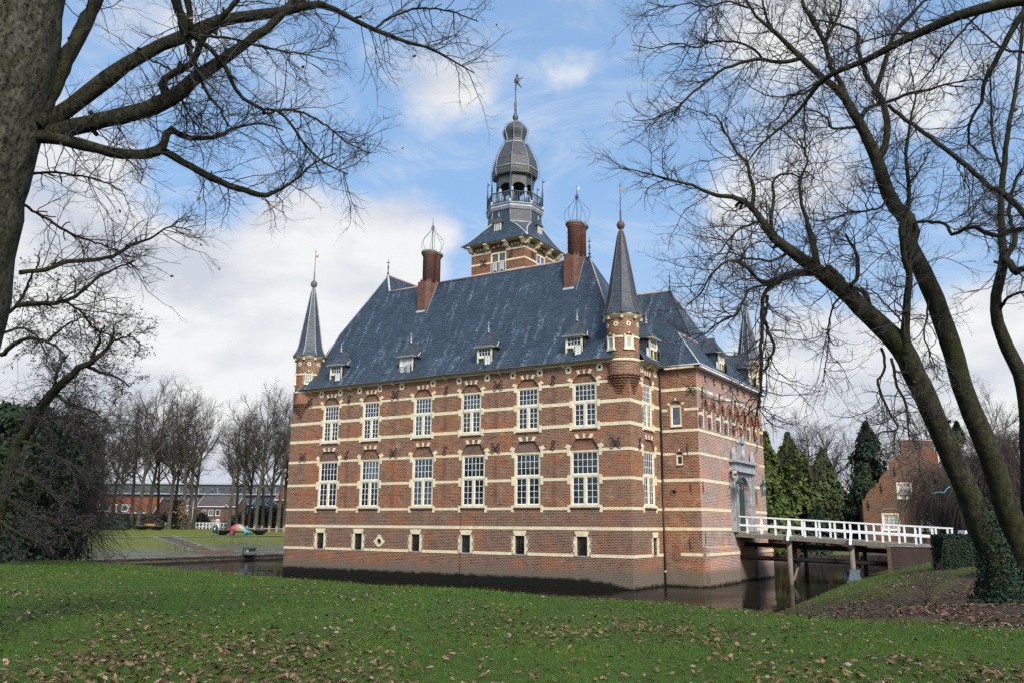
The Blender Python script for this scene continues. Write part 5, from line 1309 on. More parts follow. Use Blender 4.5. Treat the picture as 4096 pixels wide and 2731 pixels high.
# park furniture beyond the water
def bowl(u, v, label, s=1.0, near=60):
    g = ground_at(u, v, near); o = empty('planter_bowl', (g[0], g[1], gz(g[0], g[1])), 0, label, 'planter', 'black planter bowls on the park lawn')
    m = MB(); m.lathe([(.35 * s, 0), (.42 * s, .06), (.75 * s, .2), (1.22 * s, .62), (1.28 * s, .70), (1.22 * s, .72), (1.1 * s, .62)], 22, 'planter_black'); m.lathe([(1.24 * s, .705), (1.29 * s, .715), (1.29 * s, .73), (1.24 * s, .735)], 22, 'bluestone', cap=False); m.build('bowl', o)
    m = MB(); r_ = random.Random(int(u)); m.lathe([(1.12 * s, .6), (.2, .68)], 14, 'bark_green')
    for k in range(26):
        a_, q = r_.uniform(0, 6.28), r_.uniform(0, .8 * s); x, y = q * math.cos(a_), q * math.sin(a_); h = r_.uniform(.3, 1.0)
        m.tube([(x, y, .6), (x + r_.uniform(-.15, .15), y + r_.uniform(-.15, .15), .6 + h * .6), (x + r_.uniform(-.3, .3), y + r_.uniform(-.3, .3), .6 + h)], [.02, .015, .006], 'rust' if u > 900 else 'twig_far', 4)
    m.build('shrub', o)
bowl(1740 / 1.96, 1600 + 1056 / 1.96, 'black planter bowl between the litter bin and the painted sculpture')
bowl(2032 / 1.96, 1600 + 1055 / 1.96, 'black planter bowl nearest the castle wall')
bowl(1112 / 1.96, 1600 + 1014 / 1.96, 'black planter bowl left of the orange bench', 1.25)
bowl(1240 / 1.96, 1600 + 1016 / 1.96, 'black planter bowl right of the orange bench', 1.1)
g = ground_at(1682 / 1.96, 1600 + 1062 / 1.96, 60); o = empty('litter_bin', (g[0], g[1], gz(g[0], g[1])), rad(40), 'dark green litter bin on a bent steel tube frame', 'litter bin')
m = MB(); m.lathe([(.30, .38), (.33, .5), (.34, 1.15), (.30, 1.22), (.24, 1.3), (.26, 1.42)], 12, 'bin_green'); m.build('bin_body', o)
m = MB(); m.tube([(-.42, 0, 0), (-.42, 0, 1.12), (-.38, 0, 1.2), (-.2, 0, 1.22)], .035, 'steel', 6); m.tube([(.42, 0, 0), (.42, 0, 1.12), (.38, 0, 1.2), (.2, 0, 1.22)], .035, 'steel', 6); m.build('frame', o)
m = MB(); m.box(-.06, .08, -.35, -.335, .82, .98, 'white_paint'); m.build('sticker', o)
# painted animal sculpture
g = ground_at(1870 / 1.96, 1600 + 1060 / 1.96, 60); o = empty('painted_sculpture', (g[0], g[1], gz(g[0], g[1])), rad(32), 'rainbow painted pot bellied animal sculpture with lowered head', 'sculpture')
m = MB(); 
body = [(-1.25, .62, .38), (-1.05, .78, .55), (-.6, .92, .66), (-.1, 1.0, .68), (.4, .92, .62), (.8, .74, .5), (1.1, .58, .40), (1.4, .44, .30), (1.65, .34, .22), (1.75, .30, .12)]
vs = []; K = 14
for x, z, r_ in body:
    for k in range(K): a_ = 2 * PI * k / K; vs.append((x, .8 * r_ * math.cos(a_), z + r_ * math.sin(a_) * .85))
m.add(vs, [(i * K + k, i * K + (k + 1) % K, (i + 1) * K + (k + 1) % K, (i + 1) * K + k) for i in range(len(body) - 1) for k in range(K)] + [list(range(K))[::-1], [(len(body) - 1) * K + k for k in range(K)]], 'rainbow_paint', True)
for x, y in ((-.85, .32), (-.85, -.32), (.95, .28), (.95, -.28)): m.tube([(x, y, .55), (x + .02, y, .25), (x, y, 0)], [.26, .17, .2], 'rainbow_paint', 9)
for s_ in (-1, 1): m.tube([(1.15, s_ * .26, .9), (1.1, s_ * .36, 1.06), (1.02, s_ * .3, 1.14)], [.12, .1, .02], 'rainbow_paint', 6); m.ball((1.42, s_ * .2, .66), .05, 'dark_void')
m.ball((1.8, 0, .28), .14, 'rainbow_paint', sx=.7)
m.tube([(-1.3, 0, .8), (-1.5, 0, .9), (-1.55, 0, .7)], [.06, .04, .03], 'rainbow_paint', 6)
m.build('sculpture_body', o)
# bench
g = ground_at(1166 / 1.96, 1600 + 1014 / 1.96, 60); o = empty('park_bench', (g[0], g[1], gz(g[0], g[1])), rad(30), 'orange wooden park bench between two black planter bowls', 'bench')
for k in range(3): m = MB(); m.box(-1.0, 1.0, -.25 + k * .17, -.11 + k * .17, .44, .49, 'bench_wood'); m.build('seat_slat', o)
m = MB(); m.box(-1.0, 1.0, .26, .31, .6, .82, 'bench_wood'); m.box(-1.0, 1.0, .27, .32, .85, 1.08, 'bench_wood'); m.build('backrest', o)
for x in (-.8, .8): m = MB(); m.box(x - .04, x + .04, -.25, .25, 0, .44, 'iron'); m.box(x - .04, x + .04, .25, .26, .4, 1.05, 'iron'); m.build('leg', o)
# ducks on the far bank
for u, v, lab, hd in ((866 / 1.96, 1600 + 1240 / 1.96, 'brown duck crouching on the mud, left of the other duck', .04), (982 / 1.96, 1600 + 1238 / 1.96, 'brown duck standing with raised head by the timber shore edge', .16)):
    p = at(u, v, 70); r_ = ray(u, v); t_ = (-54.9 - CAM[0]) / r_[0]; p = CAM + r_ * t_
    o = empty('duck', (p[0], p[1], gz(p[0], p[1])), rad(20), lab, 'duck', 'ducks on the far bank')
    m = MB(); prof = [(-.34, .20, .02), (-.24, .18, .08), (-.1, .17, .12), (.08, .18, .125), (.2, .22, .09), (.26, .28 + hd * .3, .055), (.30, .34 + hd * .8, .05), (.34, .38 + hd, .062), (.41, .385 + hd, .045), (.47, .365 + hd, .02), (.53, .355 + hd, .014)]
    vs = []; K = 9
    for x, z, q in prof:
        for k in range(K): a_ = 2 * PI * k / K; vs.append((x, q * math.cos(a_), z + q * math.sin(a_)))
    m.add(vs, [(i * K + k, i * K + (k + 1) % K, (i + 1) * K + (k + 1) % K, (i + 1) * K + k) for i in range(len(prof) - 1) for k in range(K)] + [list(range(K))[::-1], [(len(prof) - 1) * K + k for k in range(K)]], 'duck_brown', True)
    for s_ in (-1, 1): m.tube([(.02, s_ * .05, .1), (.02, s_ * .05, .01), (.1, s_ * .06, .005)], .012, 'bench_wood', 4)
    m.build('duck_body', o)
# log, fences and lamp posts in front of the houses
def seg_fence(name, pts, label, cat, h=.9, m_='white_paint', rails=(.45, .85), grp=None, pw=.08):
    p0 = np.array(pts[0]); o = empty(name, (p0[0], p0[1], gz(*p0)), 0, label, cat, grp); z0 = gz(*p0); rr = None
    for i, p in enumerate(pts):
        m = MB(); z = gz(*p) - z0; x, y = p[0] - p0[0], p[1] - p0[1]; m.box(x - pw, x + pw, y - pw, y + pw, z - .1, z + h, m_); m.build('post', o)
    if rails:
        m = MB()
        for a_, b_ in zip(pts[:-1], pts[1:]):
            for q in rails: m.tube([(a_[0] - p0[0], a_[1] - p0[1], gz(*a_) - z0 + q), (b_[0] - p0[0], b_[1] - p0[1], gz(*b_) - z0 + q)], pw * .75, m_, 4)
        m.build('rail', o)
def line(u0, v0, u1, v1, d, n):
    a_, b_ = at(u0, v0, d), at(u1, v1, d); return [tuple((a_ + (b_ - a_) * i / (n - 1))[:2]) for i in range(n)]
tt = lambda x, y: (x / 1.96, 1600 + y / 1.96)
seg_fence('garden_fence', line(*tt(1508, 975), *tt(1780, 980), 178, 11), 'white garden fence before the brown brick house', 'fence', 1.3, rails=(.4, 1.2), pw=.1)
seg_fence('garden_fence', line(*tt(1295, 985), *tt(1345, 985), 178, 3), 'short white fence between trees left of the leaf clad trunk', 'fence', 1.2, rails=(.4, 1.1), pw=.1)
seg_fence('post_fence', line(*tt(1935, 1005), *tt(2225, 1012), 150, 6), 'low grey post and rail fence near the castle', 'fence', 1.0, 'log', (.55,), pw=.11)
g = ground_at(*tt(1540, 1006), 60); m = MB(); m.T = Matrix.Translation((g[0], g[1], gz(g[0], g[1]))); m.tube([(0, 0, .1), (2.2, 2.6, 1.55)], [.2, .16], 'log', 8); m.tube([(1.6, 2.2, 0), (1.7, 2.3, 1.1)], .16, 'log', 8)
tag(m.build('leaning_log'), 'pale log propped up at a slant on the park lawn', 'log')
def lamp_post(u, v, d, h, label):
    p = at(u, v, d); z = gz(p[0], p[1]); o = empty('street_lamp', (p[0], p[1], z), 0, label, 'street lamp', 'street lamps before the houses')
    m = MB(); m.tube([(0, 0, 0), (0, 0, h)], .07, 'verdigris', 6); m.build('pole', o); m = MB(); m.lathe([(.08, h), (.26, h + .12), (.30, h + .55), (.05, h + .72)], 8, 'lead_light'); m.build('lamp_head', o)
lamp_post(*tt(1155, 985), 172, 4.6, 'slim lamp post with grey head before the orange roofed house')
lamp_post(*tt(1760, 985), 178, 4.4, 'slim lamp post with grey head right of the brown brick house')
# east bank furniture
g = at(2800 + 1830 / 1.7423, 1700 + 755 / 1.7423, 52); o = empty('sandwich_board', (g[0], g[1], gz(g[0], g[1]) + .1), rad(40), 'white A-frame sandwich board behind the clipped hedge', 'sandwich board')
for s_ in (-1, 1):
    m = MB(); T = Matrix.Translation((0, 0, 0)); m.add([(s_ * .42, -.35, 0), (s_ * .42, .35, 0), (s_ * .03, .35, 1.5), (s_ * .03, -.35, 1.5), (s_ * .36, -.35, 0), (s_ * .36, .35, 0), (-s_ * .01, .35, 1.45), (-s_ * .01, -.35, 1.45)], [(0, 1, 2, 3), (7, 6, 5, 4), (0, 3, 7, 4), (1, 5, 6, 2), (3, 2, 6, 7)], 'white_worn'); m.build('board', o)
g = at(4096 + 40, 2130, 36); o = empty('canvas_tent', (g[0], g[1], gz(g[0], g[1])), rad(20), 'dark navy canvas awning cut by the right picture edge', 'awning')
m = MB(); m.add([(-1.2, -1, 0), (1.2, -1, 0), (1.2, 1, 0), (-1.2, 1, 0), (-1.2, -1, 1.6), (1.2, -1, 1.6), (1.2, 1, 1.6), (-1.2, 1, 1.6), (-.3, 0, 2.6), (.5, 0, 2.6)], [(0, 1, 5, 4), (1, 2, 6, 5), (2, 3, 7, 6), (3, 0, 4, 7), (4, 5, 9, 8), (6, 7, 8, 9), (5, 6, 9), (7, 4, 8)], 'tent_navy'); m.build('canvas', o)
# ------------------------------------------------------------------ trees
UPV = np.array([0, 0, 1.0])
def nrm(a): return a / np.maximum(np.linalg.norm(a, axis=-1, keepdims=True), 1e-9)
class Tubes:
    def __init__(s): s.b = []
    def add(s, P, R, sides): s.b.append((np.asarray(P, float), np.asarray(R, float), sides)); return s
    def build(s, name, mat, parent=None, origin=(0, 0, 0)):
        V = []; Q = []; off = 0
        for P, R, k in s.b:
            B, n = P.shape[:2]
            T = np.empty_like(P); T[:, 1:-1] = P[:, 2:] - P[:, :-2]; T[:, 0] = P[:, 1] - P[:, 0]; T[:, -1] = P[:, -1] - P[:, -2]; T = nrm(T)
            ch = nrm(P[:, -1] - P[:, 0]); ref = np.where(np.abs(ch[:, 2:3]) < .8, UPV, np.array([1.0, 0, 0]))
            u = nrm(np.cross(T, ref[:, None, :])); w = np.cross(T, u)
            a = 2 * PI * np.arange(k) / k
            X = P[:, :, None, :] + (u[:, :, None, :] * np.cos(a)[:, None] + w[:, :, None, :] * np.sin(a)[:, None]) * R[:, :, None, None]
            V.append(X.reshape(-1, 3))
            base = off + (np.arange(B) * n * k)[:, None, None]; i = np.arange(n - 1)[None, :, None] * k; j = np.arange(k)[None, None, :]; j2 = (j + 1) % k
            q = np.stack([base + i + j, base + i + j2, base + i + k + j2, base + i + k + j], -1).reshape(-1, 4); Q.append(q); off += B * n * k
        V = np.concatenate(V) - np.array(origin); Q = np.concatenate(Q).astype(np.int32)
        me = bpy.data.meshes.new(name); me.vertices.add(len(V)); me.vertices.foreach_set('co', V.astype(np.float32).ravel())
        me.loops.add(Q.size); me.loops.foreach_set('vertex_index', Q.ravel()); me.polygons.add(len(Q)); me.polygons.foreach_set('loop_start', np.arange(0, Q.size, 4, dtype=np.int32))
        me.polygons.foreach_set('use_smooth', np.ones(len(Q), bool)); me.materials.append(M[mat]); me.update()
        o = bpy.data.objects.new(name, me); COL.objects.link(o)
        if parent is not None: o.parent = parent
        return o
def resample(P, R, n):
    P = np.asarray(P, float); R = np.asarray(R, float); s_ = np.concatenate([[0], np.cumsum(np.linalg.norm(np.diff(P, axis=0), axis=1))]); t = np.linspace(0, s_[-1], n)
    return np.stack([np.interp(t, s_, P[:, i]) for i in range(3)], 1), np.interp(t, s_, R)
def smooth(P, R, n):
    """Catmull-Rom through the traced points"""
    P = np.asarray(P, float); R = np.asarray(R, float); E = np.vstack([2 * P[0] - P[1], P, 2 * P[-1] - P[-2]]); out = []; rr = []
    for i in range(len(P) - 1):
        p0, p1, p2, p3 = E[i:i + 4]
        for t in np.linspace(0, 1, 7)[:-1]:
            out.append(.5 * (2 * p1 + (p2 - p0) * t + (2 * p0 - 5 * p1 + 4 * p2 - p3) * t * t + (3 * p1 - p0 - 3 * p2 + p3) * t ** 3)); rr.append(R[i] + (R[i + 1] - R[i]) * t)
    out.append(P[-1]); rr.append(R[-1])
    return resample(out, rr, n)
def sprout(P, R, k, L, ang, m, wander, trop, r, rng, t0=.12, t1=1.0, taper=.35, flat=None, lfall=.45):
    """k shoots on every branch of P (B, n, 3); L = (shortest, longest), ang = (narrowest, widest) in degrees, trop pulls up or down"""
    B, n = P.shape[:2]; N_ = B * k; bi = np.repeat(np.arange(B), k)
    t = rng.uniform(t0, t1, N_); f = t * (n - 1); i = np.minimum(f.astype(int), n - 2); fr_ = (f - i)[:, None]
    base = P[bi, i] * (1 - fr_) + P[bi, i + 1] * fr_; tan = nrm(P[bi, i + 1] - P[bi, i]); rb = R[bi, i] * (1 - fr_[:, 0]) + R[bi, i + 1] * fr_[:, 0]
    rv = rng.normal(size=(N_, 3)); rv -= tan * (rv * tan).sum(1)[:, None]
    if flat is not None: rv -= flat * (rv @ flat)[:, None] * .75
    rv = nrm(rv); a = np.radians(rng.uniform(ang[0], ang[1], N_))[:, None]
    d = nrm(tan * np.cos(a) + rv * np.sin(a)); Ls = rng.uniform(L[0], L[1], N_) * (1 - lfall * t); pts = [base]
    for q in range(m - 1):
        d = nrm(d + rng.normal(size=(N_, 3)) * wander + UPV * trop); pts.append(pts[-1] + d * (Ls / (m - 1))[:, None])
    C = np.stack(pts, 1); r0 = np.minimum(rb * .72, r); RR = r0[:, None] * np.linspace(1, taper, m)[None, :]
    return C, np.maximum(RR, r * .28)
K2 = 4096 / 2352
def UV(p): return (p[0] * K2, p[1] * K2)
ZM = {'4': (2400, 0, 2352 / 1696), '5': (2800, 900, 2258 / 1296), '6': (2800, 1700, 2258 / 1296), 't': (0, 1600, 1.96), '2': (0, 800, 2091 / 1200), '1': (0, 0, 1.68)}
def ZP(k, pts): ox, oy, s_ = ZM[k]; return [(ox + x / s_, oy + y / s_) for x, y in pts]
def limb(px, r, d, n=18):
    """traced limb: photo points, radius in photo pixels (ends or list), forward distance (ends or list)"""
    k = len(px); r = list(np.interp(np.linspace(0, 1, k), np.linspace(0, 1, len(r)), r)); d = list(np.interp(np.linspace(0, 1, k), np.linspace(0, 1, len(d)), d))
    P = [at(u, v, q) for (u, v), q in zip(px, d)]; R = [a * q / FPX for a, q in zip(r, d)]
    return smooth(P, R, n)
def length(P): return np.linalg.norm(np.diff(P, axis=0), axis=1).sum()
def dress(tubes, limbs, rng, spacing, lv, t0=.15, flat=None):
    """grow the levels lv = [(k, L, ang, m, wander, trop, r), ...] on the limbs; first k comes from spacing"""
    tips = []
    P1 = []; R1 = []
    k, L, ang, m, wd, tr, r = lv[0]
    for P, R in limbs:
        kk = max(2, int(length(P) / spacing)); C, RC = sprout(P[None], R[None], kk, L, ang, m, wd, tr, r, rng, t0, flat=flat, lfall=.25); P1.append(C); R1.append(RC)
    C, RC = np.concatenate(P1), np.concatenate(R1); tubes.add(C, RC, 5)
    for q, (k, L, ang, m, wd, tr, r) in enumerate(lv[1:]):
        C, RC = sprout(C, RC, k, L, ang, m, wd, tr, r, rng, .15, flat=flat); tubes.add(C, RC, 4 if q == 0 else 3)
    return C
VIEW = FW.copy()
def put_tree(name, base, label, cat='tree', group=None): return empty(name, tuple(base), 0, label, cat, group)

# --- big oak at the left edge
rng = np.random.RandomState(11)
tr = [(150, -420), (118, -180), (82, 0), (40, 260), (-14, 520), (-45, 660), (-75, 785), (-110, 1000), (-150, 1220), (-205, 1450), (-300, 1800), (-400, 2200), (-480, 2550), (-540, 2800)]
P, R = limb(tr, [150, 150, 158, 166, 160, 158, 156, 156, 158, 160, 170, 185, 215, 260], [11, 11], 44)
kz = gz(P[-1][0], P[-1][1]); base = (P[-1][0], P[-1][1], kz)
oak = put_tree('oak_tree', base, 'huge grey barked oak trunk filling the left edge, mossy limbs reaching over the lawn')
a_ = 2 * PI * np.arange(40) / 40
Pn = P + rng.normal(size=P.shape) * .012
Tubes().add(Pn[None], (R * (1 + .02 * np.sin(np.arange(44) * .9)))[None], 40).build('trunk', 'bark_oak', oak, base)
OL = {
 'a': ([(78, 290), (100, 250), (150, 140), (195, 55), (240, -40), (270, -120)], [26, 26, 23, 20, 16, 12], [11.0, 11.8]),
 'b': ([(40, 330), (95, 292), (200, 215), (320, 130), (420, 82), (520, 46), (640, 29), (720, 12), (760, 16), (800, 40), (860, 68), (930, 95), (990, 112), (1040, 140), (1090, 168)], [34, 33, 30, 27, 24, 21, 18, 13, 11, 9, 8, 7, 5, 3.5, 2], [11.0, 13.4]),
 'c': ([(30, 320), (100, 308), (200, 284), (300, 262), (385, 232), (430, 195), (500, 146), (560, 104), (620, 60), (662, 14), (700, -40)], [30, 30, 29, 28, 28, 25, 20, 17, 15, 12, 10], [11.0, 12.2]),
 'd': ([(384, 222), (376, 190), (396, 170), (440, 145), (470, 85), (520, 30), (570, -30)], [14, 12, 11, 10, 9, 8, 7], [11.7, 11.2]),
 'e': ([(50, 308), (100, 314), (160, 325), (220, 341), (300, 357), (350, 350), (374, 338), (386, 305), (400, 297), (422, 315), (470, 318), (510, 312), (540, 292), (600, 285), (650, 300)], [22, 20, 18, 16, 14, 14, 13, 12, 9, 8, 7, 6, 4, 3, 2], [11, 12.4]),
 'f': ([(368, 344), (420, 372), (480, 406), (550, 434), (600, 448), (628, 444), (668, 420), (715, 380), (770, 352)], [12, 11, 10.5, 9.5, 8, 6, 3.5, 3, 2], [11.7, 12.6]),
 'g': ([(395, -30), (412, 30), (428, 85), (440, 130), (452, 160), (466, 195), (482, 225), (505, 250), (525, 290)], [13, 13, 11, 8, 6, 5, 4, 3.5, 2.5], [10.6, 11.4]),
 'h': ([(425, -30), (436, 40), (440, 84), (470, 100), (505, 135), (535, 190), (555, 225), (600, 250), (612, 265), (606, 250), (650, 262), (690, 320), (740, 372), (800, 400)], [11, 9, 8, 7, 6.5, 6, 5.5, 5, 4, 4, 4, 3.5, 3, 2], [10.7, 11.9]),
 'i': ([(612, 262), (650, 252), (700, 262), (750, 290), (800, 330), (850, 352)], [4, 3.5, 3, 2.8, 2.2, 1.6], [11.6, 12.2]),
 'j': ([(640, 29), (690, 0), (740, -40)], [11, 10, 8], [12.6, 12.9]),
 'k': ([(440, 86), (480, 84), (540, 90), (600, 108), (660, 120), (720, 130)], [5, 4.5, 4, 3.4, 2.6, 1.8], [11, 11.8]),
 'l': ([(46, 627), (100, 620), (160, 600), (215, 598), (262, 588), (310, 560), (350, 545), (392, 520), (440, 530)], [7, 7, 6.5, 6, 5, 4, 3, 2.2, 1.4], [11.2, 13]),
 'm': ([(35, 702), (90, 697), (135, 695), (178, 678), (215, 645), (255, 622), (310, 600)], [7, 6.5, 6, 5, 4, 3, 2], [11.2, 12.6]),
 'n': ([(150, 692), (190, 720), (215, 752), (250, 770), (290, 790)], [4, 3.5, 3, 2.4, 1.6], [11.6, 12.3]),
 'o': ([(55, 470), (110, 505), (170, 540), (230, 560), (300, 590)], [4.5, 4, 3.4, 2.6, 1.6], [11.3, 12.6]),
 'p': ([(60, 405), (110, 395), (170, 402), (230, 415), (280, 440)], [4, 3.6, 3, 2.4, 1.6], [11.3, 12.8]),
 'q': ([(330, 130), (400, 170), (420, 240), (460, 300)], [3, 2.6, 2.2, 1.6], [12, 11.4]),
 'r': ([(860, 68), (900, 40), (960, 20), (1030, 25), (1100, 50)], [4, 3.5, 3, 2.4, 1.5], [13, 13.5]),
}
tw = Tubes(); limbs = []
for key, (px, r, d) in OL.items():
    r = [x * (.64 if key in 'bc' else .80) for x in r]
    P, R = limb([UV(p) for p in px], [x * K2 for x in r], d, 26)
    P = P + rng.normal(size=P.shape) * .006; Rn = R * (1 + rng.normal(size=R.shape) * .05)
    tb_ = Tubes().add(P[None], Rn[None], 14 if r[0] > 10 else 8); kn = sprout(P[None], R[None], 7, (.05, .22), (35, 85), 4, .25, .0, .05 if r[0] > 10 else .02, rng, .08, .8, .7); tb_.add(kn[0], kn[1] * .8, 7); tb_.build('limb', 'bark_limb', oak, base); limbs.append((P, R))
thin = [l for l in limbs if l[1][0] < .11] + [(P[12:], R[12:]) for P, R in limbs if R[0] >= .11]
tips = dress(tw, thin, rng, .10, [(0, (.45, 1.5), (30, 75), 8, .22, .0, .0078), (6, (.25, .62), (25, 65), 6, .22, .02, .0046), (4, (.10, .28), (25, 60), 4, .18, .03, .003)], t0=.1)
tw.build('twigs', 'twig', oak, base)
idx = rng.choice(len(tips), 70); c = tips[idx, -1] - np.array(base); q = []
for p in c:
    s_ = rng.uniform(.02, .045); u = nrm(rng.normal(size=3)); v = nrm(np.cross(u, rng.normal(size=3))); q += [p - u * s_, p + v * s_ * .6, p + u * s_, p - v * s_ * .6]
mesh_np('dead_leaves', np.array(q), 0, 'leaf_dead_far', oak, fsize=4)

# --- leaning twin trunks on the right bank
rng = np.random.RandomState(5)
def right_tree(label, trunk, rt, dt, limbspec, seed, sides=22, spacing=.2, lv=None, extra=None, tw_t0=.1):
    rng = np.random.RandomState(seed)
    P, R = limb(trunk, rt, dt, 46); b = P[0]; base = (b[0], b[1], gz(b[0], b[1])); o = put_tree('bank_tree', base, label)
    P = np.vstack([[base[0] + (P[0] - P[1])[0] * .4, base[1], base[2] - .3], P]); R = np.concatenate([[R[0] * 1.25], R])
    Pn = P + rng.normal(size=P.shape) * .008
    tb_ = Tubes().add(Pn[None], R[None], sides); kn = sprout(P[None, 6:], R[None, 6:], 12, (.12, .45), (35, 85), 4, .25, .0, .07, rng, .05, .8, .7); tb_.add(kn[0], kn[1], 7); tb_.build('trunk', 'bark_green', o, base)
    ls = [(P[24::2], R[24::2])]
    for px, r, d in limbspec:
        Q, S_ = limb(px, r, d, 24); Q = Q + rng.normal(size=Q.shape) * .012; Tubes().add(Q[None], S_[None], 10).build('limb', 'bark_limb', o, base); ls.append((Q, S_))
    tw = Tubes(); lv = lv or [(0, (.9, 3.2), (28, 75), 9, .24, .02, .018), (7, (.5, 1.3), (28, 70), 7, .26, .05, .0105), (4, (.18, .5), (25, 60), 4, .22, .08, .007)]
    tips = dress(tw, ls, rng, spacing, lv, t0=tw_t0); tw.build('twigs', 'twig', o, base)
    return o, base, P, R
T1 = ZP('6', [(2110, 1190), (2090, 1060), (2045, 900), (1972, 740), (1880, 500), (1768, 250), (1657, 0)]) + ZP('5', [(1600, 1260), (1560, 1170), (1495, 1040), (1400, 850), (1255, 700), (1060, 520), (960, 430), (850, 345), (700, 230), (560, 130), (440, 0)]) + ZP('4', [(960, 1295), (900, 1230), (845, 1150), (780, 1105), (715, 1090), (620, 1080), (540, 1035), (400, 1000), (250, 960), (130, 930)])
rT1 = [76, 62, 54, 49, 45, 43, 42, 43, 43, 43, 43, 40, 34, 31, 28, 24, 20, 17, 16, 14, 12, 10, 9, 7.5, 6, 4.5, 3, 2]
L1 = [
 (ZP('5', [(1430, 880), (1432, 790), (1430, 700), (1440, 560), (1452, 430), (1462, 350), (1432, 290), (1415, 150), (1400, 30)]) + ZP('4', [(1700, 1180), (1712, 1050), (1700, 900), (1720, 700), (1760, 500)]), [22, 20, 17, 15, 14, 13, 12, 11, 10, 9, 8, 7, 5, 3], [25.8, 24.8]),
 (ZP('5', [(790, 330), (700, 335), (620, 352), (560, 378), (500, 395), (420, 392), (370, 345), (300, 280), (200, 250), (100, 320), (0, 480), (-90, 560)]), [17, 15, 14, 13, 11, 8, 7, 6, 5, 4, 3, 2], [26.4, 24.2]),
 (ZP('5', [(560, 395), (500, 420), (450, 480), (432, 560), (430, 680), (432, 800), (420, 830), (428, 950), (425, 1100), (412, 1220), (395, 1330)]), [10, 9, 8, 8, 7.5, 7, 7, 7, 6, 5, 3], [25.6, 24.6]),
 (ZP('5', [(470, 490), (465, 580), (450, 660), (470, 730), (500, 790), (522, 850), (490, 920), (470, 990), (440, 1010)]), [7, 7, 6.5, 6.5, 6, 6, 5.5, 4.5, 3], [25.4, 24.8]),
 (ZP('5', [(480, 420), (400, 425), (340, 455), (300, 530), (260, 620), (160, 660), (60, 740), (-60, 800)]), [6, 5.5, 5, 4.5, 4, 3.4, 2.6, 1.8], [25.4, 23.8]),
 (ZP('5', [(1265, 850), (1285, 930), (1285, 1010), (1240, 1095), (1268, 1190), (1300, 1270), (1345, 1340), (1372, 1420), (1260, 1445), (1190, 1480)]), [6, 5.5, 5.2, 5, 5, 4.6, 4.2, 3.8, 3, 2], [26.1, 25.4]),
 (ZP('5', [(1330, 930), (1355, 1020), (1372, 1120), (1420, 1210), (1448, 1310), (1450, 1400), (1460, 1500)]), [6, 6, 5.5, 5, 4.5, 3.6, 2.4], [26, 25.2]),
 (ZP('5', [(900, 350), (880, 290), (940, 330), (1010, 420), (1060, 520)]), [8, 10, 12, 13, 14], [26.2, 26.2]),
 (ZP('5', [(1180, 560), (1150, 480), (1110, 450), (1050, 430), (1090, 380), (1105, 260), (1075, 170), (1010, 60)]), [11, 11, 10, 9, 8, 7, 6, 4], [26, 25]),
 (ZP('5', [(815, 280), (800, 180), (780, 60)]) + ZP('4', [(1175, 1340), (1150, 1230), (1120, 1130), (1110, 1000), (1150, 900), (1100, 760)]), [15, 13, 12, 11, 9, 7, 5, 4, 3], [26.4, 27.5]),
 (ZP('4', [(845, 1140), (850, 1060), (830, 980), (815, 900), (760, 850), (700, 740), (640, 640)]), [9, 8, 7, 6, 5, 4, 3], [26.3, 27]),
 (ZP('4', [(950, 1260), (950, 1180), (965, 1110), (960, 1020), (990, 975), (1050, 965), (1110, 985)]), [8, 7, 6, 5.5, 5, 4, 3], [26.3, 27]),
 (ZP('4', [(960, 1290), (900, 1230), (830, 1250), (760, 1280), (710, 1340), (660, 1400), (600, 1440)]), [5, 5, 4.5, 4, 3.4, 2.6, 1.8], [26.3, 25.2]),
 (ZP('5', [(700, 235), (620, 190), (560, 225), (490, 255), (420, 240), (340, 240), (230, 200), (120, 210), (20, 280)]), [5, 5, 5, 5, 4.2, 3.6, 3, 2.2, 1.5], [26.4, 24.8]),
 (ZP('5', [(1440, 720), (1380, 640), (1300, 560), (1220, 470), (1150, 440)]), [4, 3.6, 3.2, 2.6, 2], [25.7, 25]),
 (ZP('5', [(980, 500), (930, 570), (890, 720), (900, 800), (880, 930), (850, 1100)]), [4, 3.8, 3.4, 3, 2.4, 1.5], [26.3, 25.4]),
]
bank1, base1, PT1, RT1 = right_tree('leaning bank tree with ivy clad foot, its boughs hanging before the castle wing', T1, rT1, [26, 26], L1, 21)
T2 = ZP('6', [(2300, 1130), (2250, 900), (2175, 690), (2105, 470), (2025, 230), (1938, 0)]) + ZP('5', [(1905, 1320), (1880, 1250), (1830, 1130), (1780, 940), (1725, 770), (1650, 560), (1585, 400), (1510, 240), (1440, 90)]) + ZP('4', [(1735, 1290), (1700, 1210), (1640, 1150), (1590, 1060), (1560, 960), (1525, 860), (1460, 720), (1395, 610), (1340, 525), (1270, 460), (1190, 395), (1100, 310), (1010, 215), (910, 130), (840, 60), (790, -60)])
rT2 = [58, 52, 47, 44, 42, 41, 40, 39, 38, 38, 38, 36, 35, 33, 31, 30, 30, 29, 26, 25, 24, 20, 18, 16, 13, 12, 11, 9, 7, 5, 3]
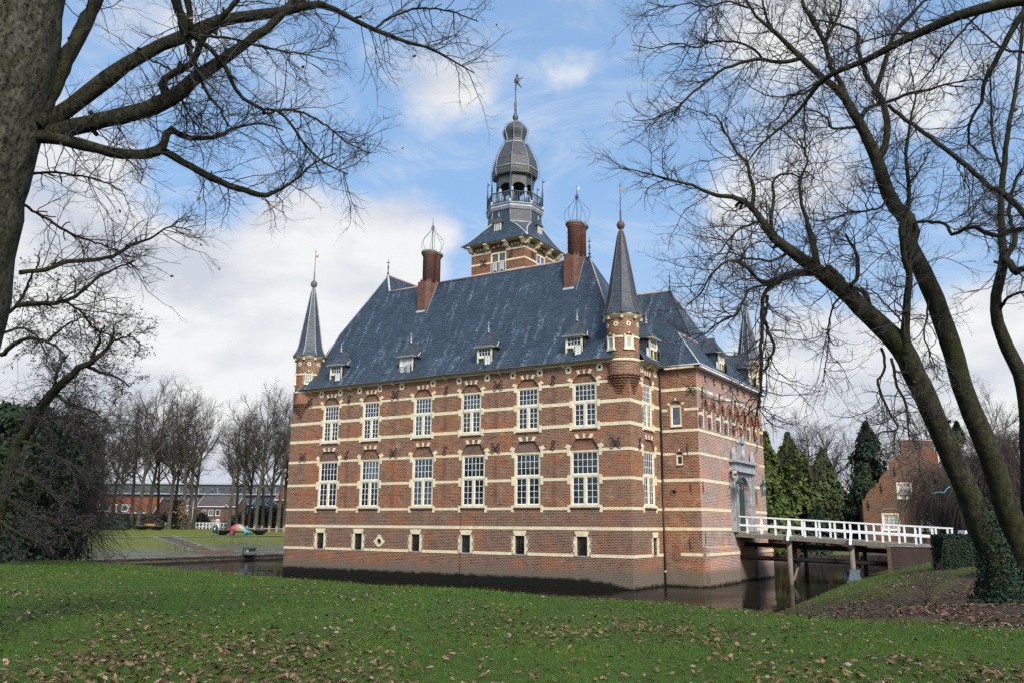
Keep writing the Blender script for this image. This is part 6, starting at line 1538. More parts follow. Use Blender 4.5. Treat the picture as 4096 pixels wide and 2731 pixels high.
L2 = [
 (ZP('4', [(1548, 880), (1585, 800), (1592, 680), (1565, 560), (1540, 520), (1520, 500), (1560, 420), (1590, 300), (1640, 180), (1720, 90), (1800, 0)]), [15, 14, 13, 12, 12, 11, 10, 9, 8, 7, 5], [27, 28.5]),
 (ZP('4', [(1545, 530), (1500, 460), (1460, 370), (1430, 270), (1435, 190), (1360, 150), (1250, 120), (1180, 110)]), [10, 10, 9, 8, 6, 5, 4, 3], [27.6, 28.4]),
 (ZP('4', [(1370, 560), (1335, 460), (1290, 390), (1262, 300), (1245, 240), (1180, 120), (1130, 30), (1110, -60)]), [12, 11, 10, 9, 9, 8, 7, 5], [27.2, 28.4]),
 (ZP('4', [(1245, 240), (1290, 150), (1330, 60), (1335, -60)]), [7, 6, 5, 4], [27.8, 28]),
 (ZP('4', [(1440, 700), (1390, 710), (1330, 712), (1280, 710), (1260, 660), (1200, 620), (1130, 605)]), [6, 6, 5, 4.5, 4, 3, 2], [27, 26]),
 (ZP('4', [(1570, 575), (1640, 550), (1720, 520), (1820, 500), (1920, 470), (2020, 450), (2120, 440)]), [7, 6.5, 6, 5, 4, 3, 2], [27.6, 26.6]),
 (ZP('4', [(1450, 660), (1470, 620), (1510, 590), (1560, 570)]), [8, 7, 7, 6], [27.2, 27.4]),
 (ZP('4', [(1600, 590), (1680, 650), (1770, 715), (1850, 780), (1930, 840), (2020, 910), (2100, 980), (2160, 1040), (2230, 1070), (2300, 1130), (2380, 1220)]), [7, 8, 8.5, 9, 9, 10, 10, 11, 11, 12, 12], [27.4, 24]),
 (ZP('4', [(1720, 1240), (1780, 1230), (1860, 1235), (1920, 1245), (1950, 1300), (2020, 1270), (2080, 1265), (2140, 1290), (2200, 1310), (2300, 1280), (2420, 1270)]), [6, 6, 6, 6.5, 7, 7, 8, 9, 9.5, 10, 10], [26.6, 24.2]),
 (ZP('4', [(1110, 325), (1050, 340), (980, 348), (900, 330), (820, 340), (730, 370), (660, 400), (600, 450), (520, 510), (440, 590), (350, 640), (270, 670), (180, 670)]), [8, 8, 7.5, 7, 6.5, 6, 5.5, 5, 4.5, 4, 3, 2.2, 1.5], [27.8, 25.2]),
 (ZP('4', [(900, 325), (860, 280), (780, 240), (700, 230), (600, 240), (540, 265), (420, 240), (300, 270), (180, 250)]), [5, 5, 4.5, 4.2, 4, 3.4, 2.6, 2, 1.4], [27.4, 25.2]),
 (ZP('4', [(1015, 225), (960, 170), (920, 90), (900, 0), (870, -60)]), [6, 5.5, 5, 4, 3], [27.9, 28.6]),
 (ZP('4', [(850, 60), (780, 30), (700, 10), (600, 40), (480, 20), (380, 40), (260, 10)]), [4.5, 4, 3.6, 3, 2.4, 2, 1.4], [28, 26]),
 (ZP('4', [(1600, 1080), (1560, 1150), (1480, 1170), (1380, 1180), (1280, 1220), (1190, 1225)]), [5, 4.6, 4, 3.4, 2.6, 2], [26.8, 26]),
 (ZP('5', [(1590, 520), (1580, 640), (1560, 750), (1590, 860), (1630, 960), (1650, 1080)]), [4, 3.8, 3.4, 3, 2.4, 1.6], [26.6, 26]),
]
bank2, base2, PT2, RT2 = right_tree('tall twin bank tree right of the ivy clad trunk, leaning less', T2, rT2, [26.8, 26.8], L2, 22)
T3 = ZP('6', [(2330, 1180), (2320, 900), (2300, 600), (2290, 300), (2285, 0)]) + ZP('5', [(2268, 1200), (2240, 1060), (2190, 950), (2140, 850), (2090, 730), (2066, 640), (2058, 530), (2080, 420), (2105, 320), (2120, 220), (2100, 100), (2108, 0)]) + ZP('4', [(2225, 1250), (2225, 1080), (2240, 950), (2250, 830), (2270, 700), (2300, 560), (2320, 400), (2340, 200), (2350, 0), (2360, -80)])
rT3 = [40, 36, 33, 31, 30, 29, 28, 27, 26, 24, 22, 20, 20, 19, 17, 15, 14, 13, 12, 11, 10, 9, 8, 7, 6, 5, 4]
L3 = [
 (ZP('5', [(2120, 230), (2160, 270), (2200, 325), (2240, 310), (2310, 310)]), [16, 15, 14, 12, 10], [29, 27.5]),
 (ZP('5', [(2120, 230), (2180, 150), (2200, 60)]) + ZP('4', [(2300, 1290), (2270, 1180), (2300, 1020), (2340, 940)]), [12, 11, 10, 9, 8, 6, 4], [29.2, 30]),
 (ZP('5', [(2085, 610), (2110, 550), (2160, 500), (2230, 470), (2320, 465)]), [7, 6, 5.5, 5, 4.5], [29, 28]),
 (ZP('4', [(2240, 960), (2190, 830), (2175, 720), (2170, 560), (2160, 400)]), [6, 5.5, 5, 4, 3], [29.4, 30.4]),
]
right_tree('slender curving tree at the right picture edge', T3, rT3, [29, 29], L3, 23, 16, spacing=.3)
# limbs of a tree that stands outside the picture on the right
T4 = ZP('4', [(2900, 300), (2700, 60), (2560, 10), (2420, -5), (2300, 6), (2150, 42), (1980, 92), (1800, 172), (1650, 242), (1480, 332), (1310, 402), (1225, 458), (1160, 540), (1110, 605), (1040, 680), (950, 752), (870, 830), (820, 900), (760, 980)])
rT4 = [40, 34, 30, 26, 24, 22, 19, 17, 15, 12, 10, 9, 7.5, 6.5, 5.5, 4.5, 3.5, 2.6, 1.6]
P, R = limb(T4, rT4, [17, 17.5, 19, 19.5], 50)
g4 = (P[0][0] + 1.5, P[0][1] + .5, gz(P[0][0] + 1.5, P[0][1] + .5)); o4 = put_tree('overhanging_tree', g4, 'overhanging tree just outside the right edge, long mossy bough across the sky')
tp = np.array([[g4[0], g4[1], g4[2] - .2], [g4[0] - .1, g4[1], g4[2] + 3], [g4[0] - .5, g4[1] - .1, g4[2] + 6], P[0], P[0] + np.array([-.1, 0, 2.0]), P[0] + np.array([.2, .3, 6.0])]); Q, S_ = smooth(tp, [.5, .42, .36, .3, .2, .08], 24)
Tubes().add(Q[None], S_[None], 14).build('trunk', 'bark_green', o4, g4)
ls = [(P, R)]; Tubes().add(P[None], R[None], 12).build('limb', 'bark_limb', o4, g4)
for px, r, d in [(ZP('4', [(2500, -60), (2400, 20), (2350, 70), (2285, 175), (2220, 290), (2190, 350), (2125, 470), (2120, 560), (2065, 650), (2045, 720), (2042, 790), (2090, 830), (2135, 900)]), [20, 17, 15, 12, 11, 10, 8, 7, 6, 5, 4, 3, 2], [18, 18.6]),
                 (ZP('4', [(1230, 455), (1130, 520), (1060, 540), (1000, 640), (930, 700), (860, 770)]), [5, 4.5, 4, 3, 2.4, 1.6], [19.2, 18.6]),
                 (ZP('4', [(1820, 165), (1740, 185), (1640, 190), (1540, 210), (1420, 250), (1330, 300), (1220, 350)]), [5, 5, 4.5, 4, 3, 2.4, 1.6], [18.8, 18]),
                 (ZP('4', [(2120, 60), (2050, 130), (1960, 230), (1880, 330), (1800, 430), (1760, 480)]), [5, 4.6, 4, 3.4, 2.6, 1.8], [18.6, 18]),
                 (ZP('4', [(1310, 402), (1180, 470), (1090, 520), (980, 540), (860, 500), (780, 430)]), [4, 3.6, 3, 2.6, 2, 1.4], [19.2, 18.6]),
                 (ZP('4', [(2430, 310), (2330, 290), (2260, 285), (2160, 220), (2060, 120), (1960, 60)]), [6, 5, 4.4, 3.6, 2.8, 2], [18, 18.6]),
                 (ZP('4', [(1145, 560), (1130, 640), (1140, 720), (1120, 820), (1160, 900)]), [3.4, 3, 2.6, 2, 1.4], [19.3, 19])]:
    Q, S_ = limb(px, r, d, 24); Q = Q + rng.normal(size=Q.shape) * .008; Tubes().add(Q[None], S_[None], 8).build('limb', 'bark_limb', o4, g4); ls.append((Q, S_))
tw = Tubes(); dress(tw, [(P[12:], R[12:])] + ls[1:], rng, .22, [(0, (.7, 2.2), (30, 75), 9, .25, .02, .012), (5, (.4, .95), (25, 65), 7, .26, .05, .007), (3, (.15, .4), (25, 60), 4, .2, .07, .0048)], t0=.05); tw.build('twigs', 'twig', o4, g4)

# --- leaf clouds: many small faces
def cloud(name, C, N_, size, mat, parent, origin, rng, asp=.6, jit=.9, droop=0.0):
    """C centres (n, 3), N_ outward directions; one small quad each"""
    n = len(C); nn = nrm(N_ + rng.normal(size=(n, 3)) * jit); a = nrm(np.cross(nn, rng.normal(size=(n, 3)))); b = np.cross(nn, a)
    s_ = (rng.uniform(size[0], size[1], n))[:, None]; dn = UPV * droop * s_
    V = np.stack([C - a * s_ - dn, C - b * s_ * asp, C + a * s_ - dn, C + b * s_ * asp], 1).reshape(-1, 3) - np.array(origin)
    return mesh_np(name, V, 0, mat, parent, fsize=4)
# ivy on the foot of the leaning tree
rng = np.random.RandomState(8)
n = 9500; t = rng.uniform(0, 1, n) ** 1.8 * 11; i = np.minimum(t.astype(int), len(PT1) - 2); f = (t - i)[:, None]
c = PT1[i] * (1 - f) + PT1[i + 1] * f; T_ = nrm(PT1[i + 1] - PT1[i]); rr = RT1[i]
a_ = rng.uniform(0, 2 * PI, n); u = nrm(np.cross(T_, [1.0, .2, 0])); w = np.cross(T_, u); side = u * np.cos(a_)[:, None] + w * np.sin(a_)[:, None]
toward = side @ np.array([RI[0], RI[1], 0]) ; keep = rng.uniform(size=n) < np.clip(1.25 - t / 6 + toward * .45, 0, 1)
c = c + side * (rr * (1 + .45 * np.exp(-t * .8)) + rng.uniform(.0, .10, n))[:, None]
cloud('ivy', c[keep], side[keep], (.03, .06), 'ivy', bank1, base1, rng, .8, .5)
def ground_scatter(n, cx, cy, sx_, sy_, rng, zoff=(0.02, .12)):
    x = rng.normal(cx, sx_, n); y = rng.normal(cy, sy_, n); return np.stack([x, y, height(x, y) + rng.uniform(*zoff, n)], 1)
g = ground_scatter(7000, base1[0] + .5, base1[1] - .9, 1.1, 1.2, rng); ivy = cloud('ground_ivy', g, np.tile(UPV, (len(g), 1)), (.03, .06), 'ivy', None, (0, 0, 0), rng, .8, .5)
tag(ivy, 'dark green ivy carpet round the foot of the leaning trees', 'ivy', kind='stuff')

# --- bare trees of the park
def bare_variant(seed, H=22.0, spread=1.0, dense=1.0, fork=.42):
    r_ = np.random.RandomState(seed); n = 14
    z = np.linspace(0, H * .93, n); wob = np.cumsum(r_.normal(size=(n, 2)) * .16, 0); P = np.stack([wob[:, 0] * np.linspace(0, 1.6, n), wob[:, 1] * np.linspace(0, 1.6, n), z], 1); R = np.interp(z / H, [0, .03, .35, .95], [.55, .40, .29, .03])
    tk = Tubes().add(P[None], R[None], 8); cr = Tubes()
    C, RC = sprout(P[None], R[None], int(15 * dense), (H * .26 * spread, H * .50 * spread), (28, 68), 9, .12, .09, .16, r_, fork, .97, .15, lfall=.55); tk.add(C, RC, 5)
    C2, R2 = sprout(C, RC, 9, (H * .10, H * .24), (22, 60), 7, .16, .07, .05, r_, .2); cr.add(C2, R2, 4)
    C3, R3 = sprout(C2, R2, 6, (H * .045, H * .10), (22, 55), 5, .15, .06, .026, r_, .2); cr.add(C3, R3, 3)
    C4, R4 = sprout(C3, R3, 3, (H * .025, H * .055), (20, 50), 3, .15, .05, .018, r_, .2); cr.add(C4, R4, 3)
    return tk, cr, C3
VAR = []
for sd, sp, de, fk in ((31, 1.15, 1.1, .36), (32, 1.35, 1.2, .32), (33, 1.0, 1.0, .42), (34, 1.25, 1.2, .34), (35, .9, .95, .30)):
    tk, cr, tp_ = bare_variant(sd, 22.0, sp, de, fk); a1 = tk.build('trunk', 'bark_far'); a2 = cr.build('crown', 'twig_far'); VAR.append((a1, a2, tp_))
used_v = set()
def bare(v, xy, H, rz, label, group=None, sxy=1.0, name='bare_tree'):
    z = gz(*xy); o = empty(name, (xy[0], xy[1], z - .1), rz, label, 'tree', group); s_ = H / 22.0
    for src in VAR[v][:2]:
        if (v, src.name) not in used_v: c_ = src; used_v.add((v, src.name))
        else: c_ = src.copy(); COL.objects.link(c_)
        c_.parent = o
    o.scale = (s_ * sxy, s_ * sxy, s_); return o
GP = 'bare trees lining the park'
def tbx(x, d): p = at(x / 1.96, 1600 + 985 / 1.96, d); return (p[0], p[1])
park = [(535, 135, 19, 0, 'mossy bare tree left of the orange roofed house, beside the dark evergreen'), (670, 165, 20.5, 2, 'slim bare tree at the left end of the orange roof'), (795, 160, 22, 1, 'bare tree before the white dormer at the orange roof, left one'),
        (868, 172, 21, 4, 'bare tree between the two white dormers of the orange roof'), (930, 160, 23, 3, 'stout bare tree just left of the second white dormer'), (1022, 165, 24, 2, 'very straight bare tree right of the white dormers'),
        (1082, 158, 24.5, 0, 'dark trunked bare tree over the left planter bowl near the bench'), (1155, 165, 25.5, 1, 'wide crowned bare tree behind the orange bench'), (1232, 176, 22, 4, 'bare tree between bench and dark flat roofed house'),
        (1322, 165, 24, 3, 'broad trunked bare tree before the dark house window'), (1352, 172, 23, 2, 'thin bare tree close behind the broad trunked one'), (1432, 160, 24, 0, 'bare tree whose trunk carries brown leaves'),
        (1482, 168, 24.5, 1, 'bare tree before the white gable'), (1515, 175, 22.5, 3, 'bare tree at the left corner of the brown brick house'), (1792, 160, 22.5, 4, 'pale slim bare tree right of the brown brick house'),
        (1850, 175, 22, 0, 'bare tree just right of the pale slim one'), (1900, 165, 22, 2, 'bare tree behind the litter bin and sculpture'), (1948, 178, 21, 3, 'bare tree before the house with cream windows'),
        (2002, 158, 24, 1, 'leaning pale bare tree behind the right planter bowl'), (2060, 176, 22, 4, 'bare tree before the dark blue roof'), (2112, 168, 22, 0, 'bare tree left of the red brick house'),
        (2178, 158, 25, 2, 'grey trunked bare tree nearest the castle corner'), (2228, 170, 23, 3, 'bare tree half hidden by the castle corner'), (600, 178, 18, 3, 'bare tree half lost behind the dark evergreen'), (720, 182, 19, 4, 'far bare tree behind the orange roof ridge')]
for i, (x, d, H, v, lab) in enumerate(park): bare(v, tbx(x, d), H, i * 1.7, lab, GP, .9)
# clump of withered leaves on one trunk
p = at(*tt(1440, 870), 158.5); r_ = np.random.RandomState(2); cc = p + r_.normal(size=(260, 3)) * np.array([.7, .7, 1.0]); cl = cloud('withered_leaves', cc, r_.normal(size=(260, 3)), (.1, .25), 'leaf_dead_far', None, (0, 0, 0), r_)
tag(cl, 'brown withered leaves clinging to one park trunk', 'leaves', kind='stuff')
def at_xy(u, v, d): p = at(u, v, d); return (p[0], p[1])
# ------------------------------------------------------------------ evergreens, willow, alder, shrubs
def conifer(name, xy, H, Rw, mat, label, n=6500, seed=0, group=None, size=(.16, .42), lo=.02, ragged=.28, z0=None, nb=60, crown=(.75, .98, .92, .5, .02)):
    r_ = np.random.RandomState(seed); z = gz(*xy) if z0 is None else z0; o = empty(name, (xy[0], xy[1], z), 0, label, 'tree', group)
    Tubes().add(np.array([[[0, 0, -.2], [.05, 0, H * .5], [0, .05, H * .98]]]), np.array([[H * .018 + .05, H * .012, .02]]), 7).build('trunk', 'bark_green', o)
    ba = r_.uniform(0, 2 * PI, nb); bz = r_.uniform(0, 1, nb) ** .9; bl = r_.uniform(1 - ragged, 1 + ragged * .6, nb)
    k = r_.randint(0, nb, n); h = np.clip(bz[k] + r_.normal(size=n) * .035, lo, .995); prof = np.interp(h, [0, .08, .3, .7, 1], list(crown)) * Rw
    a = ba[k] + r_.normal(size=n) * (.22 + .25 * h); q = np.sqrt(r_.uniform(.25, 1, n)) * prof * bl[k]
    C = np.stack([q * np.cos(a), q * np.sin(a), h * H - q * .18 + r_.normal(size=n) * .1], 1); O = np.stack([np.cos(a), np.sin(a), np.full(n, .6)], 1)
    cloud('crown', C, O, size, mat, o, (0, 0, 0), r_, .55, .7, .35); return o
def sx6(x, y, d): p = at(2800 + x / 1.7423, 1700 + y / 1.7423, d); return (p[0], p[1])
G2 = 'evergreens behind the bridge'
conifer('cypress', sx6(478, 640, 98), 13.0, 3.1, 'conifer_light', 'yellow green cypress touching the castle wing', 9000, 1, G2, ragged=.45, crown=(.8, 1, .95, .58, .06))
conifer('cypress', sx6(640, 640, 100), 13.0, 3.6, 'conifer_light', 'broad yellow green cypress with pointed top, second from the castle', 11000, 2, G2, ragged=.45, crown=(.8, 1, .95, .58, .06))
conifer('cypress', sx6(560, 640, 96), 6.5, 3.0, 'conifer_light', 'low yellow green cypress growth between the two tall ones', 5000, 12, G2)
conifer('spruce', sx6(742, 640, 102), 10.5, 3.4, 'conifer_mid', 'olive green spruce right of the broad cypress', 7000, 3, G2)
conifer('spruce', sx6(880, 640, 104), 11.5, 3.8, 'conifer_mid', 'dull green spruce with sparse crown left of the sky gap', 7500, 4, G2, ragged=.5)
conifer('spruce', sx6(1205, 640, 108), 15.2, 4.6, 'conifer_dark', 'dark spruce before the windmill', 9500, 5, G2, ragged=.45)
conifer('yew', sx6(980, 660, 106), 7.0, 4.0, 'conifer_dark', 'dark yew under the horizontal mill sail', 6000, 6, G2, ragged=.5)
conifer('yew', sx6(1090, 660, 104), 6.4, 3.6, 'conifer_dark', 'dark yew left of the stepped gable', 6000, 7, G2, ragged=.5)
conifer('spruce', sx6(810, 640, 101), 9.0, 3.6, 'conifer_mid', 'olive green spruce between the two taller dull green ones', 7000, 13, G2, ragged=.5)
conifer('yew', sx6(930, 660, 103), 8.2, 3.8, 'conifer_mid', 'dull green yew filling the gap left of the mill sail', 6500, 14, G2, ragged=.6, crown=(.9, 1, .9, .6, .15))
conifer('yew', sx6(1150, 660, 101), 7.4, 3.2, 'conifer_dark', 'dark yew directly left of the gatehouse corner', 6000, 15, G2, ragged=.6, crown=(.9, 1, .9, .6, .15))
conifer('yew', sx6(830, 690, 96), 4.4, 3.4, 'yew', 'low dark yew behind the bridge railing', 4000, 8, G2, ragged=.4)
conifer('yew', sx6(1840, 500, 112), 15.5, 4.5, 'conifer_dark', 'dark rounded evergreen between the two leaning trunks', 7000, 9, ragged=.3)
GR = 'bare trees behind the bridge'
for i, (x, d, H, v, lab) in enumerate([(812, 98, 14.8, 4, 'ivy green bare tree rising before the spruces'), (905, 112, 15, 2, 'small bare tree left of the mill sail'), (1300, 118, 14.5, 3, 'bare tree behind the gatehouse chimney'), (1110, 120, 13.5, 0, 'bare tree beside the mill sails'), (1700, 118, 17.5, 1, 'bare tree right of the gatehouse chimneys'), (2050, 112, 17, 3, 'bare tree behind the hanging beech'), (2180, 105, 16.5, 0, 'bare tree near the right edge behind the beech'), (1480, 125, 14, 2, 'far bare tree above the gatehouse ridge')]):
    bare(v, sx6(x, 640, d), H, i * 2.1, lab, GR)
# weeping trees before the gatehouse
def weeping(xy, H, Rw, label, seed, n=2600, mat='twig_willow', low=.08, fall=-.42):
    r_ = np.random.RandomState(seed); z = gz(*xy); o = empty('weeping_tree', (xy[0], xy[1], z), 0, label, 'tree', 'drooping trees')
    P = np.array([[0, 0, -.2], [.1, 0, H * .25], [-.1, .2, H * .5], [.1, .1, H * .8]]); P, R = smooth(P, [.32, .24, .18, .06], 12); tk = Tubes().add(P[None], R[None], 9)
    C, RC = sprout(P[None], R[None], 26, (Rw * .7, Rw * 1.35), (35, 80), 9, .18, -.02, .10, r_, .35, 1.0, .2, lfall=.1); tk.add(C, RC, 5); tk.build('trunk', 'bark_far', o)
    cr = Tubes(); k = max(4, n // 26); D, RD = sprout(C, RC, k, (H * .2, H * .62), (40, 120), 8, .10, fall, .016, r_, .25, 1.0, .4, lfall=.05)
    D[:, :, 2] = np.maximum(D[:, :, 2], low * H); cr.add(D, RD, 3); E2, RE = sprout(D, RD, 2, (.4, 1.1), (20, 50), 4, .12, -.25, .011, r_, .1); E2[:, :, 2] = np.maximum(E2[:, :, 2], low * H); cr.add(E2, RE, 3)
    cr.build('crown', mat, o); return o
weeping(sx6(1700, 760, 74), 9.2, 3.3, 'brown weeping beech hanging before the stepped gable', 41, 1500)
weeping(at_xy(110, 2180, 48), 8.4, 3.6, 'dense drooping dark tree under the dark evergreen at the left edge', 44, 2600, 'twig_dark', .14, -.16)
weeping(at_xy(215, 2180, 58), 9.4, 3.2, 'drooping brown tree left of the park lawn', 45, 1900, 'twig_dark', .2, -.13)
weeping(sx6(2120, 760, 66), 8.8, 4.2, 'brown weeping beech behind the right trunk', 42, 2400)
weeping(sx6(1940, 760, 78), 7.6, 3.4, 'brown weeping beech seen between the two leaning trunks', 43, 1700)
o = empty('turquoise_branch', tuple(at(2800 + 1690 / 1.7423, 1700 + 465 / 1.7423, 66)), 0, 'turquoise painted twig in the weeping beech beside the leaning trunk', 'branch')
q = [at(2800 + x / 1.7423, 1700 + y / 1.7423, 66) - np.array(o.location) for x, y in ((1615, 480), (1640, 468), (1680, 462), (1700, 470), (1720, 440), (1745, 425))]; m = MB(); m.tube(q, [.012, .015, .018, .02, .026, .03], 'turquoise', 5); m.tube([q[2], q[2] + np.array([.12, .05, -.14])], .008, 'turquoise', 4); m.build('painted_twig', o)

# alder leaning over the left bank, and the dark evergreen beneath it
rng = np.random.RandomState(17); D0 = 38.0
def t2(p): return ZP('2', p)
AL = [(t2([(120, 1700), (215, 1568), (300, 1420), (375, 1335), (440, 1270), (520, 1200), (580, 1160), (640, 1130), (700, 1080), (760, 1010), (790, 940), (800, 880)]), [22, 21, 20, 18, 16, 15, 13, 12, 9, 7, 5, 3], [38, 36]),
      (t2([(640, 1130), (655, 1060), (690, 1000), (700, 930), (730, 870)]), [9, 7, 6, 4, 3], [37, 36]), (t2([(375, 1335), (390, 1230), (420, 1150), (470, 1080)]), [6, 5, 4, 3], [37.6, 37]),
      (t2([(600, 1150), (700, 1200), (780, 1220), (860, 1260), (910, 1300)]), [8, 6, 5, 4, 2], [37, 36]), (t2([(380, 1345), (460, 1400), (560, 1440), (660, 1480), (760, 1560)]), [8, 7, 5, 4, 2], [37.6, 36]),
      (t2([(10, 1080), (80, 1020), (160, 970), (240, 965), (330, 990), (400, 1030), (450, 1080)]), [10, 9, 8, 7, 5, 4, 2], [38.5, 37]), (t2([(330, 990), (390, 930), (450, 880), (540, 830), (620, 810)]), [6, 5, 4, 3, 2], [38, 37]),
      (t2([(20, 820), (90, 760), (150, 690), (190, 600), (250, 480), (280, 400)]), [8, 7, 6, 5, 4, 2.5], [39, 38]), (t2([(120, 730), (200, 740), (300, 730), (400, 760)]), [6, 5, 4, 2], [39, 38]), (t2([(760, 1010), (840, 960), (920, 960), (990, 1010)]), [5, 4, 3, 2], [36.2, 35.6]),
      (t2([(10, 930), (90, 900), (180, 900), (260, 960), (330, 1100), (300, 1140)]), [6, 5, 4.5, 4, 3, 2], [38.8, 38]),
      (ZP('t', [(-60, 700), (100, 800), (260, 900), (420, 960), (560, 1010), (680, 1030)]), [10, 9, 7, 5, 3.5, 2], [38, 36.5]), (ZP('t', [(-40, 500), (140, 560), (300, 640), (430, 740), (480, 840)]), [9, 8, 6, 4, 2], [38, 37]), (ZP('t', [(60, 300), (240, 340), (420, 420), (540, 520), (600, 640)]), [8, 7, 5, 3.5, 2], [38, 37]),
      (ZP('t', [(120, 160), (330, 130), (560, 150), (720, 220), (820, 330)]), [8, 7, 5, 3.5, 2], [38, 36.6]), (ZP('t', [(-60, 900), (80, 1000), (220, 1080), (380, 1120)]), [8, 6, 4, 2], [37, 36])]
p0 = at(*AL[0][0][0], 38); base = (p0[0] - 1.2, p0[1], gz(p0[0] - 1.2, p0[1])); ald = put_tree('alder_tree', base, 'dark alder with drooping cone laden boughs beside the oak trunk')
ls = []; tk = Tubes()
Q, S_ = smooth(np.array([[base[0], base[1], base[2] - .2], [base[0] + .2, base[1], base[2] + 1.2], p0]), [.36, .28, .24], 10); tk.add(Q[None], S_[None], 10)
for px, r, d in AL:
    P, R = limb(px, r, d, 22); P = P + rng.normal(size=P.shape) * .02; tk.add(P[None], R[None], 8); ls.append((P, R))
tk.build('trunk', 'bark_limb', ald, base)
tw = Tubes(); tips = dress(tw, ls, rng, .2, [(0, (.7, 2.2), (30, 75), 7, .18, -.02, .016), (7, (.35, .95), (25, 65), 5, .18, -.05, .009), (3, (.15, .4), (25, 60), 4, .18, -.08, .006)], t0=.15); tw.build('twigs', 'twig', ald, base)
sel = tips[rng.uniform(size=len(tips)) < .55]; C = np.concatenate([sel[:, 1], sel[:, 2], sel[:, 3]]) + rng.normal(size=(len(sel) * 3, 3)) * .04
cloud('cones', C, rng.normal(size=C.shape), (.022, .05), 'cone_brown', ald, base, rng, .8, 1)
conifer('cedar', at_xy(20, 2180, 42), 7.8, 3.3, 'conifer_dark', 'dark ragged evergreen at the left edge behind the alder boughs', 19000, 51, ragged=.7, size=(.06, .18), nb=60, crown=(.9, 1, .95, .75, .3))
conifer('cedar', at_xy(170, 2180, 64), 8.2, 3.0, 'conifer_dark', 'dark spreading evergreen low behind the alder, right one', 14000, 52, ragged=.7, size=(.06, .18), nb=50, crown=(.9, 1, .95, .75, .3))
conifer('cedar', at_xy(-150, 2180, 44), 8.0, 3.2, 'yew', 'green tinged evergreen cut by the left edge', 10000, 53, ragged=.7, size=(.06, .18), nb=50, crown=(.9, 1, .95, .75, .3))

def shrub(name, xy, rx, ry, rz_, mat, label, n=2500, seed=0, size=(.08, .22), cat='shrub', group=None, zc=.45):
    r_ = np.random.RandomState(seed); z = gz(*xy); o = empty(name, (xy[0], xy[1], z), 0, label, cat, group)
    d = nrm(r_.normal(size=(n, 3))); q = r_.uniform(.55, 1.05, n)[:, None] * (1 + .18 * np.sin(d[:, :1] * 7 + d[:, 2:] * 5)); C = d * q * np.array([rx, ry, rz_]); C[:, 2] = np.abs(C[:, 2]) * 1.2 + .0
    cloud('foliage', C, d, size, mat, o, (0, 0, 0), r_, .6, .7)
    st = np.zeros((9, 4, 3)); e = nrm(r_.normal(size=(9, 3))); e[:, 2] = np.abs(e[:, 2]) + .3
    for i in range(4): st[:, i] = e * np.array([rx, ry, rz_]) * (i / 3) * .8
    Tubes().add(st, np.full((9, 4), .03) * np.linspace(1, .4, 4), 4).build('stem', 'bark_far', o); return o
shrub('evergreen_shrub', tbx(820, 150), 4.6, 2.6, 1.9, 'shrub_green', 'wide grey green rounded shrub before the white walled house', 3600, 61, (.12, .3))
shrub('evergreen_shrub', tbx(945, 155), 1.9, 1.6, 1.9, 'hedge_dark', 'small dark round shrub right of the wide grey green one', 1600, 62, (.12, .3))
shrub('evergreen_shrub', tbx(1390, 170), 1.9, 1.6, 4.2, 'hedge_dark', 'tall dark bush left of the white gable', 2200, 63, (.12, .3))
shrub('evergreen_shrub', tbx(1575, 182), 1.8, 1.6, 2.8, 'hedge_dark', 'dark bush at the brown brick house window', 1800, 64, (.12, .3))
shrub('evergreen_shrub', tbx(640, 150), 2.6, 2.2, 4.4, 'hedge_dark', 'tall dark bush at the left end of the orange house', 2600, 65, (.12, .3))
shrub('evergreen_shrub', tbx(2060, 182), 9, 2.5, 4.2, 'hedge_dark', 'long dark bushes under the dark blue roof', 4200, 66, (.15, .4))
shrub('evergreen_shrub', tbx(2215, 182), 5, 2.5, 4.4, 'hedge_dark', 'dark bushes at the castle corner beyond the fence', 2600, 67, (.15, .4))
shrub('bramble', tbx(1110, 166), 5.5, 2.0, 2.4, 'twig_far', 'brown thicket behind the bench', 2600, 68, (.1, .3))
for i_, (x_, w_, h_, l_) in enumerate([(1250, 5, 2.4, 'brown thicket before the dark flat roofed house'), (1880, 5, 2.6, 'brown thicket behind the painted sculpture'), (1000, 3, 2.2, 'brown thicket under the orange roof, right of the round shrub')]): shrub('bramble', tbx(x_, 184), w_, 2.0, h_, 'twig_far', l_, 2400, 90 + i_, (.1, .3))
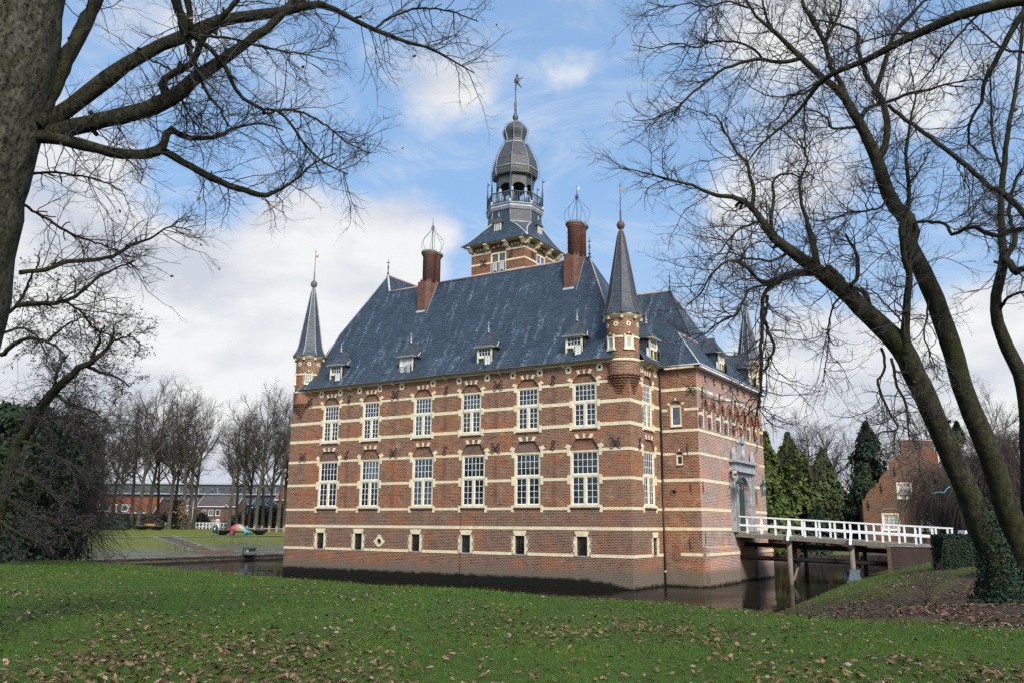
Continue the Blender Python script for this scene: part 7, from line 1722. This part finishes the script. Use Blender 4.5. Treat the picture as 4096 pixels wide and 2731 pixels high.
# clipped hedges
def hedge(p, q, w, h, z0, mat, label, n=9000, seed=0, size=(.03, .075)):
    r_ = np.random.RandomState(seed); p, q = np.array(p, float), np.array(q, float); L_ = np.linalg.norm(q - p); t = (q - p) / L_; nn = np.array([-t[1], t[0]]); o = empty('clipped_hedge', (p[0], p[1], z0), math.atan2(t[1], t[0]), label, 'hedge')
    m = MB(); m.box(.06, L_ - .06, -w / 2 + .06, w / 2 - .06, -.2, h - .06, mat); m.build('hedge_core', o)
    areas = np.array([L_ * h, L_ * h, L_ * w, w * h, w * h]); k = r_.choice(5, n, p=areas / areas.sum()); a, b = r_.uniform(size=n), r_.uniform(size=n); C = np.zeros((n, 3)); O = np.zeros((n, 3))
    for i, (f, d) in enumerate([(lambda a, b: (a * L_, 0 * a - w / 2, b * h), (0, -1, .2)), (lambda a, b: (a * L_, 0 * a + w / 2, b * h), (0, 1, .2)), (lambda a, b: (a * L_, (b - .5) * w, 0 * a + h), (0, 0, 1)), (lambda a, b: (0 * a, (a - .5) * w, b * h), (-1, 0, .2)), (lambda a, b: (0 * a + L_, (a - .5) * w, b * h), (1, 0, .2))]):
        s_ = k == i; C[s_] = np.stack(f(a[s_], b[s_]), 1); O[s_] = d
    C += r_.normal(size=C.shape) * .035; cloud('foliage', C, O, size, mat, o, (0, 0, 0), r_, .6, .6); return o
hedge((17.15, -.3), (20.6, 1.5), 1.6, 1.75, 1.75, 'hedge_dark', 'dark clipped hedge block behind the leaning trunks', 12000, 71)
hedge((21.0, 3.5), (26, 4.6), 1.4, 1.6, 2.2, 'hedge_dark', 'low dark clipped hedge right of the trunks', 8000, 73)
a_, b_ = at_xy(2800 + 478 / 1.7423, 2100, 95), at_xy(2800 + 1150 / 1.7423, 2100, 95)
hedge(a_, b_, 1.2, 1.5, gz(*a_) + .1, 'beech_hedge', 'rust brown beech hedge on the back shore', 7000, 72, (.06, .14))
a_, b_ = at_xy(2800 + 480 / 1.7423, 2100, 92), at_xy(2800 + 640 / 1.7423, 2100, 92)
r_ = np.random.RandomState(6); f_ = r_.uniform(size=(1800, 1)); g = np.array(a_) * (1 - f_) + np.array(b_) * f_ + r_.normal(size=(1800, 2)) * .45; g = np.stack([g[:, 0], g[:, 1], height(g[:, 0], g[:, 1]) + r_.uniform(.0, .4, 1800)], 1)
tag(cloud('ground_cover', g, np.tile(UPV, (1800, 1)), (.06, .14), 'ground_ivy', None, (0, 0, 0), r_, .7, .6), 'bright green ground cover on the back shore behind the bridge', 'ground cover', kind='stuff')
# bare shrubs on the right bank
def bare_shrub(px, py, H, label, seed, n=26, lean=(0, 0), col='twig'):
    g = ground_at(2800 + px / 1.7423, 1700 + py / 1.7423, 20); r_ = np.random.RandomState(seed); z = gz(g[0], g[1]); o = empty('bare_shrub', (g[0], g[1], z), 0, label, 'shrub', 'bare shrubs on the bank'); P = []
    for i in range(n):
        d = np.array([r_.normal() * .35 + lean[0], r_.normal() * .35 + lean[1], 1.0]); p = [np.array([r_.normal() * .12, r_.normal() * .12, 0])]
        L_ = H * r_.uniform(.5, 1.1)
        for k in range(6): d = nrm(d + r_.normal(size=3) * .13); p.append(p[-1] + d * L_ / 6)
        P.append(p)
    P = np.array(P); R = np.tile(np.linspace(.014, .004, 7), (n, 1)); tb = Tubes().add(P, R, 4); C, RC = sprout(P, R, 6, (H * .1, H * .35), (20, 55), 5, .16, .05, .006, r_, .25); tb.add(C, RC, 3); tb.build('branches', col, o); return o
bare_shrub(1600, 1240, 2.3, 'brown bare shrub of upright shoots on the leafy bank', 81, 30, col='twig_willow')
bare_shrub(1720, 1010, 2.0, 'arching bare shrub before the dark hedge', 82, 12, (.25, .1), 'twig_far')
bare_shrub(1540, 960, 1.9, 'thin bare shrub before the brick abutment', 83, 8, (-.2, 0), 'twig_far')
p = ray(*ZP('t', [(1500, 1180)])[0])
for (x, y, lab, sd) in ((1500, 1190, 'rusty dry stalks beside the brick steps', 84), (1850, 1140, 'rusty dry stalks on the bank below the painted sculpture', 85)):
    g = ground_at(x / 1.96, 1600 + y / 1.96, 60); r_ = np.random.RandomState(sd); o = empty('dry_stalks', (g[0], g[1], gz(g[0], g[1])), 0, lab, 'plant', 'dry stalks on the far bank'); n = 26
    P = np.zeros((n, 4, 3)); b0 = r_.normal(size=(n, 2)) * np.array([1.6, 1.6]); d = r_.normal(size=(n, 2)) * .25; h = r_.uniform(.5, 1.5, n)
    for i in range(4): P[:, i, :2] = b0 + d * i / 3; P[:, i, 2] = h * i / 3
    Tubes().add(P, np.full((n, 4), .018), 3).build('stalk', 'rust', o)

# ------------------------------------------------------------------ houses
def house(name, pl, pr, d, eave, ridge_, depth, wallm, roofm, label, wins, chim=(), doors=(), gable='side', rot=0.0, kind='house', grp=None, over=.4, dormers=()):
    """front wall between two photo points; heights from photo rows; windows as fractions of the front (x0, x1, z0, z1 in metres)"""
    a_, b_ = at(*pl, d), at(*pr, d); v = b_[:2] - a_[:2]; L_ = np.linalg.norm(v); ang = math.atan2(v[1], v[0]) + rot; z0 = min(gz(a_[0], a_[1]), gz(b_[0], b_[1]), a_[2]) - .3
    cx = (pl[0] + pr[0]) / 2; he = at(cx, eave, d)[2] - z0; hr = at(cx, ridge_, d)[2] - z0
    o = empty(name, (a_[0], a_[1], z0), ang, label, kind, grp)
    m = MB(); holes = [[(x0, q0), (x1, q0), (x1, q1), (x0, q1)] for x0, x1, q0, q1 in [w[:4] for w in wins] + [w[:4] for w in doors]]
    m.panel([(0, 0), (L_, 0), (L_, he), (0, he)], holes, wallm, 0, .15)
    m.poly([(0, depth, 0), (L_, depth, 0), (L_, depth, he), (0, depth, he)], wallm)
    for x in (0, L_): m.poly([(x, 0, 0), (x, depth, 0), (x, depth, he), (x, depth / 2, hr), (x, 0, he)] if gable == 'side' else [(x, 0, 0), (x, depth, 0), (x, depth, he), (x, 0, he)], wallm)
    m.build('wall', o)
    r = MB()
    if gable == 'side':
        for y0 in (0, depth):
            s_ = -1 if y0 == 0 else 1; dz_ = over * (hr - he) / (depth / 2); pts = [(-.25, y0 + s_ * over, he - dz_), (L_ + .25, y0 + s_ * over, he - dz_), (L_ + .25, depth / 2, hr + .02), (-.25, depth / 2, hr + .02)]
            r.poly(pts, roofm); r.poly([(p[0], p[1], p[2] - .14) for p in pts], 'white_worn')
        r.tube([(-.25, depth / 2, hr + .04), (L_ + .25, depth / 2, hr + .04)], .1, roofm, 5); r.box(-.25, L_ + .25, -over - .08, -over, he - over * (hr - he) / (depth / 2) - .14, he - over * (hr - he) / (depth / 2) + .02, 'white_worn')
        for x in (-.27, L_ + .23): r.add([(x, -over, he - dz_ - .12), (x + .04, -over, he - dz_ - .12), (x, depth / 2, hr - .1), (x + .04, depth / 2, hr - .1), (x, -over, he - dz_ + .06), (x + .04, -over, he - dz_ + .06), (x, depth / 2, hr + .08), (x + .04, depth / 2, hr + .08)], [(0, 1, 3, 2), (4, 6, 7, 5), (0, 2, 6, 4), (1, 5, 7, 3), (0, 4, 5, 1)], 'white_worn')
    else: r.box(-.2, L_ + .2, -.2, depth + .2, he, he + .35, roofm)
    ro = r.build('roof', o)
    for (x, y, w_, h_) in chim: c_ = MB(); c_.box(x, x + w_, y, y + w_, he, hr + h_, wallm); c_.box(x - .06, x + w_ + .06, y - .06, y + w_ + .06, hr + h_, hr + h_ + .12, 'stone_grey'); c_.build('chimney', ro)
    for w in wins:
        x0, x1, q0, q1 = w[:4]; nx = w[4] if len(w) > 4 else 2; f = MB(); f.box(x0, x0 + .09, .03, .12, q0, q1, 'white_paint'); f.box(x1 - .09, x1, .03, .12, q0, q1, 'white_paint'); f.box(x0 + .09, x1 - .09, .03, .12, q1 - .09, q1, 'white_paint'); f.box(x0 - .05, x1 + .05, -.05, .121, q0 - .06, q0 + .09, 'white_paint')
        for i in range(1, nx): x = x0 + (x1 - x0) * i / nx; f.box(x - .03, x + .03, .035, .115, q0 + .09, q1 - .09, 'white_paint')
        ny = w[5] if len(w) > 5 else 1
        for i in range(1, ny): q = q0 + (q1 - q0) * i / ny; f.box(x0 + .09, x1 - .09, .037, .113, q - .02, q + .02, 'white_paint')
        wo = f.build('window', o); p = MB(); p.box(x0, x1, .09, .1, q0, q1, w[6] if len(w) > 6 else 'glass_far'); p.build('pane', wo)
    for dd in doors:
        x0, x1, q0, q1 = dd[:4]; f = MB(); f.box(x0, x1, .06, .12, q0, q1, 'white_paint')
        for i in range(2):
            for k in range(2): f.box(x0 + (x1 - x0) * (.18 + .36 * i), x0 + (x1 - x0) * (.46 + .36 * i), .05, .06, q0 + (q1 - q0) * (.5 + .2 * k), q0 + (q1 - q0) * (.65 + .2 * k), 'glass_far')
        f.build('door', o)
    for (x0, x1, q0, q1) in dormers:
        dm = MB(); yb = max(.3, (q1 - he) / max(.01, (hr - he)) * depth / 2 + .1); dm.box(x0, x1, -.05, yb, q0, q1, 'white_worn'); dm.box(x0 - .15, x1 + .15, -.3, yb, q1, q1 + .12, 'white_worn'); n = max(2, int((x1 - x0) / 1.1))
        for i in range(n): xx = x0 + (x1 - x0) * i / n; dm.box(xx + .12, xx + (x1 - x0) / n - .12, -.07, -.05, q0 + .3, q1 - .2, 'glass_far')
        dm.build('dormer', ro)
    return o
h1 = 1600 + 966 / 1.96
house('orange_roofed_house', tt(575, 966), tt(1190, 966), 200, 1600 + 868 / 1.96, 1600 + 752 / 1.96, 9, 'brick_house', 'tile_orange', 'long low house with bright orange tiled roof and white dormers', [(9.6, 11.0, .6, 2.6, 2), (12.2, 13.6, .7, 2.5, 2), (1.0, 2.2, .8, 2.4, 1), (15.2, 16.3, .8, 2.4, 2)], [(3, 3.8, .8, .8)], dormers=[(5.2, 8.0, 3.6, 5.2), (9.6, 12.3, 3.6, 5.2), (.5, 2.3, 3.6, 5.1)])
o = [x for x in bpy.data.objects if x.name == 'orange_roofed_house'][0]; m = MB(); m.box(4.2, 8.4, -.08, .02, 0, 3.0, 'render_white'); m.box(5.9, 6.9, -.1, -.08, 0, 2.2, 'glass_far'); m.build('white_porch', o)
house('brick_house', tt(1540, 975), tt(1842, 975), 208, 1600 + 822 / 1.96, 1600 + 742 / 1.96, 8.5, 'brick_house', 'tile_brown', 'two storey brown brick house with white windows and grey tiled roof', [(1.0, 2.1, 3.1, 4.5, 2), (2.7, 3.8, 3.1, 4.5, 2), (4.4, 5.5, 3.1, 4.5, 1), (1.6, 4.3, .7, 2.1, 2)], [], [(4.6, 5.5, .1, 2.3)])
house('flat_roofed_house', tt(1190, 975), tt(1312, 975), 214, 1600 + 785 / 1.96, 1600 + 780 / 1.96, 8, 'brick_dark', 'timber_black', 'dark brick flat roofed house right of the orange roof', [(1.3, 3.6, 3.0, 4.9, 1), (4.4, 5.6, 3.0, 4.9, 1), (1.0, 3.0, .6, 2.2, 2)], gable='flat')
house('grey_house', tt(-20, 985), tt(325, 985), 150, 1600 + 872 / 1.96, 1600 + 800 / 1.96, 8, 'brick_dark', 'tile_brown', 'low grey roofed house half hidden behind the alder boughs', [(1.0, 2.2, .8, 2.0, 2), (4.5, 5.7, .8, 2.0, 2), (8.4, 9.6, .8, 2.0, 2), (10.5, 11.5, .8, 2.0, 1)])
house('blue_roofed_house', tt(1952, 985), tt(2142, 985), 225, 1600 + 832 / 1.96, 1600 + 775 / 1.96, 9, 'brick_dark', 'slate', 'dark blue roofed house with cream window strip behind the park trees', [(2.2, 4.6, 3.6, 5.0, 3), (5.6, 8.0, 3.6, 5.0, 3)])
house('red_house', tt(2150, 985), tt(2246, 985), 215, 1600 + 770 / 1.96, 1600 + 700 / 1.96, 9, 'brick_gatehouse', 'tile_orange', 'red brick house just left of the castle corner', [(1.0, 2.3, 2.8, 4.2, 2)])
house('white_gabled_house', tt(1440, 975), tt(1478, 975), 205, 1600 + 815 / 1.96, 1600 + 765 / 1.96, 6, 'render_white', 'tile_brown', 'narrow white gabled house front between the park trunks', [(.6, 1.6, 3.6, 4.9, 1)])
# long apartment slab
a_, b_ = at(*tt(690, 980), 265), at(*tt(2300, 980), 265); v = (b_ - a_)[:2]; L_ = np.linalg.norm(v); z0 = gz(a_[0], a_[1]); z1 = at(*tt(1400, 655), 265)[2] - z0
ap = empty('apartment_block', (a_[0], a_[1], z0), math.atan2(v[1], v[0]), 'long grey apartment block stretching behind the houses', 'building'); m = MB(); m.box(0, L_, 0, 12, 0, z1, 'apartment'); m.build('wall', ap); m = MB(); m.box(-.5, L_ + .5, -.6, 12.5, z1, z1 + .5, 'lead'); m.build('roof', ap)
for k in range(3):
    for i in range(int(L_ / 6)):
        m = MB(); x = 1 + i * 6; q = z1 - 2.7 - k * 3.0; m.box(x, x + 4.6, -.06, 0, q, q + 1.7, 'glass_far'); m.box(x, x + 4.6, -.1, 0, q - .12, q, 'lead'); m.box(x + 2.2, x + 2.35, -.1, -.06, q, q + 1.7, 'lead'); m.build('window', ap)
for k in range(3): m = MB(); q = z1 - 3.1 - k * 3.0; m.box(0, L_, -1.2, 0, q, q + .18, 'lead'); m.build('balcony', ap)
# gatehouse with curved gable
def kp(x, y): return (3250 + x / 2.6133, 1650 + y / 2.6133)
DG = 92.0; a_, b_ = at(*kp(552, 1140), DG), at(*kp(1545, 1140), DG + 1.5); v = (b_ - a_)[:2]; L_ = np.linalg.norm(v); zg = gz(a_[0], a_[1]) - .4
gh = empty('gatehouse', (a_[0], a_[1], zg), math.atan2(v[1], v[0]) - rad(27), 'brown brick gatehouse with curved stepped gable, two chimneys and white sash windows', 'house')
def hx(x): return (x - 552) / (1545 - 552) * L_
def hz(y): return at(*kp(900, y), DG)[2] - zg
gl = [(540, 905), (568, 900), (572, 875), (590, 840), (620, 800), (668, 770), (668, 735), (700, 730), (706, 690), (740, 640), (800, 585), (806, 520), (835, 490), (880, 445), (930, 420)]
gl = [(hx(x), hz(y)) for x, y in gl]; c_ = (hx(1020)); prof = [(gl[0][0], 0)] + gl + [(2 * c_ - x, z) for x, z in gl[::-1]] + [(2 * c_ - gl[0][0], 0)]
wins = [(hx(700), hx(858), hz(1235), hz(1050)), (hx(852), hx(988), hz(905), hz(728)), (hx(1328), hx(1490), hz(1235), hz(1050)), (hx(1150), hx(1280), hz(905), hz(728)), (hx(1030), hx(1150), hz(1235), hz(1050))]
m = MB(); m.panel(prof, [[(x0, q0), (x1, q0), (x1, q1), (x0, q1)] for x0, x1, q0, q1 in wins], 'brick_gatehouse', 0, .2)
W2 = 2 * c_ - gl[0][0] - gl[0][0]; x0, x1 = gl[0][0], 2 * c_ - gl[0][0]; he = gl[0][1] - .6; hr = hz(400)
m.poly([(x0, 0, 0), (x0, 11, 0), (x0, 11, he), (x0, 0, he)], 'brick_gatehouse'); m.poly([(x1, 0, 0), (x1, 11, 0), (x1, 11, he), (x1, 0, he)], 'brick_gatehouse')
pn = len(prof); m.add([(p[0], 0, p[1]) for p in prof] + [(p[0], .35, p[1]) for p in prof], [[i, (i + 1) % pn, (i + 1) % pn + pn, i + pn] for i in range(pn - 1)] + [list(range(pn, 2 * pn))], 'brick_gatehouse')
m.build('wall', gh)
r = MB(); r.poly([(x0 + .9, .3, he), (x0 + .9, 11, he), (c_, 11, hr - .3), (c_, .3, hr - .3)], 'tile_orange'); r.poly([(x1 + .2, .3, he), (x1 + .2, 11, he), (c_, 11, hr - .3), (c_, .3, hr - .3)], 'tile_orange'); r.box(c_, c_ + 2.8, 3, 11, hr - 2, hr + .05, 'tile_orange'); ro = r.build('roof', gh)
for xx0, xx1, zt_, yy in ((922, 1100, 285, .05), (1135, 1250, 250, 5)): m = MB(); m.box(hx(xx0), hx(xx1), yy, yy + 1.3, hr - 2.0, hz(zt_), 'brick_gatehouse'); m.box(hx(xx0) - .08, hx(xx1) + .08, yy - .08, yy + 1.38, hz(zt_) - .02, hz(zt_) + .14, 'stone_grey'); m.build('chimney', ro)
for a0, a1, q0, q1 in wins:
    f = MB(); t_ = .16; f.box(a0, a0 + t_, -.03, .16, q0, q1, 'stone'); f.box(a1 - t_, a1, -.03, .16, q0, q1, 'stone'); f.box(a0 + t_, a1 - t_, -.03, .16, q1 - .14, q1, 'stone'); f.box(a0, a1, -.06, .161, q0, q0 + .12, 'stone'); w_ = f.build('window', gh)
    s_ = MB(); muntins(s_, a0 + t_, a1 - t_, q0 + .12, q1 - .14, 3, 4, .05, rim=.09, bar=.05); s_.build('sash', w_); p = MB(); p.box(a0 + t_, a1 - t_, .12, .13, q0 + .1, q1 - .1, 'curtain'); p.build('pane', w_)
    ar = MB(); cc_, hw_ = (a0 + a1) / 2, (a1 - a0) / 2; arch_ring(ar, [(cc_ + hw_ * math.cos(t), q1 + .1 + .3 * math.sin(t)) for t in np.linspace(PI, 0, 8)], [(cc_ + (hw_ + .2) * math.cos(t), q1 + .1 + .55 * math.sin(t)) for t in np.linspace(PI, 0, 8)], [], -.03, .02); ar.build('relieving_arch', w_)
for x, y in ((590, 965), (716, 790), (848, 610)): m = MB(); m.T = Matrix.Translation((hx(x), -.05, hz(y))); m.tube([(0, 0, -.55), (.02, 0, 0), (0, 0, .55)], [.04, .08, .04], 'iron', 5); m.tube([(-.16, 0, .15), (.16, 0, .15)], .04, 'iron', 5); m.tube([(-.16, 0, -.15), (.16, 0, -.15)], .04, 'iron', 5); m.build('wall_anchor', gh)
a2 = at(2800 + 2030 / 1.7423, 1700 + 720 / 1.7423, 70); b2 = at(2800 + 2700 / 1.7423, 1700 + 720 / 1.7423, 72); v = (b2 - a2)[:2]
sb = empty('brick_outbuilding', (a2[0], a2[1], gz(a2[0], a2[1]) - .2), math.atan2(v[1], v[0]), 'low red roofed brick outbuilding behind the right trunk', 'house'); Ls = np.linalg.norm(v)
m = MB(); m.box(0, Ls, 0, 5, 0, 3.2, 'brick_gatehouse'); m.box(1.0, 2.0, -.04, 0, .9, 2.5, 'stone'); m.build('wall', sb); m = MB(); m.add([(-.2, -.4, 3.1), (Ls, -.4, 3.1), (Ls, 2.5, 5.2), (-.2, 2.5, 5.2), (-.2, 5.4, 3.1), (Ls, 5.4, 3.1)], [(0, 1, 2, 3), (3, 2, 5, 4), (0, 3, 4)], 'tile_orange'); m.build('roof', sb)
# windmill
mp = at(*kp(645, 440), 260); mz = gz(mp[0], mp[1]); mill = empty('windmill', (mp[0], mp[1], mz), math.atan2(RI[1], RI[0]), 'distant windmill with two lattice sails showing beside the dark spruce', 'windmill'); hub = mp[2] - mz
m = MB(); m.lathe([(5.2, 0), (3.0, hub - 1.5)], 12, 'brick_dark', (0, 3.5)); m.build('tower_body', mill); m = MB(); m.lathe([(3.2, hub - 1.5), (3.0, hub + .2), (1.8, hub + 1.6), (.1, hub + 2.1)], 12, 'timber_old', (0, 3.5)); m.tube([(0, 3, hub), (0, -.5, hub)], .35, 'timber_black', 8); m.build('cap', mill)
for k in range(4):
    a_ = rad(-8 + 90 * k); m = MB(); m.T = Matrix.Translation((0, -.4, hub)) @ Matrix.Rotation(a_, 4, 'Y'); Lm = 12.2
    m.box(-.16, .16, -.12, .12, 0, Lm, 'timber_black')
    for z in np.arange(2.2, Lm, .55): m.box(.1, 1.9, -.03, .03, z, z + .07, 'timber_black')
    for x in (.7, 1.3, 1.9): m.box(x, x + .06, -.03, .03, 2.2, Lm, 'timber_black')
    m.build('sail', mill)
# ------------------------------------------------------------------ lawn grass and fallen leaves
rng = np.random.RandomState(77)
def in_view(P, pad=60):
    d = P - CAM; w = d @ FW; u = 2048 + FPX * (d @ RI) / w; v = 1365.5 - FPX * (d @ UP) / w
    return (w > 4) & (u > -pad) & (u < 4096 + pad) & (v < 2731 + 260), w
def lawn_points(n, far, near=7.5):
    """photo-even sampling: denser near the camera, thinner far off"""
    w = near * (far / near) ** rng.uniform(size=n); s_ = rng.uniform(-.64, .64, n)
    f2 = nrm(np.array([FW[0], FW[1]])); r2 = np.array([f2[1], -f2[0]])
    xy = CAM[:2] + f2 * w[:, None] + r2 * (s_ * w)[:, None]; return xy, w
xy, w = lawn_points(230000, 62)
d = sdist(xy[:, 0], xy[:, 1]); z = height(xy[:, 0], xy[:, 1])
east = sstep(5, 11, xy[:, 0]) * sstep(-30.0, -28.6, xy[:, 1] + (xy[:, 0] - 19) * .22)
ok = (d > .35) & (xy[:, 0] > -46) & (east < rng.uniform(.05, .6, len(d))) 
xy, w, z, d = xy[ok], w[ok], z[ok], d[ok]; n = len(xy)
h = rng.uniform(.025, .065, n) * np.where(rng.uniform(size=n) < .04, 1.6, 1) * (1 + .35 * np.sin(xy[:, 0] * 1.9 + np.sin(xy[:, 1] * 1.4) * 2)); h = h * np.where(d < 4.5, rng.uniform(.9, 1.9, n), 1); bw = np.maximum(.0035, w * .00034); a = rng.uniform(0, 2 * PI, n); ln = rng.normal(size=(n, 2)) * .022
B = np.stack([xy[:, 0], xy[:, 1], z - .005], 1); e = np.stack([np.cos(a) * bw, np.sin(a) * bw, 0 * a], 1); tip = B + np.stack([ln[:, 0], ln[:, 1], h], 1)
V = np.stack([B - e, B + e, tip], 1).reshape(-1, 3)
tag(mesh_np('grass', V, 0, 'grass_blade', fsize=3), 'short green lawn grass in the foreground', 'grass', kind='stuff')
# grass tufts on the right bank
xy = np.stack([rng.uniform(9, 21, 26000), rng.uniform(-20, 13, 26000)], 1); d = sdist(xy[:, 0], xy[:, 1]); z = height(xy[:, 0], xy[:, 1])
pr_ = sstep(-15, -4, xy[:, 1] + 1.2 * (14.5 - xy[:, 0])) * .9 + .04; ok = (d > .2) & (rng.uniform(size=len(d)) < pr_ * sstep(.2, 1.2, d)); xy, z = xy[ok], z[ok]; n = len(xy)
a = rng.uniform(0, 2 * PI, n); e = np.stack([np.cos(a), np.sin(a), 0 * a], 1) * .012; B = np.stack([xy[:, 0], xy[:, 1], z - .01], 1); tip = B + np.stack([rng.normal(size=n) * .05, rng.normal(size=n) * .05, rng.uniform(.04, .14, n)], 1)
tag(mesh_np('grass', np.stack([B - e, B + e, tip], 1).reshape(-1, 3), 0, 'grass_blade', fsize=3), 'rough mossy grass on the bank by the bridge', 'grass', kind='stuff')
# fallen leaves: lobed, slightly curled
LP = [(-.5, 0, 0), (-.32, .16, .05), (-.22, .10, .0), (-.08, .30, .09), (.04, .15, .01), (.2, .27, .10), (.28, .10, .03), (.5, 0, .06), (.28, -.10, .02), (.2, -.27, .08), (.04, -.15, .0), (-.08, -.30, .10), (-.22, -.10, .01), (-.32, -.16, .06)]
LP = np.array(LP)
def leaves(xy, z, size, label, curl=1.0, lift=.02):
    n = len(xy); a = rng.uniform(0, 2 * PI, n); s_ = rng.uniform(size[0], size[1], n); tilt = rng.normal(size=(n, 2)) * .28; asp = rng.uniform(.7, 1.35, n)
    X = LP[None, :, 0] * s_[:, None]; Y = LP[None, :, 1] * (s_ * asp)[:, None]; Z = LP[None, :, 2] * s_[:, None] * curl * rng.uniform(-.6, 2.4, n)[:, None]
    Z = Z + X * tilt[:, :1] + Y * tilt[:, 1:] + lift + rng.uniform(0, .03, n)[:, None]
    ca, sa = np.cos(a)[:, None], np.sin(a)[:, None]; V = np.stack([xy[:, :1] + X * ca - Y * sa, xy[:, 1:2] + X * sa + Y * ca, z[:, None] + Z], -1).reshape(-1, 3)
    tone = np.repeat(np.clip(rng.beta(2.2, 1.9, n), 0, 1), len(LP))
    return tag(mesh_np('fallen_leaves', V, 0, 'fallen_leaf', attrs={'tone': tone}, fsize=len(LP)), label, 'leaves', kind='stuff')
xy, w = lawn_points(60000, 60); 
cl = np.sin(xy[:, 0] * .55 + 1.2 * np.sin(xy[:, 1] * .43)) + np.sin(xy[:, 1] * .8 + xy[:, 0] * .31) + .8 * np.sin(xy[:, 0] * 1.7 + xy[:, 1] * 1.3)
pr_ = np.clip(.36 + .20 * cl, .12, .95) * np.interp(w, [8, 15, 30, 60], [1.2, 1.0, .75, .6]); d = sdist(xy[:, 0], xy[:, 1])
east = sstep(5, 11, xy[:, 0]) * sstep(-30.0, -28.6, xy[:, 1] + (xy[:, 0] - 19) * .22)
ok = (rng.uniform(size=len(w)) < pr_) & (d > .3) & (xy[:, 0] > -46) & (east < .5); xy, w = xy[ok], w[ok]
leaves(xy, height(xy[:, 0], xy[:, 1]), (.035, .115), 'dry brown oak leaves scattered over the lawn')
n = 42000; xy = np.stack([rng.uniform(10, 26, n), rng.uniform(-30.5, 2, n)], 1); d = sdist(xy[:, 0], xy[:, 1]); east = sstep(5, 11, xy[:, 0]) * sstep(-30.4, -29, xy[:, 1] + (xy[:, 0] - 19) * .22)
dens = (1 - .82 * sstep(-16, -3, xy[:, 1] + 1.2 * (15 - xy[:, 0]))) * (.55 + .45 * np.sin(xy[:, 0] * 1.3 + np.sin(xy[:, 1] * .9) * 1.5)); ok = (d > .15) & (east > .3) & (rng.uniform(size=n) < dens); xy = xy[ok]
leaves(xy, height(xy[:, 0], xy[:, 1]), (.06, .14), 'brown beech and oak leaves covering the shaded right bank', 1.2)
# snowdrops
n = 90; c = ground_at(2800 + 2160 / 1.7423, 1700 + 1452 / 1.7423, 14)
r2 = np.array([RI[0], RI[1]]); xy = c[:2] + r2 * rng.normal(size=(n, 1)) * .5 + rng.normal(size=(n, 2)) * .22; z = height(xy[:, 0], xy[:, 1])
cloud_ = cloud('snowdrops', np.stack([xy[:, 0], xy[:, 1], z + rng.uniform(.06, .16, n)], 1), np.tile(UPV, (n, 1)), (.008, .016), 'flower_white', None, (0, 0, 0), rng, .7, .8)
tag(cloud_, 'patch of white snowdrops at the right lawn edge', 'flowers', kind='stuff')
